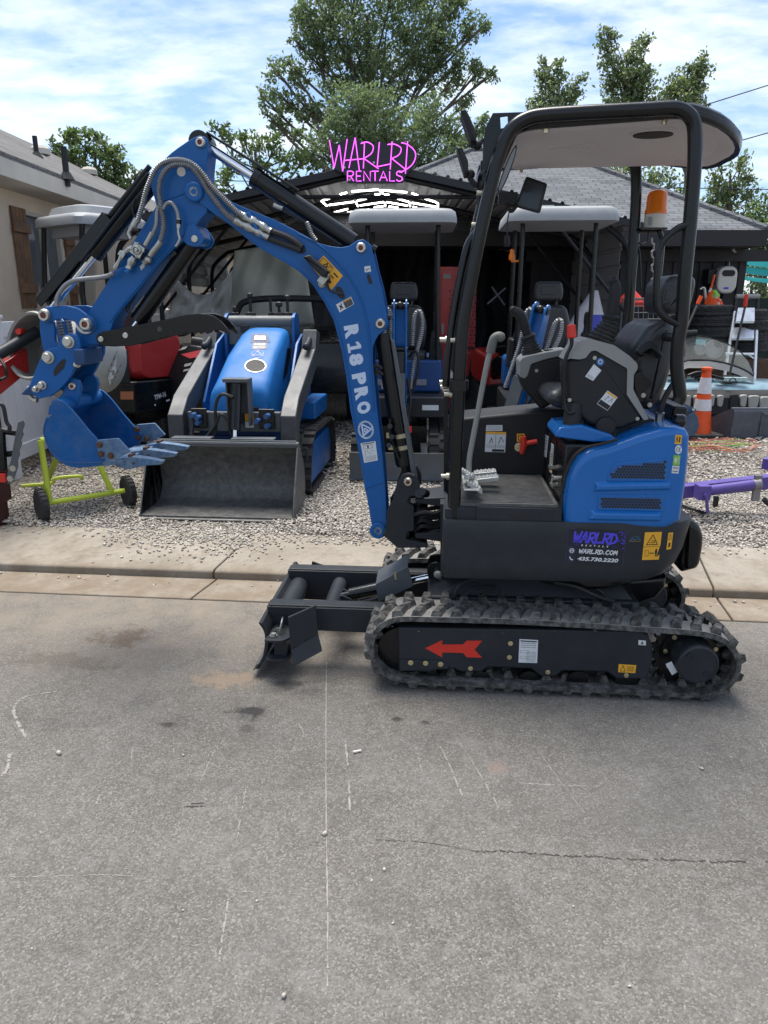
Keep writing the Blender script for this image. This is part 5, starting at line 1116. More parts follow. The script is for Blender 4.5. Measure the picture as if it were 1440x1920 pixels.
# ---- operator station
def station():
 NB=[(1060,685),(1068,671),(1086,673),(1100,640),(1150,652),(1178,671),(1186,686),(1184,732),(1210,786),(1163,806),(1128,806),(1098,792),(1079,770),(1064,748)]
 mb=MB();mb.pillow(rnd_corners(E.pg(NB,.16),.02),.155,.34,.018);cm=mb;nc=eb('console',mb,M['blackmatte'],smooth=40)
 TR=[(1060,677),(1068,664),(1084,641),(1103,634),(1151,647),(1181,668),(1194,681),(1196,690),(1188,703),(1187,730),(1216,786),(1207,788),(1175,740),(1176,691),(1117,657),(1108,658),(1098,671),(1086,674),(1068,672)]
 mb=MB();mb.prism(rnd_corners(E.pg(TR,.15),.006,3),.146,.346);eb('console_trim',mb,M['lgrey'],nc,bevel=.004,seg=3)
 d=Decal(cm,[(1097,706),(1112,714),(1128,694),(1114,682)]);d.rect(0,0,1,.98,0);d.scribble(.12,.06,.9,.26,3,1,.0016,3);eb('paper_label',d.mb,[M['labelwhite'],M['inkgrey']],nc,smooth=0)
 d=Decal(cm,[(1118,686),(1133,686),(1133,671),(1118,671)]);d.disc(.5,.5,.5,.5,0,.0012);d.disc(.5,.52,.27,.30,1);d.disc(.5,.5,.17,.2,0,.002);eb('mandatory_mark',d.mb,[mat('sign_blue',(.03,.12,.34),.5,0,0),M['labelwhite']],nc,smooth=0)
 d=Decal(cm,[(1119,757),(1139,770),(1158,745),(1139,732)]);d.rect(0,0,1,1,0);d.rect(.03,.86,.97,.97,1,.0015);d.rect(.03,.03,.97,.34,2,.0015);d.line([(.3,.42),(.35,.75),(.5,.68)],.05,3);d.line([(.6,.45),(.75,.78),(.85,.5)],.05,3);eb('warning_label',d.mb,[M['labelwhite'],M['yellow'],M['ink'],M['inkgrey']],nc,smooth=0)
 mb=MB()
 for x,y in((1115,671),(1195,785),(1068,750)):mb.cut().bolt(E.at(x,y,.155),.006,.005)
 eb('console_bolt',mb,M['steel'],nc)
 mb=MB();c=Vector(E.at(1135,800,.15));mb.lathe([(.042,-.04),(.042,.012),(.036,.016),(.01,.016)],c,(0,-1,0),24);mb.bb((c.x-.05,.15,c.z-.10),(c.x+.05,.30,c.z-.01));mb.bb((c.x-.07,.14,c.z-.115),(c.x+.08,.32,c.z-.10));eb('console_pivot',mb,M['blackmatte'],nc,bevel=.004)
 mb=MB();a=Vector(E.at(1080,775,.2));b=Vector(E.at(1066,838,.2));mb.tube(cr([a,a*.6+b*.4+Vector((.02,0,0)),b],6),.034,12);eb('harness_boot',mb,M['blackmatte'],nc)
 FB=[(976,690),(995,681),(1020,672),(1062,664),(1062,742),(1026,763),(1015,768),(983,732),(975,710)]
 mb=MB();mb.pillow(rnd_corners(E.pg(FB,.64),.02),.635,.80,.018);fc=eb('console',mb,M['blackmatte'],smooth=40)
 TF=[(974,677),(980,670),(990,667),(1020,661),(1050,656),(1064,655),(1064,665),(1022,674),(996,683),(990,704),(984,710),(975,707)]
 mb=MB();mb.prism(rnd_corners(E.pg(TF,.63),.006,3),.626,.806);eb('console_trim',mb,M['lgrey'],fc,bevel=.004,seg=3)
 mb=MB();mb.bolt(E.at(1006,695,.635),.006,.005);eb('console_bolt',mb,M['steel'],fc)
 mb=MB();mb.box(E.at(1040,659,.72),(.10,.07,.02));eb('switch',mb,M['black'],fc,bevel=.003)
 for v,base,top,grip in((.25,(1124,645),(1143,604),[(1145,598),(1149,578),(1153,552),(1153,536),(1150,527)]),(.72,(1000,671),(993,640),[(991,634),(986,618),(981,602),(974,590),(966,584),(962,581)])):
  a,b=Vector(E.at(*base,v)),Vector(E.at(*top,v));mb=MB();n=6;P_=[];R_=[]
  for k in range(n):
   for t,w in((0,1),(.45,1),(.55,.80),(.95,.80)):P_.append(a+(b-a)*((k+t)/n));R_.append((.066-.034*k/n)*w*(1.0 if v<.5 else .92))
  mb.tube(P_,R_,16);js=eb('joystick',mb,M['rubber'],smooth=50)
  q=[Vector(E.at(x,y,v))for x,y in grip];q=[Vector(p)for p in cr(q,5)];K=len(q);rr=[.019+.006*math.sin(i/K*3.4)for i in range(K)];rr[-1]=.016;rr[-2]=.022
  mb=MB();mb.tube(q,rr,14);mb.ball(q[-1],.018,12,8);mb.tube([b,q[0]+(q[0]-b)*.2],[.036,.028],14);mb.lathe([(.034,0),(.038,.012),(.03,.022)],q[0]-(q[1]-q[0]).normalized()*.005,(q[1]-q[0]),16);eb('grip',mb,M['blackmatte'],js,smooth=50)
 mb=MB();mb.tube(cr(E.pts([(1072,634),(1071,648),(1062,668),(1058,690),(1057,730),(1058,760),(1066,774),(1078,772)],.135),6),.008,8);sl=eb('safety_lever',mb,M['black'])
 mb=MB();a,b=Vector(E.at(1071,608,.135)),Vector(E.at(1072,634,.135));mb.tube([a,a+(b-a)*.08,a+(b-a)*.92,b],[.010,.017,.019,.014],12);eb('grip',mb,M['red'],sl,label='red lever grip',smooth=50)
 mb=MB();mb.tube(cr(E.pts([(879,888),(880,862),(884,838),(893,790),(904,730),(914,680),(921,652)],.36),5),.0125,12);tl=eb('travel_lever',mb,mat('grey_lever_paint',(.26,.27,.255),.4,.3,.08))
 mb=MB();mb.tube(cr(E.pts([(919,662),(923,645),(927,634),(936,630),(941,633)],.36),5),[.016]*3+[.0185]*10+[.022]*6+[.018,.012][:2]if False else .019,12);mb.ball(E.at(938,632,.36),.0215,12,8);eb('grip',mb,mat('grey_rubber_grip',(.13,.13,.12),.6),tl,smooth=50)
 steel=mat('cast_pedal_steel',(.36,.37,.365),.42,.6,.15,14)
 for pts,v0,v1 in(([(864,878),(888,893),(886,899),(863,886)],.16,.21),([(872,897),(880,901),(904,918),(904,926),(876,908)],.10,.155),([(888,885),(930,881),(932,888),(890,893)],.34,.40),([(892,896),(934,891),(936,899),(894,905)],.24,.30)):
  mb=MB();p=E.pg(pts,(v0+v1)/2);mb.prism(p,v0,v1);
  u0_,u1_=min(a[0]for a in p),max(a[0]for a in p);z_=[max(a[1]for a in p if abs(a[0]-x)<.05)for x in(u0_,u1_)]
  for k in range(1,6):t=k/6;mb.box((u0_+(u1_-u0_)*t,(v0+v1)/2,z_[0]+(z_[1]-z_[0])*t+.002),(.012,(v1-v0)*.8,.006))
  eb('pedal',mb,steel,bevel=.003)
 mb=MB();mb.bb(tuple(Vector(E.at(868,912,.15))-Vector((.0,.08,.0))),tuple(Vector(E.at(895,895,.3))+Vector((0,.1,.0))));mb.cyl(E.at(876,895,.12),E.at(890,895,.42),.014,10);eb('pedal_mount',mb,steel,bevel=.004)
 mb=MB();p=E.pg([(1025,747),(1032,735),(1046,729),(1085,731),(1200,738),(1202,770),(1070,772),(1040,764),(1028,756)],.3);mb.pillow(rnd_corners(p,.03),.28,.68,.05,5);se=eb('seat',mb,M['leather'],smooth=50)
 mb=MB();p=E.pg([(1180,656),(1196,635),(1214,613),(1236,601),(1256,601),(1266,612),(1266,645),(1259,690),(1250,722),(1238,752),(1220,770),(1203,766),(1190,740),(1183,700)],.28);mb.pillow(p,.255,.70,.05,6);bk=eb('backrest',mb,M['leather'],smooth=50)
 mb=MB();mb.tube(cr(E.pts([(1189,722),(1194,690),(1206,655),(1228,622),(1248,606)],.262),6),.004,6);eb('seat_piping',mb,M['ink'],bk)
 mb=MB();p=E.pg([(1238,572),(1240,548),(1247,526),(1262,515),(1290,514),(1306,520),(1307,534),(1299,570),(1288,588),(1262,592),(1243,588)],.33);mb.pillow(rnd_corners(p,.025),.32,.63,.04,5);hr=eb('headrest',mb,M['leather'],smooth=50)
 mb=MB();q=[Vector(a)for a in E.pts([(1242,570),(1246,540),(1264,537),(1262,566)],.318)];mb.hexa([*q,*[a+Vector((0,.006,0))for a in q]]);q=[Vector(a)for a in E.pts([(1247,563),(1250,545),(1262,543),(1259,560)],.314)];mb.hexa([*q,*[a+Vector((0,.003,0))for a in q]]);eb('headrest_pad',mb,M['leather'],hr,bevel=.004)
 mb=MB();
 for v in(.42,.53):mb.cut().cyl(E.at(1250,606,v),E.at(1256,582,v),.008,8)
 eb('headrest_post',mb,M['steel'],hr)
 mb=MB();p=E.pg([(1193,660),(1204,643),(1219,639),(1233,650),(1244,667),(1238,674),(1230,668),(1218,657),(1206,666),(1197,667)],.22);mb.pillow(rnd_corners(p,.01),.205,.262,.012);ar=eb('armrest',mb,M['blackmatte'],smooth=45)
 mb=MB();p=E.pg([(1186,684),(1203,664),(1208,668),(1192,688)],.235);mb.prism(p,.225,.245);p=E.pg([(1186,703),(1203,694),(1209,703),(1222,712),(1221,720),(1206,735),(1204,755),(1195,752),(1188,730)],.25);mb.prism(rnd_corners(p,.01),.235,.262);eb('seat_hinge',mb,M['black'],ar,bevel=.004)
 mb=MB()
 for x,y in((1206,741),(1218,759)):mb.cut().bolt(E.at(x,y,.236),.0075,.008)
 eb('hinge_bolt',mb,M['steel'],ar)
station()
# ---- roll frame, roof and its fittings
def rops():
 NP=[(851,980),(855,860),(859,760),(862,690),(869,600),(884,520),(899,444),(921,345),(933,300),(947,262),(962,240),(984,225),(1015,217),(1100,211),(1200,206),(1255,203),(1276,206),(1292,216),(1301,233),(1303,265),(1302,310),(1297,380),(1292,440),(1284,520),(1279,590),(1271,645),(1269,690),(1273,722),(1275,744),(1270,756)]
 path=E.pg(NP,.085);q=[(a[0],a[2])for a in cr([(u,0,z)for u,z in path],5)];r=.0262
 for v in(.085,.93):
  mb=MB();pts=[(u,v,z)for u,z in q];mb.tube(pts,r,14);eb('roll_frame',mb,M['black'],smooth=50)
 mb=MB()
 mb.tube(cr(E.pts([(836,725),(838,690),(841,660),(849,600),(860,535),(872,480),(880,455),(892,438),(904,420)],.11),5),.016,10);eb('front_handrail',mb,M['black'],smooth=50)
 mb=MB();a=Vector(E.at(860,722,.085));mb.tube([a+Vector((0,0,-.02)),a+Vector((0,0,.02))],.040,16);b=Vector(E.at(840,700,.4));mb.tube(cr([a+Vector((-.02,.02,.005)),a*.5+b*.5+Vector((-.02,0,.02)),b],5),.022,12);eb('frame_clamp',mb,M['black'])
 mb=MB()
 for x,y,v in((832,717,.2),(834,726,.16),(838,731,.12),(841,739,.10),(833,637,.12),(853,638,.10),(903,362,.12),(893,422,.12),(835,893,.1)):c=Vector(E.at(x,y,v));mb.cut().tube([c+Vector((-.018,0,0)),c+Vector((.004,0,0)),c+Vector((.004,0,0)),c+Vector((.02,0,0))],[.010,.010,.015,.015],10)
 eb('frame_bolt',mb,mat('pale_zinc_bolt',(.50,.47,.38),.4,.8,.1),smooth=40)
 mb=MB();mb.tube(cr(E.pts([(846,975),(848,860),(852,740)],.16),5),.017,8);eb('lower_guard_tube',mb,M['black'])
 mb=MB();q2=[Vector(a)for a in E.pts([(832,925),(832,740),(840,738),(840,935)],.50)];mb.hexa([*q2,*[a+Vector((0,.012,0))for a in q2]]);eb('front_strip',mb,M['black'])
 mb=MB();mb.tube(cr(E.pts([(1290,421),(1272,428),(1252,444),(1240,459),(1234,478),(1232,520),(1231,560),(1234,580),(1246,594),(1266,606),(1276,612)],.075),6),.0135,10);eb('grab_handle',mb,M['black'],smooth=50)
 mb=MB();a,b=E.uz(1279,590,.085),E.uz(1271,645,.085)
 mb.cyl((b[0],.085,b[1]+.02),(b[0],.93,b[1]+.02),.018,10);c=E.uz(1303,262,.085);eb('rear_crossbar',mb,M['black'])
 p1,p2=E.uz(985,224,.085),E.uz(1255,203,.085);sl=(p2[1]-p1[1])/(p2[0]-p1[0])
 uf=E.uz(962,240,.085)[0];v0,v1=.10,.99;ur=E.uz(1367,268,.55)[0]
 def zl(u):return p1[1]+sl*(u-p1[0])
 def ring(ins,dz):
  out=[];a,b=uf+ins,ur-ins;r1,r2=max(.012,.10-ins*.5),max(.03,.36-ins)
  for cx,cy,rr,a0 in((b-r2,v1-ins-r2,r2,0),(a+r1,v1-ins-r1,r1,90),(a+r1,v0+ins+r1,r1,180),(b-r2,v0+ins+r2,r2,270)):
   for k in range(9):t=R(a0+90*k/8);out.append((cx+rr*math.cos(t),cy+rr*math.sin(t)))
  return[(u,v,zl(u)+dz-.10*max(0,(u-(ur-.34))/.34)**1.6)for u,v in out]
 mb=MB();mb.loft([ring(.40,.0),ring(.3,-.0),ring(.2,-.005),ring(.1,-.012),ring(.020,-.028),ring(.004,-.030),ring(0,-.018),ring(.0,.010),ring(.02,.026),ring(.06,.034),ring(.14,.036)]);rf=eb('canopy_roof',mb,M['black'],smooth=50)
 mb=MB();R0=ring(.024,-.0285);R1=ring(.05,-.036);R2=ring(.16,-.026);R3=ring(.26,-.018);mb.loft([R0,R1,R2,R3,ring(.34,-.016),ring(.41,-.016)]);LM=mb;ln=eb('roof_liner',mb,M['liner'],rf,smooth=60)
 def on_under(px,py):
  d=ray(px,py);dl=Vector((d.dot(E.u),d.dot(E.v),d.z));o=Vector(E.loc(CAM));t=(p1[1]-.032+sl*(o.x-p1[0])-o.z)/(dl.z-sl*dl.x);return o+dl*t
 for px,py,ru,rv in((1225,246,.075,.06),(1168,299,.075,.06)):
  c=on_under(px,py);mb=MB()
  for(k,z,m_)in((1.0,-.004,0),(1.25,.004,0)):pass
  n=28;ri=[[(c.x+ru*k*math.cos(2*math.pi*i/n),c.y+rv*k*math.sin(2*math.pi*i/n),zl(c.x)+dz)for i in range(n)]for k,dz in((1.3,-.026),(1.18,-.042),(1.02,-.044))];mb.loft(ri);ri=[[(c.x+ru*math.cos(2*math.pi*i/n),c.y+rv*math.sin(2*math.pi*i/n),zl(c.x)+dz)for i in range(n)]for dz in(-.048,-.040)];o_=eb('speaker_ring',mb,M['liner'],ln,smooth=50);mb=MB();mb.loft(ri);eb('speaker',mb,M['blackmatte'],o_)
 c=on_under(1082,278);mb=MB()
 def T(a,b):return(c.x+a,c.y+b,zl(c.x+a)-.027)
 for pts in([(-.11,0),(.05,-.09),(.11,.02),(-.11,0)],[(-.02,0),(.04,-.05),(.07,.015)]):mb.tube([T(*p)for p in pts],.010,6)
 eb('embossed_mark',mb,M['liner'],ln)
 mb=MB()
 for px,py in((1023,243),(1246,227),(1323,283),(1164,320),(978,318)):p=on_under(px,py);mb.cut().cyl(p+Vector((0,0,-.012)),p+Vector((0,0,.01)),.010,8)
 eb('liner_clip',mb,M['brass'],ln)
 v=.13;out=E.pg([(905,300),(907,258),(912,236),(924,212),(982,210),(966,232),(952,258),(938,300),(926,330),(912,345)],v);hole=rnd_corners(E.pg([(938,219),(952,217),(953,238),(939,241)],v),.008)
 mb=MB();a=[tuple(x)for x in out]
 h=E.pg([(938,219),(952,217),(953,238),(939,241)],v)
 left=[a[0],a[1],a[2],a[3],h[0],h[3],];
 for poly in([a[3],a[4],h[1],h[0]],[a[4],a[5],a[6],h[2],h[1]],[a[2],a[3],h[0],h[3]],[a[6],a[7],a[8],a[9],a[0],a[1],a[2],h[3],h[2]]):mb.prism(poly,v,v+.012)
 eb('front_bracket',mb,M['black'],smooth=0)
 for i,(pp,th)in enumerate((([(863,211),(872,208),(880,222),(894,256),(889,270),(882,267)],.14),([(856,280),(865,278),(877,304),(878,327),(871,330)],.12))):
  mb=MB();mb.pillow(rnd_corners(E.pg(pp,.10),.006),.06,.06+th,.008);ml=eb('work_lamp',mb,M['blackmatte'],smooth=40)
  mb=MB();s_,e_=(pp[-2],(904,262))if i==0 else((876,325),(900,350));mb.tube(cr([E.at(*s_,.13),E.at((s_[0]+e_[0])/2,(s_[1]+e_[1])/2+6,.13),E.at(*e_,.14)],5),.010,8);mb.ball(E.at(s_[0]+6,s_[1]+2,.13),.018,10,6);eb('lamp_arm',mb,M['blackmatte'],ml)
 mb=MB();mb.ball(E.at(906,345,.16),.05,14,8,(.6,1,1.2));mb.tube(cr(E.pts([(904,310),(898,340),(900,380),(896,410),(906,440)],.2),5),.014,8);mb.box(E.at(912,330,.17),(.05,.08,.10));eb('lamp_bracket',mb,M['black'],bevel=.004)
 mb=MB();n=20;c=Vector(E.at(951,318,.115));ri=[[c+Vector((.014*k*math.cos(2*math.pi*i/n)+.03*math.sin(2*math.pi*i/n),dv,.085*k*math.sin(2*math.pi*i/n)))for i in range(n)]for k,dv in((1,0),(1,.012),(.9,.016))];mb.loft(ri);mi_=eb('mirror',mb,M['black'],smooth=40)
 mb=MB();mb.loft([[c+Vector((.009*math.cos(2*math.pi*i/n)+.027*math.sin(2*math.pi*i/n),dv,.074*math.sin(2*math.pi*i/n)))for i in range(n)]for dv in(-.002,-.0005)]);eb('mirror_glass',mb,mat('grey_mirror',(.22,.22,.23),.3,0,.1,20),mi_)
 mb=MB();mb.pillow(rnd_corners(E.pg([(986,331),(1026,345),(1012,401),(965,388)],.98),.012),.96,.985,.006);m2=eb('mirror',mb,M['black'],smooth=40)
 mb=MB();p=E.pg([(990,337),(1020,348),(1008,394),(971,384)],.96);mb.prism(rnd_corners(p,.008),.9575,.9595);eb('mirror_glass',mb,mat('dark_mirror',(.03,.033,.04),.1,0,.2,8),m2)
 mb=MB();mb.tube(cr(E.pts([(968,386),(958,396),(950,380),(945,362)],.95),5),.010,8);mb.box(E.at(952,372,.95),(.09,.05,.05));eb('mirror_arm',mb,M['blackmatte'],m2,bevel=.004)
 mb=MB();mb.tube(cr(E.pts([(956,390),(951,420),(951,450),(950,458)],.9),5),.003,6);mb.lathe([(.012,0),(.016,.02),(.012,.05)],E.at(950,462,.9),(0,0,1),10);eb('hanging_switch',mb,M['blackmatte'])
 c=Vector(E.at(1227,428,.90));s_=E.sc(1227,400,.90);mb=MB();mb.bb((c.x-.07,c.y-.04,c.z-.008),(c.x+.05,c.y+.04,c.z));mb.tube([(c.x-.10,.93,c.z-.01),(c.x+.04,.93,c.z-.01)],.010,8);mb.tube(cr([(c.x+.03,.92,c.z-.01),(c.x+.05,.92,c.z-.08),(c.x+.05,.92,c.z-.3)],5),.012,8);eb('beacon_bracket',mb,M['black'])
 mb=MB();k=s_;mb.lathe([(18.5*k,0),(19.5*k,4*k),(20*k,22*k),(20*k,25*k)],c,(0,0,1),28);bs=eb('beacon',mb,M['cream'],smooth=40)
 mb=MB();mb.lathe([(20.5*k,24*k),(20.5*k,31*k),(19*k,33*k),(18.5*k,56*k),(16*k,63*k),(10*k,66.5*k),(1*k,67*k)],c,(0,0,1),28);eb('lens',mb,M['amber'],bs,smooth=50)
 mb=MB();mb.lathe([(13*k,26*k),(14*k,45*k),(10*k,60*k)],c,(0,0,1),12);mb.cyl(c+Vector((0,0,26*k)),c+Vector((0,0,62*k)),5*k,10);eb('lamp_core',mb,M['amberin'],bs,smooth=20)
 mb=MB();q=[Vector(a)for a in E.pts([(1209,424),(1216,425),(1217,409),(1209,408)],.90)];q=[a+Vector((0,-19.5*k,0))for a in q];mb.add(q,[(0,1,2,3)]);eb('beacon_label',mb,M['inkgrey'],bs,smooth=0)
 mb=MB();mb.tube(cr(E.pts([(1216,436),(1214,452),(1204,458),(1196,456),(1200,480),(1202,540)],.92),6),.004,6);eb('beacon_cable',mb,M['hose'])
rops()
# ---- swing bracket, boom, arm, bucket, thumb and hoses
def spring_hose(mb,pts,r,pitch=.0085,n=10,amp=.16):
 """hose inside a coil guard: radius swells at every turn"""
 q=[Vector(a)for a in cr(pts,30)];L_=[0.0]
 for a,b in zip(q[:-1],q[1:]):L_.append(L_[-1]+(b-a).length)
 N=int(L_[-1]/pitch)*2+1;out=[];rr=[];j=0
 for k in range(N):
  t=L_[-1]*k/(N-1)
  while j<len(q)-2 and L_[j+1]<t:j+=1
  f=(t-L_[j])/max(L_[j+1]-L_[j],1e-9);out.append(q[j]+(q[j+1]-q[j])*f);rr.append(r*(1+(amp if k%2 else-amp)))
 return mb.tube(out,rr,n)
def nearfar(name,poly,v0,v1,t,m,parent=None,bevel=.003,r=0.0,**kw):
 """a pair of side plates"""
 out=[]
 p=rnd_corners(poly,r)if r else poly
 for a,b in((v0,v0+t),(v1-t,v1)):
  mb=MB();mb.prism(p,a,b);out.append(eb(name,mb,m,parent,bevel=bevel,**kw))
 return out
def swing():
 BR=[(748,900),(754,890),(766,887),(779,892),(787,908),(788,930),(768,932),(765,942),(777,950),(777,996),(764,998),(762,1012),(780,1015),(802,1020),(802,1027),(745,1028),(717,1003),(724,990),(726,955),(736,940),(740,920)]
 v0,v1=VC-.12,VC+.12
 nearfar('swing_bracket',E.pg(BR,v0),v0,v1,.028,M['grey'],bevel=.005,r=.008)
 mb=MB();p=E.pg([(775,938),(800,938),(800,990),(775,990)],VC);c0=E.uz(783,938,VC);c1=E.uz(783,1022,VC);mb.cyl((c0[0],VC,c0[1]),(c0[0],VC,c1[1]),.05,20);mb.prism(E.pg([(735,945),(770,945),(770,1005),(735,1005)],VC),VC-.09,VC+.09);eb('swing_post',mb,M['black'],bevel=.006)
 for ya,yb,yc in((935,942,950),(1000,1008,1016)):
  mb=MB();p=E.pg([(778,ya),(838,ya-3),(838,yc+2),(790,yb+3),(778,yb+2)],VC-.10);mb.prism(p,VC-.10,VC+.10);eb('body_lug',mb,M['grey'],bevel=.005)
 mb=MB();mb.prism(E.pg([(826,925),(840,925),(840,1050),(826,1050)],VC),VC-.2,VC+.2);eb('front_plate',mb,M['grey'])
 mb=MB();g=random.Random(2)
 for k in range(7):
  z=955+k*6;v=VC-.12+g.uniform(0,.1);mb.cut().tube(cr(E.p3([(778,z+4,v),(792,z-3+g.uniform(-4,4),v-.02),(815,z+g.uniform(-3,3),v),(832,z-6,v+.02)]),5),.0105,8)
 eb('swing_hose',mb,M['hose'])
 mb=MB();m2=MB();pinhead(mb,m2,765,903,v0,.020);eb('pin',mb,M['pin']);eb('pin_core',m2,M['redcap'])
 mb=MB();mb.cyl(E.at(786,925,v0-.01),E.at(786,925,v0+.1),.022,14);mb.cyl(E.at(792,922,v0-.03),E.at(800,926,v0+.0),.018,12);eb('swing_fitting',mb,M['black'])
swing()
def boom():
 O=[(451,386),(515,412),(560,436),(597,456),(622,462),(640,464),(655,461),(664,455),(672,450),(682,449),(691,455),(697,466),(706,505),(716,543),(726,596),(727,608),(722,618),(710,628),(703,640),(699,652),(699,680),(704,735),(710,793),(717,852),(721,900),(725,954),(725,985),(719,1000),(709,1005),(700,1000),(694,968),(688,933),(684,916),(681,898),(668,822),(657,770),(649,706),(640,656),(626,602),(608,567),(585,532),(556,505),(521,482),(480,459),(436,424),(400,400),(372,378),(354,369),(351,358),(358,347),(370,345),(390,354),(420,372)]
 v0,v1=VC-.075,VC+.075
 pl=nearfar('boom_plate',E.pg(O,v0),v0,v1,.012,M['blue'],bevel=.002)
 plm=MB();plm.prism(E.pg(O,v0),v0,v0+.012)
 inn=[(400,364),(451,393),(515,419),(560,443),(597,463),(625,486),(655,524),(678,570),(691,630),(694,690),(699,740),(706,800),(713,860),(717,905),(721,954),(721,985),(712,1000),(703,996),(697,965),(684,898),(671,822),(660,770),(652,706),(643,656),(629,603),(611,569),(588,535),(559,508),(524,486),(483,463),(439,428),(405,404)]
 mb=MB();mb.prism(E.pg(inn,v0),v0+.013,v1-.013);bx=eb('boom_box',mb,M['blue'],smooth=40)
 mb=MB();mb.tube(cr(E.pts([(560,439),(597,459),(625,483),(656,521),(679,568),(692,628),(696,700),(701,770)],v0-.001),6),.0045,6);eb('weld_seam',mb,M['blue'],bx)
 mb=MB();mb.tube(cr(E.pts([(684,915),(702,908),(718,903)],v0),4),.006,6);mb.tube(cr(E.pts([(441,428),(485,462),(525,485),(560,507),(589,534),(612,568),(630,603),(644,656),(653,706),(661,770),(672,822)],v0-.0005),4),.0035,6);eb('weld_seam',mb,M['blue'],bx)
 mb=MB();mb2=MB()
 for x,y,r in((677,465,.022),(713,607,.022),(709,994,.022),(365,360,.023)):pinhead(mb,mb2,x,y,v0,r)
 c=E.at(709,994,v0);mb3=MB();mb3.cut().lathe([(.040,0),(.040,.010),(.034,.014)],c,(0,-1,0),24);c=E.at(365,360,v0);mb3.cut().lathe([(.040,0),(.040,.010),(.034,.014)],c,(0,-1,0),24);eb('pin_boss',mb3,M['blue'])
 eb('pin',mb,M['pin']);eb('pin_core',mb2,M['redcap'])
 P0=pl[0]
 d=Decal(plm,[(586,501),(621,545),(643,517),(607,479)]);d.rect(0,0,1,1,0);d.line([(.05,.25),(.05,.9),(.52,.9),(.05,.25)],.02,1);d.line([(.12,.2),(.48,.2),(.30,.85),(.12,.2)],.035,1);d.line([(.25,.35),(.35,.35),(.30,.6)],.03,1);d.rect(.55,.05,.565,.95,1,.0016);d.rect(.68,.7,.9,.78,1,.0016);d.disc(.78,.25,.05,.07,1);d.rect(.66,.5,.8,.56,1,.0016)
 eb('warning_label',d.mb,[M['yellow'],M['ink']],P0,smooth=0)
 d=Decal(plm,[(637,586),(664,570),(658,556),(630,571)]);d.rect(0,0,1,1,0);d.rect(.44,.06,.96,.94,1,.0015);d.rect(.46,.78,.94,.9,2,.0018);d.line([(.12,.2),(.3,.8)],.06,1);d.line([(.3,.25),(.14,.7)],.06,1);d.disc(.22,.5,.07,.16,1);d.scribble(.5,.15,.92,.7,4,3,.0018,3);eb('notice_label',d.mb,[M['labelwhite'],M['ink'],M['yellow'],M['inkgrey']],P0,smooth=0)
 d=Decal(plm,[(684,511),(696,509),(694,498),(683,500)]);d.rect(0,0,1,1,0);d.line([(.2,.45),(.35,.3),(.5,.5),(.8,.5)],.10,1);eb('hook_label',d.mb,[M['labelwhite'],M['ink']],P0,smooth=0)
 d=Decal(plm,[(683,868),(708.5,863),(704,827),(676,831)]);d.rect(0,0,1,1,0);d.rect(.1,.92,.9,.96,1,.0015);d.line([(.15,.68),(.75,.68),(.75,.85),(.15,.85),(.15,.68)],.02,1);d.rect(.4,.70,.5,.84,1,.0015);d.line([(.2,.35),(.2,.58),(.35,.58),(.45,.45)],.03,2);d.line([(.5,.36),(.65,.58),(.85,.5)],.02,2);d.scribble(.1,.05,.9,.3,5,2,.0015,7);eb('diagram_label',d.mb,[M['labelwhite'],M['ink'],M['inkgrey']],P0,smooth=0)
 d=Decal(plm,[(643.5,612),(671,778.5),(697,772),(672,607)])
 for ch,a,b in(('R',0,.148),('8',.325,.455),('P',.545,.675),('R',.705,.84),('O',.865,1.0)):d.text(ch,a,.03,b,.97,0,.0013,.07)
 d.poly([(.20,.06),(.305,.06),(.305,.22),(.275,.22),(.275,.96),(.235,.96),(.195,.80),(.195,.62),(.237,.72),(.237,.22),(.20,.22)],0,.0013);eb('model_lettering',d.mb,[mat('pale_lettering',(.52,.60,.74),.5,0,.04)],P0,smooth=0)
 d=Decal(plm,[(668,790),(674,826),(704,821),(698,786)]);d.rect(.5,.5,.501,.501,0)
 def arc(a0,a1,r,w):
  for k in range(14):t0,t1=R(a0+(a1-a0)*k/14),R(a0+(a1-a0)*(k+1)/14);d.line([(.5+r*math.cos(t0),.5+r*math.sin(t0)),(.5+r*math.cos(t1),.5+r*math.sin(t1))],w,0)
 arc(-25,85,.43,.10);arc(95,205,.43,.10);arc(215,325,.43,.10);d.line([(.18,.30),(.5,.84)],.075,0);d.line([(.18,.30),(.78,.30)],.075,0);d.line([(.5,.84),(.78,.30)],.075,0);d.line([(.42,.45),(.52,.62),(.62,.42),(.42,.42)],.055,0)
 eb('round_mark',d.mb,[bpy.data.materials['pale_lettering']],P0,smooth=0)
 mb=MB()
 for cs in([(688,520),(688,515),(691,513),(694,516),(698,529),(697,533),(694,533),(691,530)],[(629,545),(630,538),(636,537),(642,542),(647,556),(645,561),(639,560),(633,554)],[(548,450),(555,449),(572,463),(574,472),(568,477),(556,470)]):
  q=E.pg(cs,v0);mb.cut().prism(q,v0-.0008,v0+.0005)
 eb('plate_slot',mb,M['ink'],P0,smooth=0)
 mb=MB();q=E.pg([(569,482),(582,478),(617,509),(612,521),(604,519)],v0-.05);mb.pillow(rnd_corners(q,.006),v0-.075,v0-.012,.008);lp=eb('boom_lamp',mb,M['blackmatte'],smooth=40)
 mb=MB();mb.box(E.at(607,523,v0-.02),(.035,.03,.05),ry=R(40));mb.bolt(E.at(604,532,v0-.002),.013,.014);mb.bolt(E.at(612,516,v0-.035),.010,.012);eb('lamp_mount',mb,M['steel'],lp,bevel=.003)
 mb=MB();mb.tube(cr(E.pts([(612,512),(617,522),(614,534),(620,545),(632,549),(642,552)],v0-.02),6),.005,8);eb('lamp_cable',mb,M['hose'],lp)
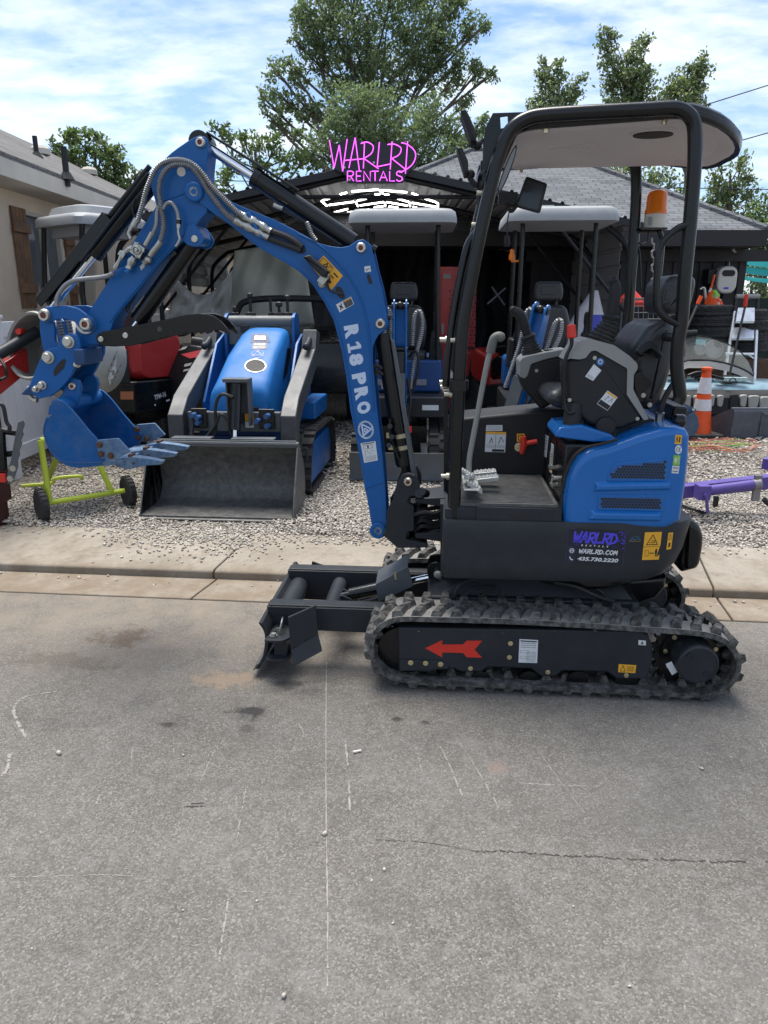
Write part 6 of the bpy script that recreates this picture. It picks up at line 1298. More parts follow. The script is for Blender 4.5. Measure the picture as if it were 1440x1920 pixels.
 a,b=Vector(E.at(677,465,VC)),Vector(E.at(380,270,VC));d=(b-a).normalized();n=d.cross(Vector((0,1,0)));n=n if n.z>0 else-n
 mb=MB();e=Vector(E.at(487,339,VC));mb.cyl(a+d*.04,e,.040,22);mb.cyl(e,e+d*.03,.043,22);cy=eb('arm_cylinder',mb,M['black'],smooth=40)
 mb=MB();mb.cyl(e+d*.03,b,.021,18);eb('cylinder_rod',mb,M['chrome'],cy)
 mb=MB();mb.lathe([(.045,-.055),(.045,.055)],b,(0,1,0),18);eb('rod_eye',mb,M['black'],cy)
 mb=MB();g0,g1=a+d*.36+n*.052,b+n*.044+d*.0;s=Vector((0,.026,0));t=n*.010;mb.hexa([g0-s,g1-s,g1+s,g0+s,g0-s+t,g1-s+t,g1+s+t,g0+s+t]);eb('rod_guard',mb,M['black'],cy,bevel=.003)
 mb=MB();spring_hose(mb,E.pts([(575,416),(580,428),(585,440),(594,452)],v0-.005),.009);eb('coil_hose',mb,M['braid'],cy)
 mb=MB();mb.tube(E.pts([(515,386),(575,418),(640,460)],VC-.05),.006,8);eb('feed_pipe',mb,M['black'],cy)
 mb=MB();mb.tube(cr(E.pts([(513,384),(521,388),(530,391)],VC-.055),4),.009,8);eb('pipe_fitting',mb,M['steel'],cy)
 a,b=Vector(E.at(718,625,VC)),Vector(E.at(766,903,VC));e=Vector(E.at(757,868,VC));d=(b-a).normalized()
 mb=MB();mb.cyl(a,e,.040,24);mb.cyl(e,e+d*.012,.036,24);cy=eb('boom_cylinder',mb,M['black'],smooth=40)
 mb=MB();mb.cyl(e,b,.019,16);eb('cylinder_rod',mb,M['black'],cy)
 mb=MB();mb.lathe([(.030,-.002),(.030,.001)],e+d*.012,d,16);eb('rod_seal',mb,M['steel'],cy)
 for f in(.735,.815):
  mb=MB();c=a+(b-a)*(f-.06);mb.cyl(c-d*.010,c+d*.010,.0425,24);c2=c+Vector((-.05,-.015,0));mb.box(c2,(.03,.02,.022));eb('pipe_strap',mb,mat('strap_steel',(.42,.38,.27),.35,.8,.15),cy)
 mb=MB();q=[Vector(x)for x in E.pts([(738,636),(735,630),(732,634),(775,890),(782,896)],VC+.03)]
 q=E.pg([(734,632),(740,640),(783,894),(774,892)],VC+.045);mb.prism(q,VC-.035,VC+.045);eb('cylinder_guard',mb,M['midgrey'],cy,bevel=.003)
 mb=MB();mb.tube(cr(E.pts([(733,785),(731,800),(734,825),(748,860)],VC-.05),5),.007,8)
 for x,y in((731,799),(735,819),(729,835)):mb.cyl(E.at(x,y,VC-.07),E.at(x,y,VC-.04),.012,10)
 eb('cylinder_pipe',mb,M['black'],cy)
 mb=MB();mb.tube(cr(E.pts([(699,690),(708,686),(716,692)],VC-.03),5),.010,8);mb.tube(cr(E.pts([(700,700),(710,697),(718,703)],VC-.03),5),.010,8);eb('boom_hose',mb,M['hose'])
 mb=MB();mb.tube(cr(E.pts([(745,955),(735,970),(728,990),(722,960)],VC),6),.014,8);mb.tube(cr(E.pts([(788,915),(792,930),(786,945)],VC-.08),6),.012,8);eb('foot_hose',mb,M['hose'])
 mb=MB();mb.cut().cyl(E.at(697,466,VC-.02),E.at(704,470,VC-.02),.02,12);mb.cut().cyl(E.at(726,594,VC-.03),E.at(733,596,VC-.03),.014,10);eb('lug_nut',mb,M['black'])
boom()
def arm():
 A=[(374,254),(384,256),(390,263),(391,276),(388,303),(386,330),(388,352),(392,372),(388,398),(372,416),(368,424),(376,434),(381,446),(378,456),(370,460),(360,459),(346,451),(330,462),(302,490),(262,540),(230,578),(213,600),(206,626),(190,645),(165,648),(150,630),(152,605),(163,590),(213,510),(258,440),(293,386),(279,335),(288,319),(307,299),(320,287),(333,277),(352,264),(364,257)]
 v0,v1=VC-.062,VC+.062
 mb=MB();mb.prism(E.pg(A,v0),v0,v1);AM=mb;ar=eb('arm',mb,M['blue'],bevel=.004)
 mb=MB();mb.tube(cr(E.pts([(355,428),(330,455),(302,484),(262,533),(230,571),(205,604)],v0-.001),4),.0045,6);mb.tube(cr(E.pts([(392,352),(375,350),(355,358),(330,368),(306,376)],v0-.001),4),.004,6);eb('weld_seam',mb,M['blue'],ar)
 mb=MB();c=E.uz(340,322,v0);mb.prism([(c[0]+.019*math.cos(R(20*k)),c[1]+.019*math.sin(R(20*k)))for k in range(18)],v0-.0012,v0+.001);eb('painted_sky_disc',mb,M['cream'],ar,label='pale disc painted as bright sky seen through a round hole',smooth=0)  # solid cream disc, bright sky through the arm's hole put into its colour
 mb=MB();p=E.pg([(350,424),(364,420),(378,438),(382,450),(376,460),(366,463),(352,460),(342,451)],v0-.02);mb.cut().prism(rnd_corners(p,.008),v0-.018,v0-.003);mb.cut().prism(rnd_corners(p,.008),v1+.003,v1+.018);eb('thumb_lug',mb,M['blue'],ar,bevel=.002)
 mb=MB();mb2=MB()
 for x,y,v,r in((377,268,v0,.021),(162,608,v0-.045,.028),(85,591,v0-.045,.028)):pinhead(mb,mb2,x,y,v,r,.02)
 eb('pin',mb,M['pin'],ar);eb('pin_core',mb2,M['redcap'],ar)
 mb=MB();c=E.at(365,448,v0-.018);mb.lathe([(.015,0),(.015,.006),(.012,.008)],c,(0,-1,0),16);c=E.at(162,608,v0);mb.lathe([(.043,0),(.043,.018)],c,(0,-1,0),24);eb('pin_plain',mb,M['pin'],ar)
 a,b=Vector(E.at(292,334,VC)),Vector(E.at(85,591,VC));d=(b-a).normalized();n=Vector((-d.z,0,d.x));n=n if n.x<0 else-n
 e=Vector(E.at(176,478,VC));e=a+d*(e-a).dot(d)
 mb=MB();mb.cyl(a,e,.037,22);mb.cyl(e-d*.03,e,.040,22);cy=eb('bucket_cylinder',mb,M['black'],smooth=40)
 mb=MB();mb.cyl(e,b,.019,16);eb('cylinder_rod',mb,M['chrome'],cy)
 mb=MB();g0=a+d*((e-a).length*.60)+n*.062;g1=b-d*.03+n*.056;s=Vector((0,.035,0));t=n*.012
 mb.hexa([g0-s,g1-s,g1+s,g0+s,g0-s+t,g1-s+t,g1+s+t,g0+s+t]);s2=Vector((0,.010,0))
 for sg in(-1,1):q=s*sg;w=Vector((0,.006*sg,0));mb.hexa([g0+q,g1+q,g1+q+w,g0+q+w,g0+q-n*.05,g1+q-n*.035,g1+q+w-n*.035,g0+q+w-n*.05])
 eb('rod_guard',mb,M['black'],cy,bevel=.003)
 mb=MB();mb.tube([a+n*.05-d*.02,a+n*.052+d*.4],.012,8);mb.tube([a+n*.02+Vector((0,-.045,0)),a+d*.5+n*.01+Vector((0,-.045,0))],.008,8);eb('cylinder_pipe',mb,M['black'],cy)
 a,b=Vector(E.at(366,450,VC)),Vector(E.at(252,612,VC));d=(b-a).normalized();n=Vector((-d.z,0,d.x));n=n if n.x<0 else-n;e=a+d*(b-a).length*.93
 mb=MB();mb.cyl(a+d*.02,e,.039,22);cy=eb('thumb_cylinder',mb,M['black'],smooth=40)
 mb=MB();mb.cyl(e,b,.018,14);eb('cylinder_rod',mb,M['chrome'],cy)
 mb=MB();u_=Vector((0,-.03,0));mb.tube(cr([a+d*.03+n*.03+u_,a+d*.05+n*.065+u_,a+d*.30+n*.068+u_,e-d*.03+n*.065+u_,e-d*.01+n*.03+u_],5),.008,8);mb.box(a+d*.10+n*.05+u_,(.03,.03,.06),ry=R(-35));eb('cylinder_pipe',mb,M['black'],cy)
 vm=v0-.03;c=Vector(E.at(262,470,vm));mb=MB();mb.box(c,(.052,.06,.052),ry=R(35));mb.lathe([(.02,.03),(.02,.036),(.014,.040),(.014,.032),(.007,.032),(.007,.044)],c,(0,-1,0),18)
 for da,db in((-.02,-.02),(.02,-.02),(-.02,.02),(.02,.02)):x=da*math.cos(.61)-db*math.sin(.61);z=da*math.sin(.61)+db*math.cos(.61);mb.bolt(c+Vector((x,-.03,z)),.004,.005)
 mf=eb('valve_block',mb,M['steel'],bevel=.002)
 mb=MB()
 for pts,r in(([(249,462),(239,470),(231,478),(222,492),(216,505)],.010),([(252,482),(246,492),(241,503)],.015),([(280,482),(276,488),(270,493)],.016)):
  q=[Vector(a)for a in E.pts(pts,vm)];q=[Vector(a)for a in cr(q,3)]
  mb.tube(q,[r*(1.25 if(i//2)%2 else .9)for i in range(len(q))],8)
 mb.box(E.at(230,477,vm),(.028,.03,.02),ry=R(40));eb('fittings',mb,M['steel'],mf,smooth=40)
 mb=MB();mb.tube(E.pts([(242,500),(240,506),(238,511)],vm),[.012,.013,.012],10);mb.tube(cr(E.pts([(246,500),(228,503),(214,509),(222,507),(238,508)],vm-.004),6),.0025,6);eb('plug_cap',mb,M['blue_gloss'],mf)
 mb=MB();q=E.pg([(262,500),(268,494),(272,499),(265,507)],v0);mb.prism(q,v0-.001,v0-.0003);eb('tape_label',mb,M['labelwhite'],ar,smooth=0)
 vh=v0-.045
 H1=[(258,417),(262,402),(268,382),(273,362),(279,345),(289,322),(300,309),(315,302),(334,300),(352,303),(368,313),(383,330),(397,350),(418,371),(440,393),(457,407)]
 H2=[(300,452),(306,430),(306,412),(302,388),(298,358),(302,332),(312,317),(325,309),(342,308),(358,313),(373,329),(390,357),(408,381),(425,401),(440,412)]
 for pts,a,b in((H1,[(457,407),(472,413),(478,417)],0),(H2,[(440,412),(455,421),(462,424)],0)):
  mb=MB();spring_hose(mb,E.pts(pts,vh),.0112,.0088,10,.15);eb('coil_hose',mb,M['braid'])
 F1=[(446,399),(456,405),(463,409),(470,412),(480,417),(492,424),(500,429),(508,434)];F2=[(430,404),(440,412),(452,419),(462,424),(472,429),(482,434),(492,440),(504,446)]
 for pts in(F1,F2):
  q=[Vector(a)for a in cr(E.pts(pts,vh+.01),3)];mb=MB();mb.tube(q,[.0145 if(i//3)%2==0 else .0175 for i in range(len(q))],10);eb('hose_coupling',mb,M['steel'],smooth=35)
 mb=MB();mb.box(E.at(480,424,vh+.02),(.014,.05,.12),ry=R(-30));eb('hose_clamp',mb,M['blue'],bevel=.003)
 for pts in([(506,433),(520,437),(540,445),(556,455),(566,464)],[(503,446),(520,453),(540,460),(556,466),(564,470)]):
  mb=MB();mb.tube(cr(E.pts(pts,vh+.015),6),.013,10);eb('rubber_hose',mb,M['hose'])
 for pts,r,m in(([(273,461),(279,448),(287,437),(293,420),(294,402),(297,386)],.0095,'braid'),([(306,392),(312,382),(322,381),(330,392),(334,405),(335,418)],.0085,'braid'),([(334,428),(335,440),(337,448),(333,457),(329,462)],.006,'steel'),([(335,410),(335,428)],.0105,'steel'),([(213,513),(200,518),(182,521),(160,523),(140,526),(124,534),(113,547),(107,560),(106,574)],.0105,'braid'),([(245,448),(241,438),(246,428),(254,418)],.008,'steel'),([(250,424),(257,411)],.014,'steel'),([(301,452),(296,460),(288,470),(281,480)],.0135,'steel'),([(285,436),(279,448),(272,460)],.011,'steel')):
  mb=MB();mb.tube(cr(E.pts(pts,vh),8),r,10);eb('hose' if m=='braid' else 'pipe',mb,M[m],smooth=45)
 mb=MB();mb.tube(cr(E.pts([(254,372),(249,385),(250,400),(256,412)],VC-.09),5),.005,6);mb.tube(cr(E.pts([(335,412),(335,420)],vh),2),.012,8);eb('guard_wire',mb,M['black'])
arm()
def bucket():
 v0,v1=VC-.105,VC+.105
 L1=[(73,592),(76,581),(86,576),(105,573),(125,573),(145,578),(160,589),(172,600),(176,612),(168,622),(156,622),(148,614),(140,604),(125,598),(110,598),(98,602),(90,606),(80,604)]
 nearfar('tipping_link',E.pg(L1,v0),v0,v1,.020,M['blue'],bevel=.003,r=.006)
 L2=[(74,590),(85,604),(100,602),(102,620),(103,640),(112,655),(105,672),(88,675),(80,652),(75,625)]
 nearfar('short_link',E.pg(L2,v0+.022),v0+.022,v1-.022,.020,M['blue'],bevel=.003,r=.008)
 Cp=[(113,636),(120,628),(132,625),(143,628),(149,638),(151,655),(150,672),(141,688),(133,705),(122,720),(110,732),(95,743),(73,748),(62,740),(55,722),(62,705),(72,680),(81,660),(95,653),(108,650)]
 w0,w1=VC-.13,VC+.13
 cpl=nearfar('coupler_plate',E.pg(Cp,w0),w0,w1,.022,M['blue'],bevel=.004,r=.006)
 mb=MB();q=E.pg([(100,700),(103,690),(112,678),(121,672),(124,676),(120,690),(110,700),(103,706)],w0);mb.prism(q,w0-.0012,w0+.001);eb('coupler_slot',mb,M['ink'],cpl[0],smooth=0)
 mb=MB();q=E.pg([(60,735),(90,738),(115,722),(140,690),(176,680),(173,652),(150,655),(120,690),(80,715)],VC);mb.prism(q,w0+.025,w1-.025);mb.box(E.at(160,668,VC-.1),(.05,.12,.07));eb('coupler_core',mb,mat('dark_blue_steel',(.012,.05,.14),.5,0,.2,8),bevel=.006)
 mb=MB()
 for x,y,r in((129,641,.021),(91,670,.021),(80,722,.015),(69,729,.012),(146,683,.011)):
  c=E.at(x,y,w0);mb.cut().lathe([(r*1.35,-.001),(r*1.35,.006),(r,.007),(r,.022),(r*.85,.026)],c,(0,-1,0),18)
 eb('coupler_pin',mb,M['pin'])
 mb=MB();mb.tube(cr(E.pts([(56,726),(54,738),(60,748),(70,750)],VC-.08),6),.013,10);eb('coupler_hook',mb,M['pin'])
 for pts in([(110,602),(114,618),(118,634)],[(128,600),(131,615),(133,628)]):
  mb=MB();spring_hose(mb,E.pts(pts,VC-.02),.012,.012,10,.12);eb('coil_hose',mb,M['braid'])
 mb=MB();mb.prism(E.pg([(152,612),(178,612),(176,650),(152,650)],VC),VC-.06,VC+.06);eb('arm_end',mb,M['blue'],bevel=.006)
 b0,b1=VC-.21,VC+.21
 EAR=[(121,742),(123,725),(126,716),(133,710),(141,710),(148,717),(151,728),(148,745),(146,760),(128,762),(112,752)]
 EAR=[(90,778),(92,762),(108,748),(117,738),(122,722),(128,712),(138,709),(147,714),(151,726),(149,742),(145,755),(140,764),(110,772)]
 nearfar('bucket_ear',E.pg(EAR,VC-.10),VC-.10,VC+.10,.024,M['blue'],bevel=.004,r=.006)
 mb=MB();m2=MB();pinhead(mb,m2,136,724,VC-.10,.018,.010);mb.cyl(E.at(136,724,VC-.07),E.at(136,724,VC+.08),.016,14);eb('bucket_pin',mb,M['pin']);eb('pin_core',m2,M['redcap'])
 mb=MB();c=E.uz(128,757,VC-.1);mb.cyl((c[0],b0+.02,c[1]),(c[0],b1-.02,c[1]),.034,22);eb('bucket_tube',mb,M['blue'])
 SD=[(98,752),(107,749),(117,752),(128,762),(140,775),(160,800),(185,828),(200,846),(193,868),(196,873),(165,876),(140,877),(122,872),(105,861),(92,845),(83,825),(80,806),(85,790),(97,776),(95,764)]
 sd=[tuple(a)for a in E.pg(SD,b0)]
 mb=MB();mb.prism(sd,b0,b0+.014);bn=eb('bucket_side',mb,M['bucketblue'],bevel=.002)
 mb=MB();mb.prism(sd,b1-.014,b1);eb('bucket_side',mb,M['bucketblue'],bevel=.002)
 sh=[(98,760),(97,776),(85,790),(80,806),(83,825),(92,845),(105,861),(122,872),(140,877),(165,876),(197,872)]
 q=[(a[0],a[2])for a in cr([(u,0,z)for u,z in E.pg(sh,b0)],4)];c_=Vector(E.uz(150,820,b0));inn=[tuple(Vector(p)+(c_-Vector(p)).normalized()*.012)for p in q]
 mb=MB();mb.loft([[(u,v,z)for u,z in q+inn[::-1]]for v in(b0+.0145,b1-.0145)]);bs=eb('bucket_shell',mb,M['bucketblue'],smooth=40)
 mb=MB();mb.tube(cr(E.pts([(88,782),(82,806),(86,826),(96,845),(110,860),(130,867),(160,868),(192,867)],b0-.0005),5),.004,6);eb('weld_seam',mb,mat('weld_blue',(.02,.09,.25),.6),bn)
 mb=MB();L=[Vector((*a,))for a in[(0,0)]];q0,q1=E.uz(196,866,b0),E.uz(232,862,b0);mb.hexa([(q0[0]-.02,b0,q0[1]-.022),(q1[0],b0,q1[1]-.020),(q1[0],b1,q1[1]-.020),(q0[0]-.02,b1,q0[1]-.022),(q0[0]-.02,b0,q0[1]),(q1[0],b0,q1[1]-.004),(q1[0],b1,q1[1]-.004),(q0[0]-.02,b1,q0[1])]);eb('cutting_lip',mb,M['blue_worn'],bevel=.002)
 SC_=[(180,829),(184,825),(221,822),(244,847),(216,861),(190,860),(184,850)]
 sc=E.pg(SC_,b0-.016)
 for a,b in((b0-.016,b0-.001),(b1+.001,b1+.016)):
  mb=MB();mb.prism(rnd_corners(sc,.005),a,b);sk=eb('side_cutter',mb,M['blue_worn'],bevel=.002)
  mb=MB()
  for x,y in((187,834),(190,851),(208,854)):c=E.uz(x,y,b0-.016);mb.cut().bolt((c[0],a if a<VC else b1-.014,c[1]),.011,.011)
  eb('cutter_bolt',mb,M['rust']if True else M['steel'],sk)
 for k in range(3):
  v=b0+.035+k*(b1-b0-.07)/2;w=.022;p0,p1,p2,p3=E.uz(212,866,b0),E.uz(244,872,b0),E.uz(303,871,b0),E.uz(246,859,b0)
  mb=MB();t0,t1,t2=Vector(E.uz(214,862,b0)),Vector(E.uz(246,857,b0)),Vector(E.uz(303,866,b0));s0,s1,s2=Vector(E.uz(214,876,b0)),Vector(E.uz(240,881,b0)),Vector(E.uz(298,873,b0))
  R_=[[(t0.x,v-w,t0.y),(t0.x,v+w,t0.y),(s0.x,v+w,s0.y),(s0.x,v-w,s0.y)],[(t1.x,v-w*1.15,t1.y),(t1.x,v+w*1.15,t1.y),(s1.x,v+w*1.15,s1.y),(s1.x,v-w*1.15,s1.y)],[((t1.x+t2.x)/2,v-w*.9,(t1.y+t2.y)/2+.002),((t1.x+t2.x)/2,v+w*.9,(t1.y+t2.y)/2+.002),((s1.x+s2.x)/2,v+w*.9,(s1.y+s2.y)/2+.006),((s1.x+s2.x)/2,v-w*.9,(s1.y+s2.y)/2+.006)],[(t2.x,v-w*.85,t2.y),(t2.x,v+w*.85,t2.y),(s2.x,v+w*.85,s2.y),(s2.x,v-w*.85,s2.y)]]
  mb.loft(R_);tt=eb('bucket_tooth',mb,M['blue_worn'],bevel=.003)
  mb=MB();mb.box((t1.x-.012,v,t1.y+.002),(.018,w*2.1,.012));mb.cyl((t1.x+.005,v-w*1.2,(t1.y+s1.y)/2),(t1.x+.005,v-w*1.2-.004,(t1.y+s1.y)/2),.006,8);eb('tooth_base',mb,M['rust'],tt)
 t0,t1=VC-.075,VC+.075
 TH=[(181,640),(180,632),(184,626),(192,622),(213,618),(260,609),(310,599),(345,591),(370,588),(388,589),(402,594),(414,603),(424,614),(430,625),(428,629),(420,622),(410,619),(396,620)]
 g=396;x=394
 while x>352:TH+=[(x,621),(x-3,626),(x-7,626),(x-9,622)];x-=12
 TH+=[(345,624),(300,634),(248,648),(215,650),(195,649),(186,646)]
 nearfar('thumb_plate',E.pg(TH,t0),t0,t1,.016,M['black'],bevel=.002)
 mb=MB();mb.prism(E.pg([(215,622),(340,596),(345,600),(220,628)],VC),t0+.017,t1-.017);mb.cyl(E.at(405,603,t0+.01),E.at(405,603,t0+.12),.012,10);eb('thumb_web',mb,M['black'])
 mb=MB()
 for x,y,r in((190,636,.013),(236,629,.013)):mb.cut().lathe([(r,-.001),(r,.008),(r*.85,.010)],E.at(x,y,t0),(0,-1,0),18)
 eb('thumb_pin',mb,M['pin'])
 mb=MB();c=E.uz(299,617,t0);mb.prism([(c[0]+.011*math.cos(R(24*k)),c[1]+.011*math.sin(R(24*k)))for k in range(15)],t0-.001,t0+.001);eb('thumb_hole',mb,mat('hole_grey',(.06,.06,.065),.7,0,0),smooth=0)
 mb=MB();p=E.pg([(160,625),(195,612),(212,600),(214,618),(200,630),(175,648)],VC);mb.prism(p,VC-.05,VC+.05);eb('thumb_mount',mb,M['blue'],bevel=.006)
bucket()
# ---- machines and things on the gravel, left and middle
def tb(name,mb,m,root,parent=None,label=None,**kw):
 o=mb.build(name,m,parent or root,**kw)
 if label:o['label']=label
 return o
def simple_track(w,prof,n_lug=30,h=.022):
 """rubber track: closed (v, z) profile, width along u"""
 q=[Vector((a[1],a[2]))for a in cr([(0,v,z)for v,z in prof],6,True)];L_=[0.0]
 for i in range(len(q)):L_.append(L_[-1]+(q[(i+1)%len(q)]-q[i]).length)
 cc=sum(q,Vector((0,0)))/len(q);mb=MB();mb.loft([[(-w/2,p.x,p.y),(w/2,p.x,p.y),(w/2,*(p+(cc-p).normalized()*.025)),(-w/2,*(p+(cc-p).normalized()*.025))]for p in q],closed=True)
 def fr(t):
  t%=L_[-1];i=max(k for k in range(len(q))if L_[k]<=t);f=(t-L_[i])/(L_[i+1]-L_[i]+1e-9);a,b=q[i],q[(i+1)%len(q)];d=(b-a).normalized();n=Vector((-d.y,d.x));p=a+(b-a)*f
  return p,d,(n if n.dot(p-cc)>0 else-n)
 for k in range(n_lug):
  for u0,u1,off in((-w/2,-.01,0),(.01,w/2,.5)):
   p,d,n=fr(L_[-1]*(k+off)/n_lug);a=p-d*.022;b=p+d*.022;s=n*h;e=d*.007
   mb.hexa([(u0,*a),(u1,*a),(u1,*b),(u0,*b),(u0,*(a+s+e)),(u1,*(a+s+e)),(u1,*(b+s-e)),(u0,*(b+s-e))])
 return mb
 # ---- blue mini loader with the wide bucket
def loader():
 S=Frame((-1.28,5.32,LOTZ+.008),R(-5));r=thing('mini_loader','blue compact track loader with a wide grey bucket facing the road','loader',S.o,S.ang)
 w=.60
 prof=[(0,0),(.02,.0),(.36,.015),(.45,.06),(.49,.14),(.47,.30),(.36,.47),(.30,.52)]
 q=[(a[1],a[2])for a in cr([(0,*p)for p in prof],4)];inn=[(v+(.012 if v<.3 else-.012*(1 if z<.5 else .5)),z+.014)for v,z in q[:-1]]+[(q[-1][0]-.012,q[-1][1])]
 mb=MB();mb.across(q+inn[::-1],-w+.013,w-.013);bk=tb('bucket',mb,M['bucketsteel'],r,smooth=40)
 for s in(-1,1):
  mb=MB();sd=[(0,0),(.36,.0),(.46,.05),(.50,.15),(.48,.31),(.37,.48),(.29,.525),(.26,.50)];mb.across(sd,s*w-(.012 if s>0 else 0),s*w+(.012 if s<0 else 0));tb('bucket_side',mb,M['bucketsteel'],r,bk,bevel=.002)
 mb=MB();mb.bb((-w-.005,-.03,-.008),(w+.005,.12,-.0005));tb('cutting_edge',mb,mat('bright_edge',(.28,.27,.25),.45,.5,.3,12),r,bk)
 mb=MB();mb.tube([(-w,.285,.525),(w,.285,.525)],.018,8);mb.bb((-w+.02,.28,.50),(w-.02,.31,.55));tb('bucket_lip',mb,M['midgrey'],r,bk)
 mb=MB();mb.bb((-.42,.31,.545),(-.10,.40,.56));mb.bb((.06,.31,.545),(.40,.40,.56));tb('mount_plate',mb,M['midgrey'],r,bk,bevel=.004)
 for s in(-1,1):
  mb=MB();x0,x1=s*.40,s*.53
  ctr=[(.62,.33),(.62,.62),(.80,.78),(1.55,1.10),(1.72,1.25)];hw=[(.07,.0),(.075,.0),(.06,.06),(.05,.06),(.05,.05)]
  up=[(.55,.30),(.55,.70),(.72,.84),(1.50,1.17),(1.60,1.34)];lo=[(.69,.30),(.69,.60),(.86,.71),(1.58,1.02),(1.78,1.30)]
  mb.across(up+lo[::-1],min(x0,x1),max(x0,x1));am=tb('lift_arm',mb,M['armgrey'],r,bevel=.008)
  mb=MB();mb.box((s*.465,.547,.43),(.032,.004,.085));lb=tb('arm_label',mb,M['labelwhite'],r,am,smooth=0)
  sh=Sheet([(s*.465-.012,.5445,.40),(s*.465+.012,.5445,.40),(s*.465+.012,.5445,.46),(s*.465-.012,.5445,.46)]);sh.line([(.2,.85),(.75,.85),(.5,.55),(.8,.3),(.5,.08),(.15,.2)],.16,0);tb('arm_print',sh.mb,M['ink'],r,am,smooth=0)
  mb=MB();mb.tube([(s*.465,1.40,1.19),(s*.465,1.56,1.25)],.028,12);mb.ball((s*.465,1.40,1.20),.035,10,6);tb('pivot_cap',mb,M['grey'],r,am)
  mb=MB();mb.tube(cr([(s*.38,.58,.34),(s*.50,.60,.36),(s*.60,.58,.44),(s*.60,.58,.34)],4),.012,6);tb('step_hook',mb,M['grey'],r,am)
 tm=simple_track(.20,[(.74,.10),(.80,.02),(.95,-.01),(1.95,-.01),(2.12,.06),(2.14,.25),(2.0,.46),(1.2,.50),(.98,.48),(.84,.36)],34)
 for s in(-1,1):
  t=tm.build('track',[M['tyre']],r,smooth=25)if s<0 else t.copy()
  if s>0:COL.objects.link(t);t.parent=r
  t.location=(s*.50,0,0)
  mb=MB();mb.across([(.92,.06),(1.98,.06),(2.02,.24),(1.9,.40),(1.1,.40),(.92,.30)],s*.41,s*.57);tb('track_frame',mb,M['blue'],r,bevel=.006)
 mb=MB();mb.bb((-.36,.80,.20),(.36,1.9,.55));mb.bb((-.30,.78,.30),(.30,.80,.50));tb('chassis',mb,mat('deep_blue_paint',(.006,.045,.17),.45,0,.15,6),r,bevel=.01)
 mb=MB();mb.bb((-.385,.62,.56),(.385,.66,.72));mb.bb((-.36,.66,.58),(.36,.84,.70));tb('crossbar',mb,M['midgrey'],r,bevel=.006)
 for s in(-1,1):mb=MB();mb.across([(1.0,.5),(2.0,.5),(2.0,1.1),(1.7,1.3),(1.45,1.22),(1.0,.75)],s*.37-.012,s*.37+.012);tb('side_panel',mb,M['blue'],r,bevel=.004)
 mb=MB();mb.bb((.40,1.30,.56),(.55,1.95,.72));tb('tank_panel',mb,M['blue'],r,bevel=.012)
 DZ=.17;rings=[]
 for v,z,hw_,z0 in((.80,.64,.285,.60),(.80,.80,.28,.60),(.83,.86,.275,.60),(.92,.92,.27,.60),(1.15,1.02,.255,.60),(1.45,1.145,.235,.60),(1.56,1.18,.225,.60),(1.60,1.17,.22,.60)):
  c=.05;hw_*=.84;sh_=.10*(v-.8);z+=DZ*min(1,max(.25,(v-.8)/.45));rings.append([(a+sh_,v,b)for a,b in((-hw_-.035,z0),(-hw_-.012,z-c),(-hw_+.004,z-c*.42),(-hw_+c*.5,z-.007),(-hw_+c*1.1,z),(-hw_+c*1.8,z+.006),(hw_-c*1.8,z+.006),(hw_-c*1.1,z),(hw_-c*.5,z-.007),(hw_-.004,z-c*.42),(hw_+.012,z-c),(hw_+.035,z0))])
 mb=MB();mb.loft(rings);HM=mb;hd=tb('hood',mb,M['hoodblue'],r,smooth=50)
 def dk(cs):return Decal(HM,cs,S)
 d=dk([(466,645),(510,645),(505,624),(470,624)]);d.poly([(.05,.1),(.95,.1),(.9,.9),(.1,.9)],0,.003);d.rect(.22,.25,.78,.72,1,.006);[d.rect(.26+.085*k,.34,.32+.085*k,.62,2,.009)for k in range(6)];tb('work_light',d.mb,[mat('recess_blue',(.004,.03,.12),.5),M['ink'],M['led']],r,hd,label='small white light bar in a recess',smooth=0)
 d=dk([(472,655),(500,655),(501,643),(474,643)]);d.rect(0,0,1,1,0,.002);d.text('WARLRD',.1,.6,.9,.92,1,.003,.02,.2);d.scribble(.1,.1,.9,.5,2,1,.003,2);tb('hood_sticker',d.mb,[M['navyink'],M['white']],r,hd,smooth=0)
 d=dk([(458,699),(500,699),(498,673),(460,673)]);d.disc(.5,.5,.5,.48,0,.004);d.disc(.5,.5,.46,.43,1,.006);tb('round_grille',d.mb,[M['steel'],mat('grille_grey',(.07,.065,.06),.7,0,.4,60)],r,hd,smooth=0)
 d=dk([(470,672),(496,672),(495,656),(472,656)]);[d.line([(.5+.45*math.cos(.35*k),.5+.45*math.sin(.35*k)),(.5+.45*math.cos(.35*k+.35),.5+.45*math.sin(.35*k+.35))],.05,0,.003)for k in range(18)];d.line([(.15,.35),(.5,.85),(.85,.35),(.15,.35)],.06,0,.003);tb('embossed_mark',d.mb,mat('emboss_blue',(.006,.07,.30),.3,0,0),r,hd,smooth=0)
 d=dk([(529,716),(538,700),(545,655),(538,652)]);d.poly([(0,0),(1,0),(1,1),(0,1)],0,.004);tb('side_grille',d.mb,M['ink'],r,hd,smooth=0)
 mb=MB();mb.bb((.04,.785,.64),(.16,.80,.74));tb('camera_recess',mb,M['ink'],r,hd,bevel=.004)
 mb=MB();mb.tube([(-.30,1.66,1.40),(.30,1.66,1.40)],.062,14);mb.bb((-.30,1.61,1.20),(.30,1.70,1.40));tb('control_panel',mb,M['midgrey'],r,bevel=.006)
 for s in(-1,1):mb=MB();mb.across(rnd_corners([(1.56,1.08),(1.80,1.08),(1.80,1.46),(1.68,1.49),(1.58,1.45)],.03),s*.315-.012,s*.315+.012);tb('panel_end',mb,M['blue'],r)
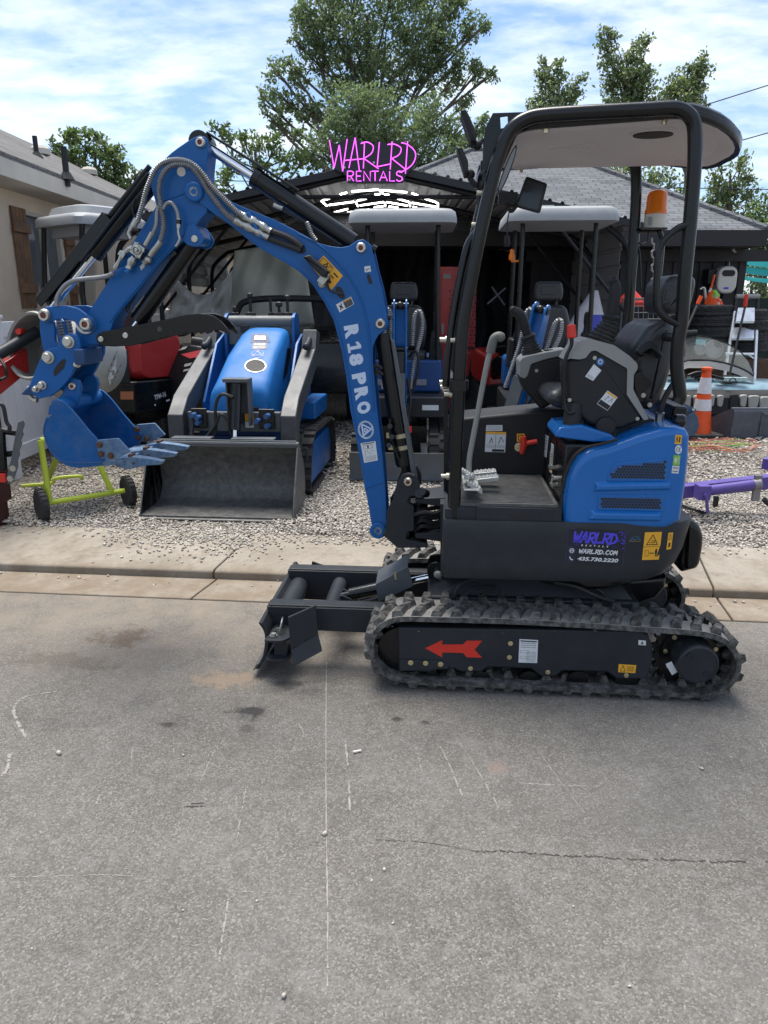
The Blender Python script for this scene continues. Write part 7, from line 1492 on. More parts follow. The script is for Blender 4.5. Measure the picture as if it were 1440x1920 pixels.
 for s in(-1,1):mb=MB();mb.bb((s*.14-.04,1.590,1.315),(s*.14+.04,1.608,1.375));tb('hood_hinge',mb,M['grey'],r,bevel=.003)
 for x,h,k in((-.11,.20,1),(.24,.18,1),(.08,.15,.5),(.16,.12,1.3),(-.26,.08,.8)):
  mb=MB();mb.lathe([(.05*k,0),(.045*k,.03),(.014,.04),(.013,h-.04),(.025*k,h-.03),(.024*k,h),(.01,h+.01)],(x,1.72,1.455),(0,0,1),12);tb('lever',mb,M['blackmatte'],r)
 mb=MB();mb.bb((-.04,.50,.97),(.17,.62,1.0));mb.bb((-.03,.54,.62),(-.015,.66,.969));mb.bb((.145,.54,.62),(.16,.66,.969));mb.bb((-.014,.62,.62),(.144,.64,.969));tb('cylinder_bracket',mb,M['midgrey'],r,bevel=.004)
 mb=MB();mb.cyl((.055,.55,.95),(.055,.45,.60),.047,18);cy=tb('tilt_cylinder',mb,M['black'],r)
 mb=MB();mb.cyl((.055,.45,.60),(.055,.42,.48),.018,12);tb('cylinder_rod',mb,M['chrome'],r,cy)
 for s,caps in((-1,((-.27,.68),(-.27,.64),(-.31,.70))),(1,((.22,.66),(.30,.70),(.30,.62)))):
  mb=MB();mb.box((s*.28,.60,.67),(.13,.014,.16));pp=tb('coupler_panel',mb,M['black'],r,bevel=.006)
  for x,z in caps:mb=MB();mb.cyl((x,.59,z),(x-.01,.53,z),.021,14);tb('dust_cap',mb,mat('cap_blue',(.03,.09,.24),.5,0,.1)if 'cap_blue' not in bpy.data.materials else bpy.data.materials['cap_blue'],r,pp)
 for pts in([(.05,.46,.86),(-.04,.46,.88),(-.10,.48,.78),(-.13,.50,.55),(-.28,.49,.45),(-.32,.50,.52),(-.32,.56,.66)],[(.02,.46,.56),(.0,.46,.68),(-.06,.46,.72),(-.12,.48,.62),(-.25,.47,.48),(-.30,.49,.47),(-.33,.56,.60)]):
  mb=MB();mb.tube(cr(pts,7),.013,8);tb('hydraulic_hose',mb,M['hose'],r)
 mb=MB();mb.box((.13,.619,.68),(.07,.002,.06));mb.mat(1).box((.13,.619,.62),(.07,.002,.05));tb('orange_label',mb,[M['yellow'],M['labelwhite']],r,smooth=0)
loader()
# ---- blue mini excavators parked nose-on
def nose_excavator():
 r=thing('mini_excavator','blue mini excavator facing the road, seen between the boom and the front posts','excavator',(0.13,6.52,LOTZ),R(-3),'mini excavators parked nose-on at the carport')
 mb=MB();q=[(0,.02),(.03,.0),(.05,.06),(.04,.18),(.01,.27)];mb.across(q+[(v+.015,z)for v,z in q[::-1]],-.45,.45);tb('dozer_blade',mb,M['midgrey'],r,bevel=.003)
 for s in(-1,1):mb=MB();mb.hexa([(s*.25-.03,.05,.10),(s*.25+.03,.05,.10),(s*.22+.03,.75,.22),(s*.22-.03,.75,.22),(s*.25-.03,.05,.16),(s*.25+.03,.05,.16),(s*.22+.03,.75,.28),(s*.22-.03,.75,.28)]);tb('push_arm',mb,M['midgrey'],r)
 tm=simple_track(.19,[(.42,.18),(.50,.04),(.66,0),(1.62,0),(1.78,.06),(1.84,.20),(1.74,.34),(1.55,.36),(.70,.36),(.50,.32)],32)
 t=tm.build('track',[M['tyre']],r,smooth=25);t.location=(-.38,0,0);t2=t.copy();COL.objects.link(t2);t2.parent=r;t2.location=(.38,0,0)
 mb=MB();mb.bb((-.26,.6,.14),(.26,1.6,.42));mb.lathe([(.25,.38),(.25,.52)],(0,1.1,0),(0,0,1),20);tb('undercarriage',mb,M['black'],r)
 mb=MB();mb.plan(rnd_corners([(-.46,.62),(.46,.62),(.46,1.75),(-.46,1.75)],.08),.50,.70);bd=tb('body',mb,M['grey'],r,bevel=.012)
 mb=MB();mb.box((.29,.617,.60),(.16,.003,.05));tb('body_label',mb,M['labelwhite'],r,bd,smooth=0)
 mb=MB();mb.bb((-.40,.95,.71),(.40,1.02,1.03));tb('front_cover',mb,bpy.data.materials['deep_blue_paint'],r,bevel=.02)
 for s in(-1,1):mb=MB();mb.bb((s*.20-.05,.944,.78),(s*.20+.05,.949,.84));tb('cover_label',mb,M['inkgrey'],r,smooth=0)
 mb=MB();mb.bb((-.42,1.35,.71),(.42,1.78,1.05));tb('engine_cover',mb,M['blue'],r,bevel=.05,seg=4)
 mb=MB();mb.bb((-.25,1.15,.98),(.25,1.5,1.10));st=tb('seat',mb,M['leather'],r,bevel=.04,seg=4)
 mb=MB();mb.pillow(rnd_corners([(-.22,1.10),(.22,1.10),(.25,1.35),(.19,1.56),(-.19,1.56),(-.25,1.35)],.07),1.42,1.56,.05);tb('backrest',mb,M['leather'],r,smooth=50)
 mb=MB();mb.pillow(rnd_corners([(-.14,1.60),(.14,1.60),(.15,1.68),(.13,1.79),(-.13,1.79),(-.15,1.68)],.04),1.42,1.53,.035);hr=tb('headrest',mb,M['leather'],r,smooth=50)
 mb=MB();mb.pillow(rpoly(0,1.70,.16,.08,.015),1.412,1.425,.006);mb.bb((-.10,1.45,1.55),(-.08,1.47,1.61));mb.bb((.08,1.45,1.55),(.10,1.47,1.61));tb('headrest_pad',mb,M['leather'],r,hr)
 for s in(-1,1):
  mb=MB();mb.pillow(rnd_corners([(s*.34-.07,.95),(s*.34+.07,.95),(s*.34+.06,1.24),(s*.34-.06,1.24)],.03),1.05,1.40,.03);cn=tb('console',mb,M['blackmatte'],r,smooth=50)
  mb=MB();mb.lathe([(.05,0),(.035,.06),(.018,.07),(.018,.12),(.026,.16),(.024,.24),(.01,.26)],(s*.33,1.10,1.24),(0,-.1,1),12);tb('joystick',mb,M['blackmatte'],r,cn)
 for x,h in((-.13,.34),(-.06,.36),(-.19,.28)):mb=MB();mb.tube([(x,.98,1.06),(x-.01,1.0,1.06+h*.8),(x-.02,1.02,1.06+h)],[.008,.007,.014],8);tb('travel_lever',mb,M['blackmatte'],r)
 for s in(-1,1):
  for v in(.98,1.72):mb=MB();mb.tube([(s*.36,v,.70),(s*.345,v,1.6),(s*.34,v+(.02 if v<1.2 else-.02),2.32)],.023,10);tb('canopy_post',mb,M['black'],r)
 mb=MB();o=lambda k,z:[(u,v,z)for u,v in rpoly(0,1.28,1.02-k,1.10-k,.12)];mb.loft([o(.06,2.30),o(0,2.30),o(0,2.34),o(.03,2.40),o(.10,2.425),o(.3,2.43)]);rf=tb('canopy_roof',mb,M['canopy'],r,smooth=45)
 mb=MB();[mb.bb((x-.10,.85,2.427),(x+.10,1.70,2.442))for x in(-.18,.20)];tb('roof_rib',mb,M['canopy'],r,rf,bevel=.005)
 mb=MB();mb.lathe([(.03,0),(.03,.04),(.022,.06),(.022,.09),(.01,.10)],(-.42,1.1,1.98),(0,0,1),12);mb.bb((-.43,1.08,1.96),(-.33,1.12,1.98));tb('beacon',mb,M['amber'],r)
 bo=bpy.data.objects.new('boom',None)
 mb=MB();outer=[(.46,.46),(.56,.50),(.50,1.0),(.42,1.40),(.38,1.60),(.30,1.62),(.26,1.56),(.32,1.2),(.40,.9)]
 for s in(-1,1):mb.across(rnd_corners(outer,.03),s*.055-.008,s*.055+.008)
 mb.across([(.48,.50),(.55,.52),(.49,1.0),(.41,1.40),(.37,1.57),(.34,1.56),(.40,1.2),(.44,.95)],-.047,.047);bo=tb('boom',mb,M['blue_gloss'],r,bevel=.003)
 mb=MB();mb.cut().cyl((-.075,.32,1.555),(.075,.32,1.555),.03,14);mb.ball((0,.30,1.56),.035,10,6);mb.cut().cyl((-.07,.36,1.17),(.07,.36,1.17),.026,12);tb('boom_pin',mb,M['black'],r,bo)
 mb=MB();mb.cyl((-.0,.33,1.15),(0,.30,.55),.042,18);tb('boom_cylinder',mb,M['grey'],r,bo)
 mb=MB();mb.hexa([(-.06,.25,.36),(.05,.25,.36),(.05,.262,.36),(-.06,.262,.36),(-.06,.27,.96),(.05,.27,.96),(.05,.282,.96),(-.06,.282,.96)]);tb('cylinder_guard',mb,M['midgrey'],r,bo)
 mb=MB();mb.bb((-.09,.34,.34),(.09,.62,.44));mb.bb((-.09,.34,.56),(.09,.62,.64));mb.cyl((0,.46,.30),(0,.46,.68),.05,14);tb('swing_bracket',mb,M['grey'],r,bo,bevel=.01)
 for pts in([(-.16,.42,.80),(-.13,.40,1.2),(-.15,.40,1.48),(-.11,.40,1.52),(-.08,.42,1.40),(-.09,.44,1.1),(-.08,.46,.8)],[(.10,.44,.80),(.13,.42,1.05),(.20,.40,1.35),(.18,.40,1.50),(.13,.40,1.46),(.11,.42,1.2)]):
  mb=MB();spring_hose(mb,pts,.020,.018,10,.14);tb('coil_hose',mb,M['braid'],r,bo)
 for pts in([(-.08,.45,1.3),(-.12,.40,1.25),(-.12,.42,.95),(-.04,.5,.72)],[(.08,.45,1.1),(.15,.38,1.15),(.17,.40,.98),(.10,.45,.75),(.06,.5,.66)],[(.07,.4,.9),(.10,.36,.7),(.08,.34,.55),(.09,.32,.42)]):
  mb=MB();mb.tube(cr(pts,6),.013,8);tb('rubber_hose',mb,M['hose'],r,bo)
 mb=MB();mb.box((.09,.30,.44),(.05,.02,.06));tb('red_tag',mb,M['red'],r,bo)
 return r,bo
ne,nb=nose_excavator()
n2=copy_tree(ne);n2.location=(1.58,6.35,LOTZ);n2.rotation_euler=(0,0,R(-4));n2['label']='blue mini excavator facing the road, its boom swung left behind the grey lever'
for ch in n2.children:
 if ch.name.startswith('boom'):
  a=R(-28);ch.rotation_euler=(0,R(14),a);p=Vector((0,.46,.5));ch.location=p-(Matrix.Rotation(a,3,'Z')@Matrix.Rotation(R(14),3,'Y'))@p+Vector((-.40,-.05,0))
  # ---- red and black mini excavator with a grey canopy, its boom pointing out to the left
def red_excavator():
 r=thing('mini_excavator','red and black mini excavator under a grey canopy, behind the mixer drum','excavator',(-2.95,8.2,LOTZ),R(-38))
 fr=Frame(r.location,r.rotation_euler.z)
 tm=simple_track(.20,[(-.80,.18),(-.70,.03),(-.5,0),(.6,0),(.74,.06),(.8,.20),(.72,.36),(.5,.38),(-.5,.38),(-.70,.34)],30)
 tm.v=[(y,x,z)for x,y,z in tm.v]
 t=tm.build('track',[M['tyre']],r,smooth=25);t.location=(0,-.42,0);t2=t.copy();COL.objects.link(t2);t2.parent=r;t2.location=(0,.42,0)
 mb=MB();mb.plan(rnd_corners([(-.55,-.48),(.45,-.48),(.68,-.25),(.72,.0),(.68,.25),(.45,.48),(-.55,.48)],.05,3),.48,.80);mb.loft([[(u*k,v*k,z)for u,v in rnd_corners([(-.55,-.46),(.44,-.46),(.66,-.24),(.70,.0),(.66,.24),(.44,.46),(-.55,.46)],.05,3)]for k,z in((.86,.36),(.99,.479))]);CWM=mb;cw=tb('counterweight',mb,M['black'],r,bevel=.012)
 d=Decal(CWM,[(289,752),(313,744),(311,732),(287,740)],fr);d.text('TPM-16',.05,.1,.95,.9,0,.004,.03);d.poly([(-.05,-.75),(1.15,-.70),(1.15,-.42),(-.05,-.45)],0,.004);tb('model_lettering',d.mb,M['labelwhite'],r,cw,smooth=0)
 d=Decal(CWM,[(226,749),(250,749),(250,734),(226,734)],fr);d.rect(0,0,1,1,0,.003);d.disc(.6,.5,.08,.12,1,.005);tb('orange_reflector',d.mb,[mat('faded_orange',(.42,.14,.06),.5,0,.2,14),M['inkgrey']],r,cw,smooth=0)
 mb=MB();mb.bb((-.1,-.40,.802),(.40,.30,.92));tb('battery_box',mb,M['black'],r,bevel=.01)
 mb=MB();mb.loft([[(.36,v*.9,z)for v,z in rpoly(.12,1.05,.62,.50,.12)],[(.56,.12+(v-.12)*.95,z)for v,z in rpoly(.12,1.05,.66,.50,.12)],[(.66,.12+(v-.12)*.8,z)for v,z in rpoly(.12,1.04,.62,.44,.12)]]);mb.bb((-.3,.0,.81),(.40,.46,1.15));rc=tb('engine_cover',mb,M['redmach'],r,bevel=.01,smooth=50)
 mb=MB();mb.tube([(.30,-.30,.90),(.32,-.28,1.6)],.016,8);mb.bb((.26,-.33,.92),(.36,-.25,.97));tb('latch_rod',mb,M['black'],r,rc)
 mb=MB();mb.hexa([(-.25,-.42,.9),(.2,-.42,.9),(.2,-.40,.9),(-.25,-.40,.9),(-.15,-.42,1.15),(.25,-.42,1.5),(.25,-.40,1.5),(-.15,-.40,1.15)]);tb('grey_panel',mb,M['lgrey'],r,bevel=.004)
 mb=MB();mb.pillow(rnd_corners([(-.1,1.05),(.25,1.05),(.32,1.5),(.18,1.55),(.05,1.2),(-.1,1.2)],.05),-.25,.22,.05);tb('seat',mb,M['leather'],r,smooth=50)
 for u,v in((-.62,-.38),(-.62,.38),(.12,-.38),(.12,.38)):
  mb=MB();mb.tube(cr([(u+(.06 if u<0 else 0),v,.78),(u+(.06 if u<0 else 0),v,1.5),(u,v,1.75),(u+.06,v*.9,2.36)],5),.028,10);mb.tube([(u+(.06 if u<0 else 0),v,.78),(u+(.06 if u<0 else 0),v,1.2)],.038,10);tb('canopy_post',mb,M['black'],r)
 mb=MB();o=lambda k,z,j=0:[(u+j,v,z)for u,v in rpoly(-.22,0,.92-k,.86-k,.14)];mb.loft([o(.08,2.34),o(0,2.34),o(0,2.41),o(.05,2.44),o(.2,2.46),o(.26,2.53),o(.40,2.55)]);mb.bb((-.5,-.3,2.24),(.05,.3,2.338));tb('canopy_roof',mb,M['canopy'],r,smooth=45)
 for u,v in((-.35,-.30),(-.40,.2),(-.3,-.1)):mb=MB();mb.tube([(u,v,.85),(u,v,1.36),(u-.01,v,1.48)],[.016,.016,.026],8);tb('lever',mb,M['blackmatte'],r)
 w2l=lambda px,py,Y:fr.loc(P(px,py,Y));a,b=Vector(w2l(75,635,5.9)),Vector(w2l(-120,790,5.2));d=(b-a).normalized();n=Vector((0,0,1));s=d.cross(n).normalized()*.06
 mb=MB();h=Vector((0,0,.11));a2=Vector(w2l(45,668,5.9));mb.hexa([a2-s-h,b-s-h*1.3,b+s-h*1.3,a2+s-h,a2-s+h*.6,b-s+h,b+s+h,a2+s+h*.6]);bm_=tb('boom',mb,M['redmach'],r,bevel=.008)
 mb=MB();mb.cyl(w2l(70,622,5.9),w2l(-100,720,5.3),.045,16);tb('boom_cylinder',mb,M['grey'],r,bm_)
 mb=MB();mb.ball(w2l(38,622,5.8),.028,10,6);mb.cyl(w2l(34,622,5.75),w2l(48,622,5.9),.022,10);tb('red_knob',mb,M['red'],r,bm_)
 mb=MB();mb.tube(cr([w2l(0,672,5.6),w2l(10,690,5.55),w2l(12,706,5.55),w2l(0,712,5.5)],5),.012,8);tb('rubber_hose',mb,M['hose'],r,bm_)
red_excavator()
# ---- cement mixer
def wheel_mesh(r,w,hub=.55):
 t=MB();t.lathe([(r*hub,-w/2),(r*.92,-w/2),(r,-w*.3),(r,w*.3),(r*.92,w/2),(r*hub,w/2)],(0,0,0),(1,0,0),28)
 for k in range(22):a=2*math.pi*k/22;t.box((0,r*1.0*math.cos(a),r*1.0*math.sin(a)),(w*.8,.010,.014),rx=a)
 h=MB();h.lathe([(.01,-w*.3),(r*hub,-w*.25),(r*hub,w*.25),(.01,w*.3)],(0,0,0),(1,0,0),20);return t,h
def mixer():
 a,b=G(82,976,LOTZ),G(243,948,LOTZ);ang=math.atan2(b.y-a.y,b.x-a.x);c=(a+b)/2
 r=thing('cement_mixer','grey cement mixer drum on a lime green frame with two black wheels','cement mixer',(c.x,c.y,LOTZ),ang);fr=Frame(r.location,ang);L=(b-a).length/2
 t,h=wheel_mesh(.125,.055)
 for s in(-1,1):
  w=t.build('wheel',M['tyre'],r,smooth=30)if s<0 else w.copy()
  if s>0:COL.objects.link(w);w.parent=r
  w.location=(s*L,0,.12);hh=h.build('rim',M['blackmatte'],w,smooth=30)
 z0=.15;mb=MB()
 mb.cut().tube([(-L+.03,0,.13),(L-.03,0,.13)],.021,10)
 for p,q in(((-.27,.0,.13),(-.27,.04,.60)),((.20,.0,.14),(.06,.04,.60)),((-.27,.04,.60),(.06,.04,.60)),((-.10,.10,.55),(-.18,.62,.02))):mb.cut().tube([p,q],.022,10)
 mb.cut().tube(cr([fr.loc(G(40,911,LOTZ+.02)),fr.loc(G(95,906,LOTZ+.02)),fr.loc(G(104,897,LOTZ+.06)),fr.loc(G(148,893,LOTZ+.06)),fr.loc(G(153,898,LOTZ+.02))],5),.016,8);tb('frame_tube',mb,M['lime'],r)
 dc=Vector(fr.loc(P(128,664,6.0)));m=Vector(fr.loc(P(66,655,5.85)));ax=(m-dc).normalized();ax=(ax+Vector((.05,-.45,.06))).normalized()
 K=1.0;prof=[(.05,-.40),(.22,-.40),(.27,-.36),(.335,-.12),(.345,-.06),(.345,.04),(.33,.08),(.25,.33),(.262,.35),(.25,.37),(.235,.355),(.31,.08),(.32,-.1),(.2,-.36),(.02,-.36)]
 mb=MB();mb.lathe([(x*K,y*K)for x,y in prof],dc,ax,44);DM=mb;dr=tb('drum',mb,M['drum'],r,smooth=40)
 mb=MB();mb.lathe([(.28*K,-.35*K),(.345*K,-.11*K)],dc+ax*.0,ax,44);
 mb=MB();mb.lathe([(.347*K,-.03*K),(.355*K,-.03*K),(.355*K,.02*K),(.347*K,.02*K)],dc,ax,44);tb('drum_ring',mb,M['drum'],r,dr,smooth=40)
 d=Decal(DM,[(206,726),(222,690),(216,668),(200,705)],fr);d.rect(-.1,-.1,1.2,1.1,0,.002,4);d.text('RY',.0,.2,1.0,.85,1,.006,.05);tb('drum_lettering',d.mb,[M['ink'],M['white']],r,dr,smooth=0)
 mb=MB();e=dc-ax*.36;mb.tube([e,e-ax*.06],.10,16);mb.box(e-ax*.12+Vector((0,0,-.02)),(.20,.22,.30));tb('motor_housing',mb,M['blackmatte'],r,bevel=.02)
 mb=MB();mb.tube([dc-ax*.37+Vector((0,0,-.1)),(.06,.04,.60)],.022,8);mb.tube([dc-ax*.2+Vector((0,.0,-.34)),(-.10,.05,.58)],.03,8);tb('drum_yoke',mb,M['lime'],r)
mixer()
def grapple():
 c=G(10,990,LOTZ);r=thing('grapple_attachment','black grapple arm with a serrated plate cut off by the left edge','attachment',(c.x,c.y,LOTZ));Y=c.y;Q=lambda x,y,d=0:P(x,y,Y+d)
 mb=MB();pl=[(34,792),(44,788),(47,795),(43,808),(45,814),(40,826),(42,832),(37,845),(38,852),(34,864),(35,872),(30,890),(22,906),(14,908),(12,895),(20,865),(26,830)]
 mb.loft([[Q(x,y,d)for x,y in pl]for d in(-.02,0)]);part('serrated_plate',mb,M['midgrey'],r,bevel=.003)
 mb=MB()
 for x,y in((25,878),(20,897)):p=Q(x,y,-.02);mb.cyl(p,p+Vector((0,-.012,0)),.022,14)
 part('plate_pin',mb,M['pin'],r)
 mb=MB();mb.tube([Q(-10,800,.05),Q(2,810,.05),Q(6,880,.05)],.03,8);mb.tube([Q(-30,895,.05),Q(12,893,.05)],.03,8);mb.tube([Q(10,852,.08),Q(32,850,.0)],.022,8);mb.tube([Q(10,810,.08),Q(30,813,.02)],.018,8);part('arm',mb,M['black'],r)
 mb=MB();mb.tube(cr([Q(-6,756),Q(6,762),Q(12,790),Q(18,800),Q(16,808),Q(4,806)],6),.014,8);part('rubber_hose',mb,M['hose'],r)
 mb=MB();mb.box(Q(-14,830,.15),(.08,.2,.9));mb.box(Q(-12,945,.1),(.12,.2,.35));part('support',mb,mat('black_red_frame',(.05,.008,.008),.5,0,.4,6),r,bevel=.02)
 mb=MB();p=Q(4,896,-.03);mb.box(p,(.05,.02,.06));part('red_bracket',mb,M['red'],r)
grapple()
# ---- dark things under the carport
def tyre(name,c,rad,w,axis,label=None,parent=None,root=None,cat='tyre',group=None):
 mb=MB();ax=Vector(axis).normalized();mb.lathe([(rad*.55,-w*.42),(rad*.62,-w/2),(rad*.9,-w/2),(rad,-w*.36),(rad,-w*.12),(rad*.975,-w*.10),(rad*.975,-w*.06),(rad,-w*.04),(rad,w*.04),(rad*.975,w*.06),(rad*.975,w*.10),(rad,w*.12),(rad,w*.36),(rad*.9,w/2),(rad*.62,w/2),(rad*.55,w*.42)],(0,0,0)if root is None else c,ax,30)
 e=ax.orthogonal().normalized();g=ax.cross(e)
 for k in range(20):
  a=2*math.pi*k/20
  for s in(-1,1):
   p=(e*math.cos(a)+g*math.sin(a))*rad*.985+ax*s*w*.40;a2=a+.16;q=(e*math.cos(a2)+g*math.sin(a2))*rad*.985+ax*s*w*.12
   o_=Vector((0,0,0))if root is None else Vector(c);mb.tube([p+o_,q+o_],rad*.035,4)
 o=mb.build(name,M['tyre'],parent,smooth=30)
 if root is None:o.location=c
 if label:tag(o,label,cat,group)
 return o
def carport_things():
 r=thing('utility_vehicle','black utility vehicle with fat tyres hidden behind the blue loader','vehicle',(-1.15,9.6,LOTZ));o=r.location
 mb=MB();rings=[]
 for y,z,hw in((-.55,.85,.80),(-.4,1.12,.85),(0,1.25,.88),(.7,1.28,.85),(1.2,1.0,.80)):rings.append([(-hw,y,.5),(-hw,y,z-.14),(-hw+.2,y,z),(hw-.2,y,z),(hw,y,z-.14),(hw,y,.5)])
 mb.loft(rings);mb.build('body',M['black'],r,bevel=.03)
 mb=MB();mb.tube(cr([(-.9,.1,.9),(-.75,.1,1.42),(-.5,.1,1.62),(.6,.1,1.60),(.9,.1,1.40),(1.0,.1,.9)],6),.04,10);mb.build('roll_bar',M['blackmatte'],r)
 for x in(-.66,.74):tyre('tyre',(x,-.45,.62 if False else 1.10),.30,.20,(1,.2,0),None,r,r)
 for x in(-.75,.75):tyre('tyre',(x,.8,.33),.33,.24,(1,0,0),None,r,r)
 r=thing('powersport_vehicle','black racing style vehicle with red and white stripes beside the red excavator','atv',(-2.05,8.2,LOTZ),R(-20))
 mb=MB();rings=[]
 for u,z0,z1,hw in((-.75,.55,.75,.10),(-.55,.45,.98,.28),(-.1,.4,1.16,.34),(.35,.4,1.12,.34),(.75,.45,.95,.28),(1.0,.6,.85,.12)):rings.append([(u,-hw,z0),(u,-hw,z0+(z1-z0)*.6),(u,-hw*.4,z1),(u,hw*.4,z1),(u,hw,z0+(z1-z0)*.6),(u,hw,z0)])
 mb.loft(rings);VM=mb;bd=mb.build('body',M['black'],r,smooth=40,bevel=.02)
 fr=Frame(r.location,r.rotation_euler.z);d=Decal(VM,[(335,705),(420,705),(420,640),(335,640)],fr)
 d.poly([(.05,.62),(.50,.75),(.72,.62),(.25,.50)],0,.004);d.poly([(.0,.80),(.2,.86),(.16,.78),(.0,.72)],1,.004)
 for k in range(3):d.poly([(.12+.22*k,.26),(.26+.22*k,.30),(.30+.22*k,.38),(.14+.22*k,.34)],1,.004);d.poly([(.10+.22*k,.12),(.24+.22*k,.16),(.28+.22*k,.22),(.12+.22*k,.18)],1,.004)
 d.mb.build('stripes',[M['redmach'],M['lgrey']],bd,smooth=0)
 mb=MB();mb.tube(cr([(-.25,-.32,1.30),(-.2,-.1,1.25),(-.2,.1,1.25),(-.25,.32,1.30)],4),.02,8);mb.build('handlebar',M['blackmatte'],r)
 mb=MB();mb.loft([[(.0,y*.7,z)for y,z in rpoly(0,1.16,.30,.14,.05)],[(.7,y,z)for y,z in rpoly(0,1.10,.30,.14,.05)]]);mb.build('saddle',M['leather'],r)
 for u in(-.5,.65):tyre('wheel',(u,-.30,.28),.28,.22,(0,1,0),None,r,r);tyre('wheel',(u,.30,.28),.28,.22,(0,1,0),None,r,r)
 def drape(name,label,Y,cs,m,amp,seed,nx=26,nz=18,sag=0.0):
  g=random.Random(seed);ph=[g.uniform(0,6)for _ in range(4)];mb=MB();vs=[]
  for j in range(nz+1):
   for i in range(nx+1):
    a,b=i/nx,j/nz;x=(cs[0][0]*(1-a)+cs[1][0]*a)*(1-b)+(cs[3][0]*(1-a)+cs[2][0]*a)*b;y=(cs[0][1]*(1-a)+cs[1][1]*a)*(1-b)+(cs[3][1]*(1-a)+cs[2][1]*a)*b+sag*math.sin(math.pi*a)*b
    vs.append(P(x,y,Y+amp*(math.sin(a*9+b*4+ph[0])+.6*math.sin(a*21-b*7+ph[1])+.5*math.sin(b*11+a*5+ph[2]))))
  fs=[(j*(nx+1)+i,j*(nx+1)+i+1,(j+1)*(nx+1)+i+1,(j+1)*(nx+1)+i)for j in range(nz)for i in range(nx)]
  mb.add(vs,fs);o=mb.build(name,m,smooth=70);s=o.modifiers.new('thick','SOLIDIFY');s.thickness=.006;tag(o,label,'plastic sheet');return o
 drape('plastic_sheet','cloudy plastic sheet stretched upright behind the blue loader',11.4,[(425,610),(590,610),(566,452),(440,470)],M['film'],.05,1)
 drape('plastic_sheet','white plastic film sagging from the carport wall behind the thumb',10.6,[(318,620),(432,600),(436,505),(322,512)],M['filmwhite'],.09,2,sag=45)
 drape('plastic_sheet','dim grey sheet wall closing the carport right of the cloudy sheet',12.0,[(560,700),(700,700),(700,430),(560,452)],M['tarp'],.05,3)
 c=P(858,570,10.8);r=thing('tool_cabinet','tall red tool cabinet with a perforated door in the dark carport','cabinet',(c.x,10.8,LOTZ));s=(c-CAM).dot(_fw)/F;z1=P(858,500,10.8).z-LOTZ;hw=35*s
 mb=MB();mb.bb((-hw,0,.05),(hw,.5,z1));cb=mb.build('cabinet_body',M['redmach'],r,bevel=.01)
 mb=MB();mb.bb((-hw+.03,-.02,.75),(hw-.02,-.001,z1-.04));dr=mb.build('door',M['redmach'],r,bevel=.004);mb=MB()
 for j in range(17):
  for i in range(7):mb.bb((-hw+.14+i*.055+(.027 if j%2 else 0),-.024,.85+j*.055),(-hw+.17+i*.055+(.027 if j%2 else 0),-.0205,.87+j*.055))
 mb.build('perforations',M['ink'],dr,smooth=0)['kind']='stuff';mb=MB();mb.bb((-hw+.05,-.024,z1-.16),(-hw+.16,-.0205,z1-.10));mb.bb((-hw+.04,-.024,1.15),(-hw+.08,-.0205,1.3));mb.build('door_label',M['lgrey'],dr,smooth=0)
 mb=MB();mb.bb((-hw-.04,-.10,.55),(hw+.04,-.001,.74));mb.build('drawer',M['redmach'],r,bevel=.006)
 c=P(945,660,9.6);r=thing('motorcycle','dark motorcycle with red fairing in the shade beside the tool cabinet','motorcycle',(c.x,9.6,LOTZ),R(-55))
 for u in(-.62,.62):tyre('wheel',(u,0,.31),.31,.12,(0,1,0),None,r,r)
 mb=MB();mb.loft([[(u,v*k,z)for v,z in rpoly(0,zc,.26,h,.06)]for u,zc,h,k in((-.3,.62,.3,.8),(.0,.82,.26,1),(.3,.80,.2,.8),(.7,.88,.08,.6))]);mb.build('tank_and_seat',M['black'],r,smooth=40)
 mb=MB();mb.loft([[(u,v*k,z)for v,z in rpoly(0,zc,.3,h,.06)]for u,zc,h,k in((-.62,.85,.2,.5),(-.4,.8,.42,1),(-.1,.7,.4,.9))]);mb.build('fairing',M['redmach'],r,smooth=40)
 mb=MB();mb.tube([(-.62,.1,.31),(-.45,.1,.95)],.025,8);mb.tube([(-.62,-.1,.31),(-.45,-.1,.95)],.025,8);mb.tube(cr([(-.35,-.36,1.02),(-.45,-.15,1.0),(-.45,.15,1.0),(-.35,.36,1.02)],4),.014,8);mb.box((.0,0,.42),(.5,.26,.28));mb.build('fork_and_engine',M['blackmatte'],r)
 for s,(a,b)in enumerate((((922,538),(946,572)),((914,570),(948,540)))):
  p,q=P(*a,10.2),P(*b,10.2);mb=MB();mb.tube([p,q],.012,8);tag(mb.build('metal_rod',M['midgrey']),('thin grey rod leaning left','thin grey rod leaning right')[s]+' against the dark tarp, crossing another','rod','crossed rods')
 c=P(1090,620,8.9);r=thing('wrapped_watercraft','upright hull wrapped in blue and white film under the carport','watercraft',(c.x,8.9,LOTZ));mb=MB();rings=[]
 for z,hw,x,dy in((.2,.45,0,.35),(.7,.42,-.02,.3),(1.1,.30,.03,.24),(1.45,.17,.08,.16),(1.72,.04,.12,.06)):rings.append([(x+hw*math.cos(2*math.pi*k/16)*(1+.06*math.sin(5*k)),dy*math.sin(2*math.pi*k/16),z)for k in range(16)])
 mb.loft(rings);o=mb.build('film_wrap',[mat('grey_film',(.30,.30,.33),.3,0,.3,4,.3,12),mat('blue_film',(.02,.03,.30),.35,0,.3,5)],r,smooth=60);o.data.polygons.foreach_set('material_index',[1 if(p.center.x>0 and p.center.x<.2 and p.center.z<1.5)else 0 for p in o.data.polygons])
 mb=MB();mb.bb((-.4,-.25,.0),(.4,.25,.2));mb.build('stand',M['blackmatte'],r)
carport_things()
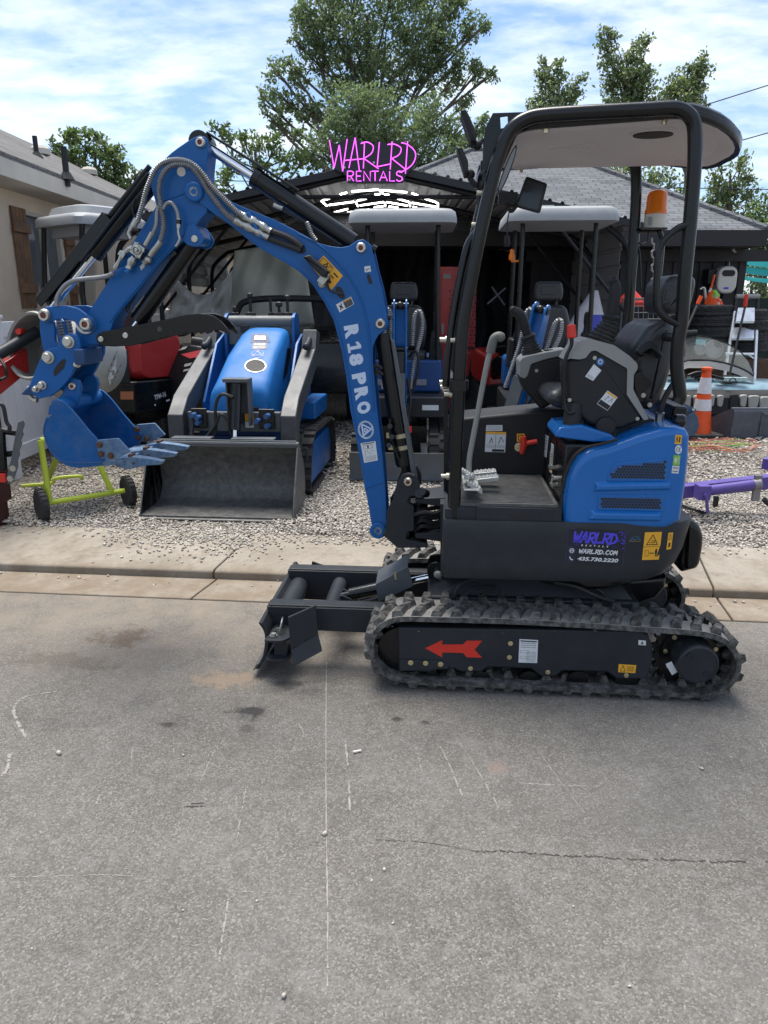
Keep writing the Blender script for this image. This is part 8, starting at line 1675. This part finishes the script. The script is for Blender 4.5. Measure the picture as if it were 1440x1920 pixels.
# ---- right-hand side of the yard
def right_side():
 c=G(1311,816,LOTZ);s=(c-CAM).dot(_fw)/F;k=s*1.03;r=thing('traffic_cone','orange traffic cone with two white bands beside the parked roadster','cone',(c.x,c.y,LOTZ))
 mb=MB();rad=lambda h:(20-13*h/118)*k;H=[0,50,65,78,98,118]
 def seg(a,b,e=0):return[(rad(a)+e,a*k),(rad(b)+e,b*k)]
 mb.lathe([(rad(3),3*k),*[(rad(h),h*k)for h in(20,50,78,98,110,116)],(9*k,116.5*k),(9*k,121*k),(5*k,122*k)],(0,0,0),n=28);mb.build('cone_body',M['orange'],r,smooth=40)
 for a,b in((46,66),(76,104)):mb=MB();mb.lathe([(rad(a)+.001,a*k),(rad(a)+.003,a*k),(rad(b)+.003,b*k),(rad(b)+.001,b*k)],(0,0,0),n=28);mb.build('reflective_band',M['conewhite'],r,smooth=40)
 mb=MB();mb.plan(rnd_corners([(-.22,-.2),(.22,-.2),(.22,.2),(-.22,.2)],.05),0,.035);mb.build('base',M['rubber'],r,bevel=.006)
 c=G(1285,822,LOTZ);Y=c.y-.35;r=thing('spare_bucket','small slate blue digging bucket lying beside the orange cone','digger bucket',(c.x,Y,LOTZ));Q=lambda pts,d:[P(x,y,Y+d)for x,y in pts];blu=mat('slate_blue_paint',(.035,.075,.14),.5,0,.2,8,.05,80,dust=.3)
 sd=[(1284,782),(1302,772),(1309,782),(1311,800),(1304,815),(1290,819),(1278,812)]
 for d in(0,.30):mb=MB();mb.loft([Q(sd,d),Q(sd,d+.012)]);part('bucket_side',mb,blu,r,bevel=.002)
 mb=MB();sh=[(1302,772),(1309,782),(1311,800),(1304,815),(1290,819),(1270,812)];i2=[(x-3,y)for x,y in sh];mb.loft([Q(sh+i2[::-1],.0125),Q(sh+i2[::-1],.2995)]);part('bucket_shell',mb,blu,r,smooth=40)
 mb=MB();er=[(1275,762),(1284,757),(1300,764),(1306,768),(1303,776),(1290,778),(1266,790),(1262,785)];mb.loft([Q(er,.08),Q(er,.10)]);mb.loft([Q(er,.20),Q(er,.22)]);part('bucket_ear',mb,blu,r,bevel=.002)
 mb=MB();[mb.cyl(P(x,y,Y+.06),P(x,y,Y+.24),.016,10)for x,y in((1282,763),(1300,768))];part('ear_pin',mb,M['pin'],r)
 c=G(1376,822,LOTZ);Y=c.y;r=thing('loader_bucket','wide dark grey loader bucket lying on its back beyond the purple frame','loader bucket',(c.x,Y,LOTZ));Q=lambda pts,d:[P(x,y,Y+d)for x,y in pts];w0=P(1376,800,Y).x;sl=mat('slate_grey_paint',(.06,.07,.09),.5,0,.2,7,.1,60,dust=.3,dustcol=(.2,.19,.17))
 z1=P(1376,768,Y).z;zb=LOTZ;x0=P(1376,768,Y).x;x1=x0+1.5;mb=MB()
 pr=[(Y,zb),(Y-.02,z1-.04),(Y,z1),(Y+.05,z1),(Y+.03,zb+.05),(Y+.5,zb+.05),(Y+.5,zb)];mb.loft([[(x,y,z)for y,z in pr]for x in(x0,x1)]);part('bucket_back',mb,sl,r,bevel=.004)
 mb=MB();a=P(1334,806,Y+.2);mb.loft([[(x0,Y-.01,zb),(x0,Y,z1),(x0-.02,Y+.05,z1),(a.x,Y+.45,zb+.15),(a.x+.05,Y+.4,zb)],[(x0+.014,Y-.01,zb),(x0+.014,Y,z1),(x0-.006,Y+.05,z1),(a.x+.014,Y+.45,zb+.15),(a.x+.064,Y+.4,zb)]]);part('bucket_side',mb,sl,r)
 mb=MB();mb.tube([(x0-.02,Y+.02,z1+.005),(x1,Y+.02,z1+.005)],.02,8);mb.bb((x0+.33,Y-.03,zb+.02),(x0+.345,Y-.012,z1-.02));mb.bb((x0+.345,Y-.05,z1-.06),(x1,Y-.02,z1-.035));part('bucket_lip',mb,sl,r)
 A=G(1280,938,LOTZ+.14);r=thing('tow_frame','violet steel tow frame lying on the gravel at the right edge','tow frame',(A.x+.3,A.y,LOTZ));Y=A.y
 def beam(name,p,q,w,h,m=M['violet']):
  p,q=Vector(p),Vector(q);d=(q-p).normalized();n=d.cross(Vector((0,0,1))).normalized()*w/2;u=Vector((0,0,h/2));mb=MB();mb.hexa([p-n-u,q-n-u,q+n-u,p+n-u,p-n+u,q-n+u,q+n+u,p+n+u]);return part(name,mb,m,r,bevel=.006)
 beam('main_beam',P(1250,924,Y+.1),P(1500,896,Y+.1),.09,.10);beam('side_beam',P(1432,868,Y+.35),P(1520,880,Y+.1),.08,.09)
 mb=MB();mb.cyl(P(1322,920,Y-.06),P(1414,908,Y-.06),.036,16);mb.box(P(1317,922,Y-.06),(.09,.10,.11));part('jack_tube',mb,M['violet'],r,bevel=.004)
 mb=MB();mb.cyl(P(1412,909,Y-.06),P(1426,907,Y-.06),.04,16);mb.box(P(1419,915,Y-.05),(.055,.03,.20));part('jack_head',mb,mat('dull_galvanised',(.22,.21,.22),.5,.6,.2,10),r,bevel=.003)
 mb=MB();mb.tube(cr([P(1320,927,Y-.12),P(1324,932,Y-.12),P(1327,961,Y-.12)],4),.013,8);part('jack_handle',mb,M['violet'],r)
 mb=MB();mb.cut().tube(cr([G(1276,946,LOTZ+.03),G(1300,955,LOTZ+.03),G(1322,962,LOTZ+.03)],4),.012,8);mb.cut().box(P(1342,940,Y),(.03,.03,.08));mb.cut().tube(cr([P(1432,936,Y-.0),P(1445,946,Y),P(1470,945,Y)],4),.02,8);part('black_strut',mb,M['blackmatte'],r)
 for j,(m,l,n,sd)in enumerate(((mat('cord_red',(.34,.09,.06),.6,0,.1),'tangled red extension cord lying on the gravel below the cone',9,1),(mat('cord_green',(.22,.34,.10),.6,0,.1),'tangled green extension cord lying on the gravel below the cone',5,2),(mat('cord_orange',(.42,.17,.08),.6,0,.1),'tangled orange extension cord lying on the gravel below the cone',6,3))):
  g=random.Random(sd);pts=[]
  for k in range(n):
   y=g.uniform(822,842);a,b=g.uniform(1268,1300),g.uniform(1340,1440);
   seq=[(a,y+g.uniform(-4,4)),((a+b)/2,y+g.uniform(-5,6)),(b,y+g.uniform(-6,8))]
   pts+=seq if k%2==0 else seq[::-1]
  mb=MB();mb.tube(cr([G(x,y,LOTZ+.03+g.uniform(0,.03))for x,y in pts],7),.0045,5);tag(mb.build('extension_cord',m),l,'cord','extension cords on the gravel')
 Y=9.9;r=thing('roadster','low pale teal roadster with a clear windscreen and black slotted nose','car',(P(1400,760,Y).x,Y,LOTZ));X=lambda x,y,d=0:P(x,y,Y+d)
 xa,xb=X(1200,750).x,X(1520,750).x;z=lambda y,d=0:P(1380,y,Y+d).z
 mb=MB();pr=[(Y,LOTZ+.12),(Y-.06,z(775)),(Y-.05,z(745)),(Y+.02,z(736)),(Y+.12,z(733)),(Y+.12,LOTZ+.12)];mb.loft([[(x,y+.12*abs((x-(xa+xb)/2)/(xb-xa))**2*2,zz)for y,zz in pr]for x in[xa+(xb-xa)*i/12 for i in range(13)]]);NM=mb;nose=part('nose',mb,M['blackmatte'],r,smooth=40)
 mb=MB();hr=[]
 for d,y,e in((.10,737,0),(.25,722,.02),(.6,712,.05),(1.0,705,.06)):hr.append([(xa+(xb-xa)*i/14,Y+d,P(1380,y,Y+d).z-.10*abs(i/14-.5)**2*2)for i in range(15)])
 vs=[v for rr in hr for v in rr];fs=[(a*15+i,a*15+i+1,(a+1)*15+i+1,(a+1)*15+i)for a in range(3)for i in range(14)];mb.add(vs,fs);o=part('bonnet',mb,mat('pale_teal_paint',(.20,.34,.38),.4,0,.5,2.5,coat=.2,dust=.7,dustcol=(.24,.22,.36)),r,smooth=60);so=o.modifiers.new('thick','SOLIDIFY');so.thickness=.02
 for cs in([(1286,742),(1296,741),(1294,766),(1284,764)],[(1302,742),(1318,741),(1316,766),(1301,766)],[(1326,741),(1341,740),(1338,762),(1325,762)],[(1347,741),(1358,741),(1354,763),(1345,762)],[(1389,741),(1402,740),(1398,763),(1388,762)],[(1406,742),(1425,742),(1420,764),(1403,764)],[(1428,744),(1445,744),(1445,766),(1424,765)]):
  mb=MB();q=[X(x,y,-.075)for x,y in cs];q2=[(p.x,p.z)for p in q];mb.pillow(rnd_corners(q2,.03),Y-.085,Y-.02,.012);part('nose_slot',mb,M['drum'],r,smooth=50)
 mb=MB();mb.pillow(rpoly(X(1372,752).x,z(752),.11,.20,.03),Y-.078,Y-.02,.01);part('nose_badge',mb,M['ink'],r)
 gl=bpy.data.materials.new('clear_windscreen');gl.use_nodes=True;nt=gl.node_tree;b=nt.nodes['Principled BSDF'];b.inputs['Base Color'].default_value=(.45,.47,.42,1);b.inputs['Roughness'].default_value=.15;b.inputs['Alpha'].default_value=.26
 W=[(1270,634),(1300,629),(1330,633),(1360,643),(1385,657),(1402,676),(1414,702)];Bt=[(1250,690),(1290,676),(1330,676),(1360,681),(1385,689),(1402,697),(1413,705)]
 mb=MB();n=len(W);top=[X(x,y,.95-.25*i/n)for i,(x,y)in enumerate(W)];bot=[X(x,y,.75-.35*i/n)for i,(x,y)in enumerate(Bt)];mb.add(top+bot,[(i,i+1,n+i+1,n+i)for i in range(n-1)]);ws=part('windscreen',mb,gl,r,smooth=60)
 mb=MB();mb.tube(cr(bot,4),.016,8);mb.tube(cr(top,4),.008,8);rel(mb,r).build('windscreen_frame',M['blackmatte'],ws)
 mb=MB();q=[X(1305,636,.85),X(1325,637,.85),X(1323,648,.85),X(1304,645,.85)];mb.add(q,[(0,1,2,3)]);rel(mb,r).build('teal_sticker',mat('pale_teal_print',(.35,.62,.62),.5),ws,smooth=0)
 lo=[X(x,y+14,.5-.2*i/n)for i,(x,y)in enumerate(Bt)];mb=MB();mb.add(bot+lo,[(i,i+1,n+i+1,n+i)for i in range(n-1)]);part('dashboard_cowl',mb,mat('cowl_grey',(.10,.105,.11),.5,0,.2,8),r,smooth=60)
 for x,rr in((1312,.09),(1338,.14)):mb=MB();c=X(x,655,1.15);mb.lathe([(rr,0),(rr,.02),(rr-.02,.025),(rr-.025,.005),(.02,.005)],c,(0,-1,.2),24);part('gauge',mb,M['lgrey'],r)
 mb=MB();[mb.tube(cr([X(1290+6*k,704+3*k,.2),X(1310+9*k,698+3*k,.2),X(1330+9*k,704+2*k,.2)],4),.02,6)for k in range(4)];part('wiper_and_cables',mb,M['blackmatte'],r)
 mb=MB();mb.box(X(1370,711,.25),(.42,.05,.06),rz=R(-6));part('light_bar',mb,mat('light_bar_lens',(.5,.62,.62),.25,.3,.3,40),r,bevel=.008)
 mb=MB();mb.tube(cr([X(1368,718,.1),X(1370,710,.1),X(1378,710,.1),X(1381,719,.1)],4),.008,6);mb.box(X(1365,718,.08),(.07,.04,.03));part('bonnet_latch',mb,M['blackmatte'],r)
 mb=MB();mb.cyl(X(1284,625,.9),X(1306,624,.9),.045,14);part('roof_roll',mb,M['blackmatte'],r)
 for x in(1262,1452):tyre('wheel',Vector(X(x,775,.6))-Vector((0,0,.1))-Vector(r.location),.32,.24,(1,0,0),None,r,r)
 for k,(px,py,l)in enumerate(((1333,582,'topmost tyre of the stack under the orange crisp bag'),(1335,603,'second tyre from the top in the stack under the crisp bag'),(1336,622,'third tyre from the top in the stack under the crisp bag'),(1337,642,'lowest visible tyre of the stack under the crisp bag'),(1395,590,'topmost tyre of the stack behind the stepladder'),(1397,610,'second tyre from the top behind the stepladder'),(1396,630,'third tyre from the top behind the stepladder'),(1396,650,'lowest visible tyre of the stack behind the stepladder'))):
  c=P(px,py,11.35);tyre('stacked_tyre',c,.31+.012*(k%3),.165,(0,.03*(k%2),1),l,None,None,'tyre','tyres stacked by the black wall')
 for px in(1337,1396):c=P(px,660,11.35);mb=MB();mb.bb((-.3,-.3,0),(.3,.3,c.z-.09));o=mb.build('wood_crate',M['rust'],bevel=.01);o.location=(c.x,11.35,0);tag(o,'brown box under the '+('crisp bag tyre stack' if px==1337 else 'tyres behind the stepladder'),'box')
 c=P(1338,566,11.3);mb=MB();g=random.Random(5);rings=[]
 for j in range(7):rings.append([(.13*(1-.07*j)*math.cos(2*math.pi*k/14)*g.uniform(.8,1.2),.08*math.sin(2*math.pi*k/14)*g.uniform(.8,1.2),-.05+.03*j+g.uniform(-.03,.03)-.02*math.cos(2*math.pi*k/14)*j*.5)for k in range(14)])
 mb.loft(rings);o=mb.build('crisp_bag',[M['orange'],M['green'],M['cream']],smooth=25);o.location=c;o.data.polygons.foreach_set('material_index',[1 if p.center.z>.07 and p.center.x>-.05 else(2 if(p.index*7)%11==0 else 0)for p in o.data.polygons]);tag(o,'crumpled orange and green bag lying on the tyre stack','bag')
 Y=10.9;X=lambda x,y,d=0:P(x,y,Y+d);r=thing('stepladder','white aluminium stepladder with two wide steps leaning by the tyres','ladder',(X(1395,700).x,Y,LOTZ))
 for t,b in(((1381,562),(1352,745)),((1421,562),(1413,745))):mb=MB();p,q=X(*t,.3),X(*b,-.2);mb.tube([p,q],.024,8);part('rail',mb,M['alu'],r);mb=MB();mb.tube([p,p+(q-p)*.12],.028,8);part('rail_cap',mb,M['blackmatte'],r)
 mb=MB();mb.tube([X(1380,556,.3),X(1424,556,.3)],.034,8);part('top_bar',mb,M['lgrey'],r)
 for y0,y1,xl,xr in((577,602,1380,1415),(614,634,1372,1414)):
  mb=MB();q=[X(xl,y1,0),X(xr,y1,0),X(xr,y0,.15),X(xl+4,y0,.15)];t=Vector((0,.02,-.03));mb.hexa([*q,*[p+t for p in q]]);part('step',mb,M['alu'],r)
 mb=MB();mb.tube([X(1360,663,-.05),X(1413,664,-.05)],.02,8);mb.tube([X(1413,672,-.05),X(1400,663,-.05)],.012,8);part('brace',mb,M['alu'],r)
 for name,lab,a,m_,b,Y2,hm in(('broom','broom with a red grip leaning on the stepladder',(1400,552),(1397,575),(1380,650),10.6,'red'),('long_handled_tool','tool with an orange grip leaning behind the excavator seat',(1315,555),(1308,570),(1286,620),10.2,'orange')):
  p,q,e=P(*a,Y2),P(*m_,Y2),P(*b,Y2-.2);r=thing(name,lab,'tool',(e.x,e.y,LOTZ));mb=MB();mb.tube([p,q],.026,10);part('grip',mb,M[hm],r);mb=MB();f=e+(e-q)*.8;f.z=max(f.z,LOTZ+.1);mb.tube([q,e,f],.017,8);part('shaft',mb,M['blackmatte'],r);mb=MB();mb.box(f,(.20,.08,.10));part('head',mb,M['blackmatte'],r)
 c=P(1320,546,11.5);mb=MB();mb.tube(cr([P(1312,543,11.5),P(1320,541,11.5),P(1322,560,11.5),P(1326,580,11.5)],5),.025,8);tag(mb.build('tap_pipe',M['steel']),'short grey standpipe against the black wall left of the reel','pipe')
 Y=9.7;X=lambda x,y,d=0:P(x,y,Y+d);r=thing('wire_basket','wire mesh basket standing at the right carport post','basket',(X(1205,640).x,Y,LOTZ))
 mb=MB()
 for i in range(9):x=1168+i*9.5;mb.tube([X(x,562),X(x,650)],.004,4)
 for j in range(8):y=562+j*12;mb.tube([X(1168,y),X(1244,y)],.004,4)
 part('front_mesh',mb,M['lgrey'],r,smooth=0)
 mb=MB();[mb.tube([X(x,560,d),(X(x,560,d).x,Y+d,LOTZ)],.012,6)for x in(1168,1244)for d in(0,.45)];mb.tube([X(1168,560),X(1244,560),X(1244,560,.45),X(1168,560,.45),X(1168,560)],.010,6);part('basket_frame',mb,M['midgrey'],r)
 for px,py,w,l in((1183,560,.17,'red peaked cloth bundle left of the carport post'),(1224,566,.13,'smaller red peaked cloth bundle right of the carport post')):
  c=X(px,py,.3);mb=MB();mb.loft([[(w*k*math.cos(2*math.pi*i/10),w*.8*k*math.sin(2*math.pi*i/10),z)for i in range(10)]for k,z in((.9,-.10),(1.1,-.05),(.75,.03),(.1,.13))]);o=mb.build('cloth_bundle',M['red'],smooth=30);o.location=c;tag(o,l,'bundle')
 p=P(1222,490,9.15);mb=MB();zig=[]
 for k in range(9):zig+=[(1226+(0 if k%2 else-4),446+k*13),(1226+(0 if k%2 else-4),446+k*13+9)]
 mb.tube([P(x,y,9.2)for x,y in zig],.014,6);tag(mb.build('torn_tape',M['lgrey']),'torn strip of pale tape hanging down the right carport post','tape')
right_side()
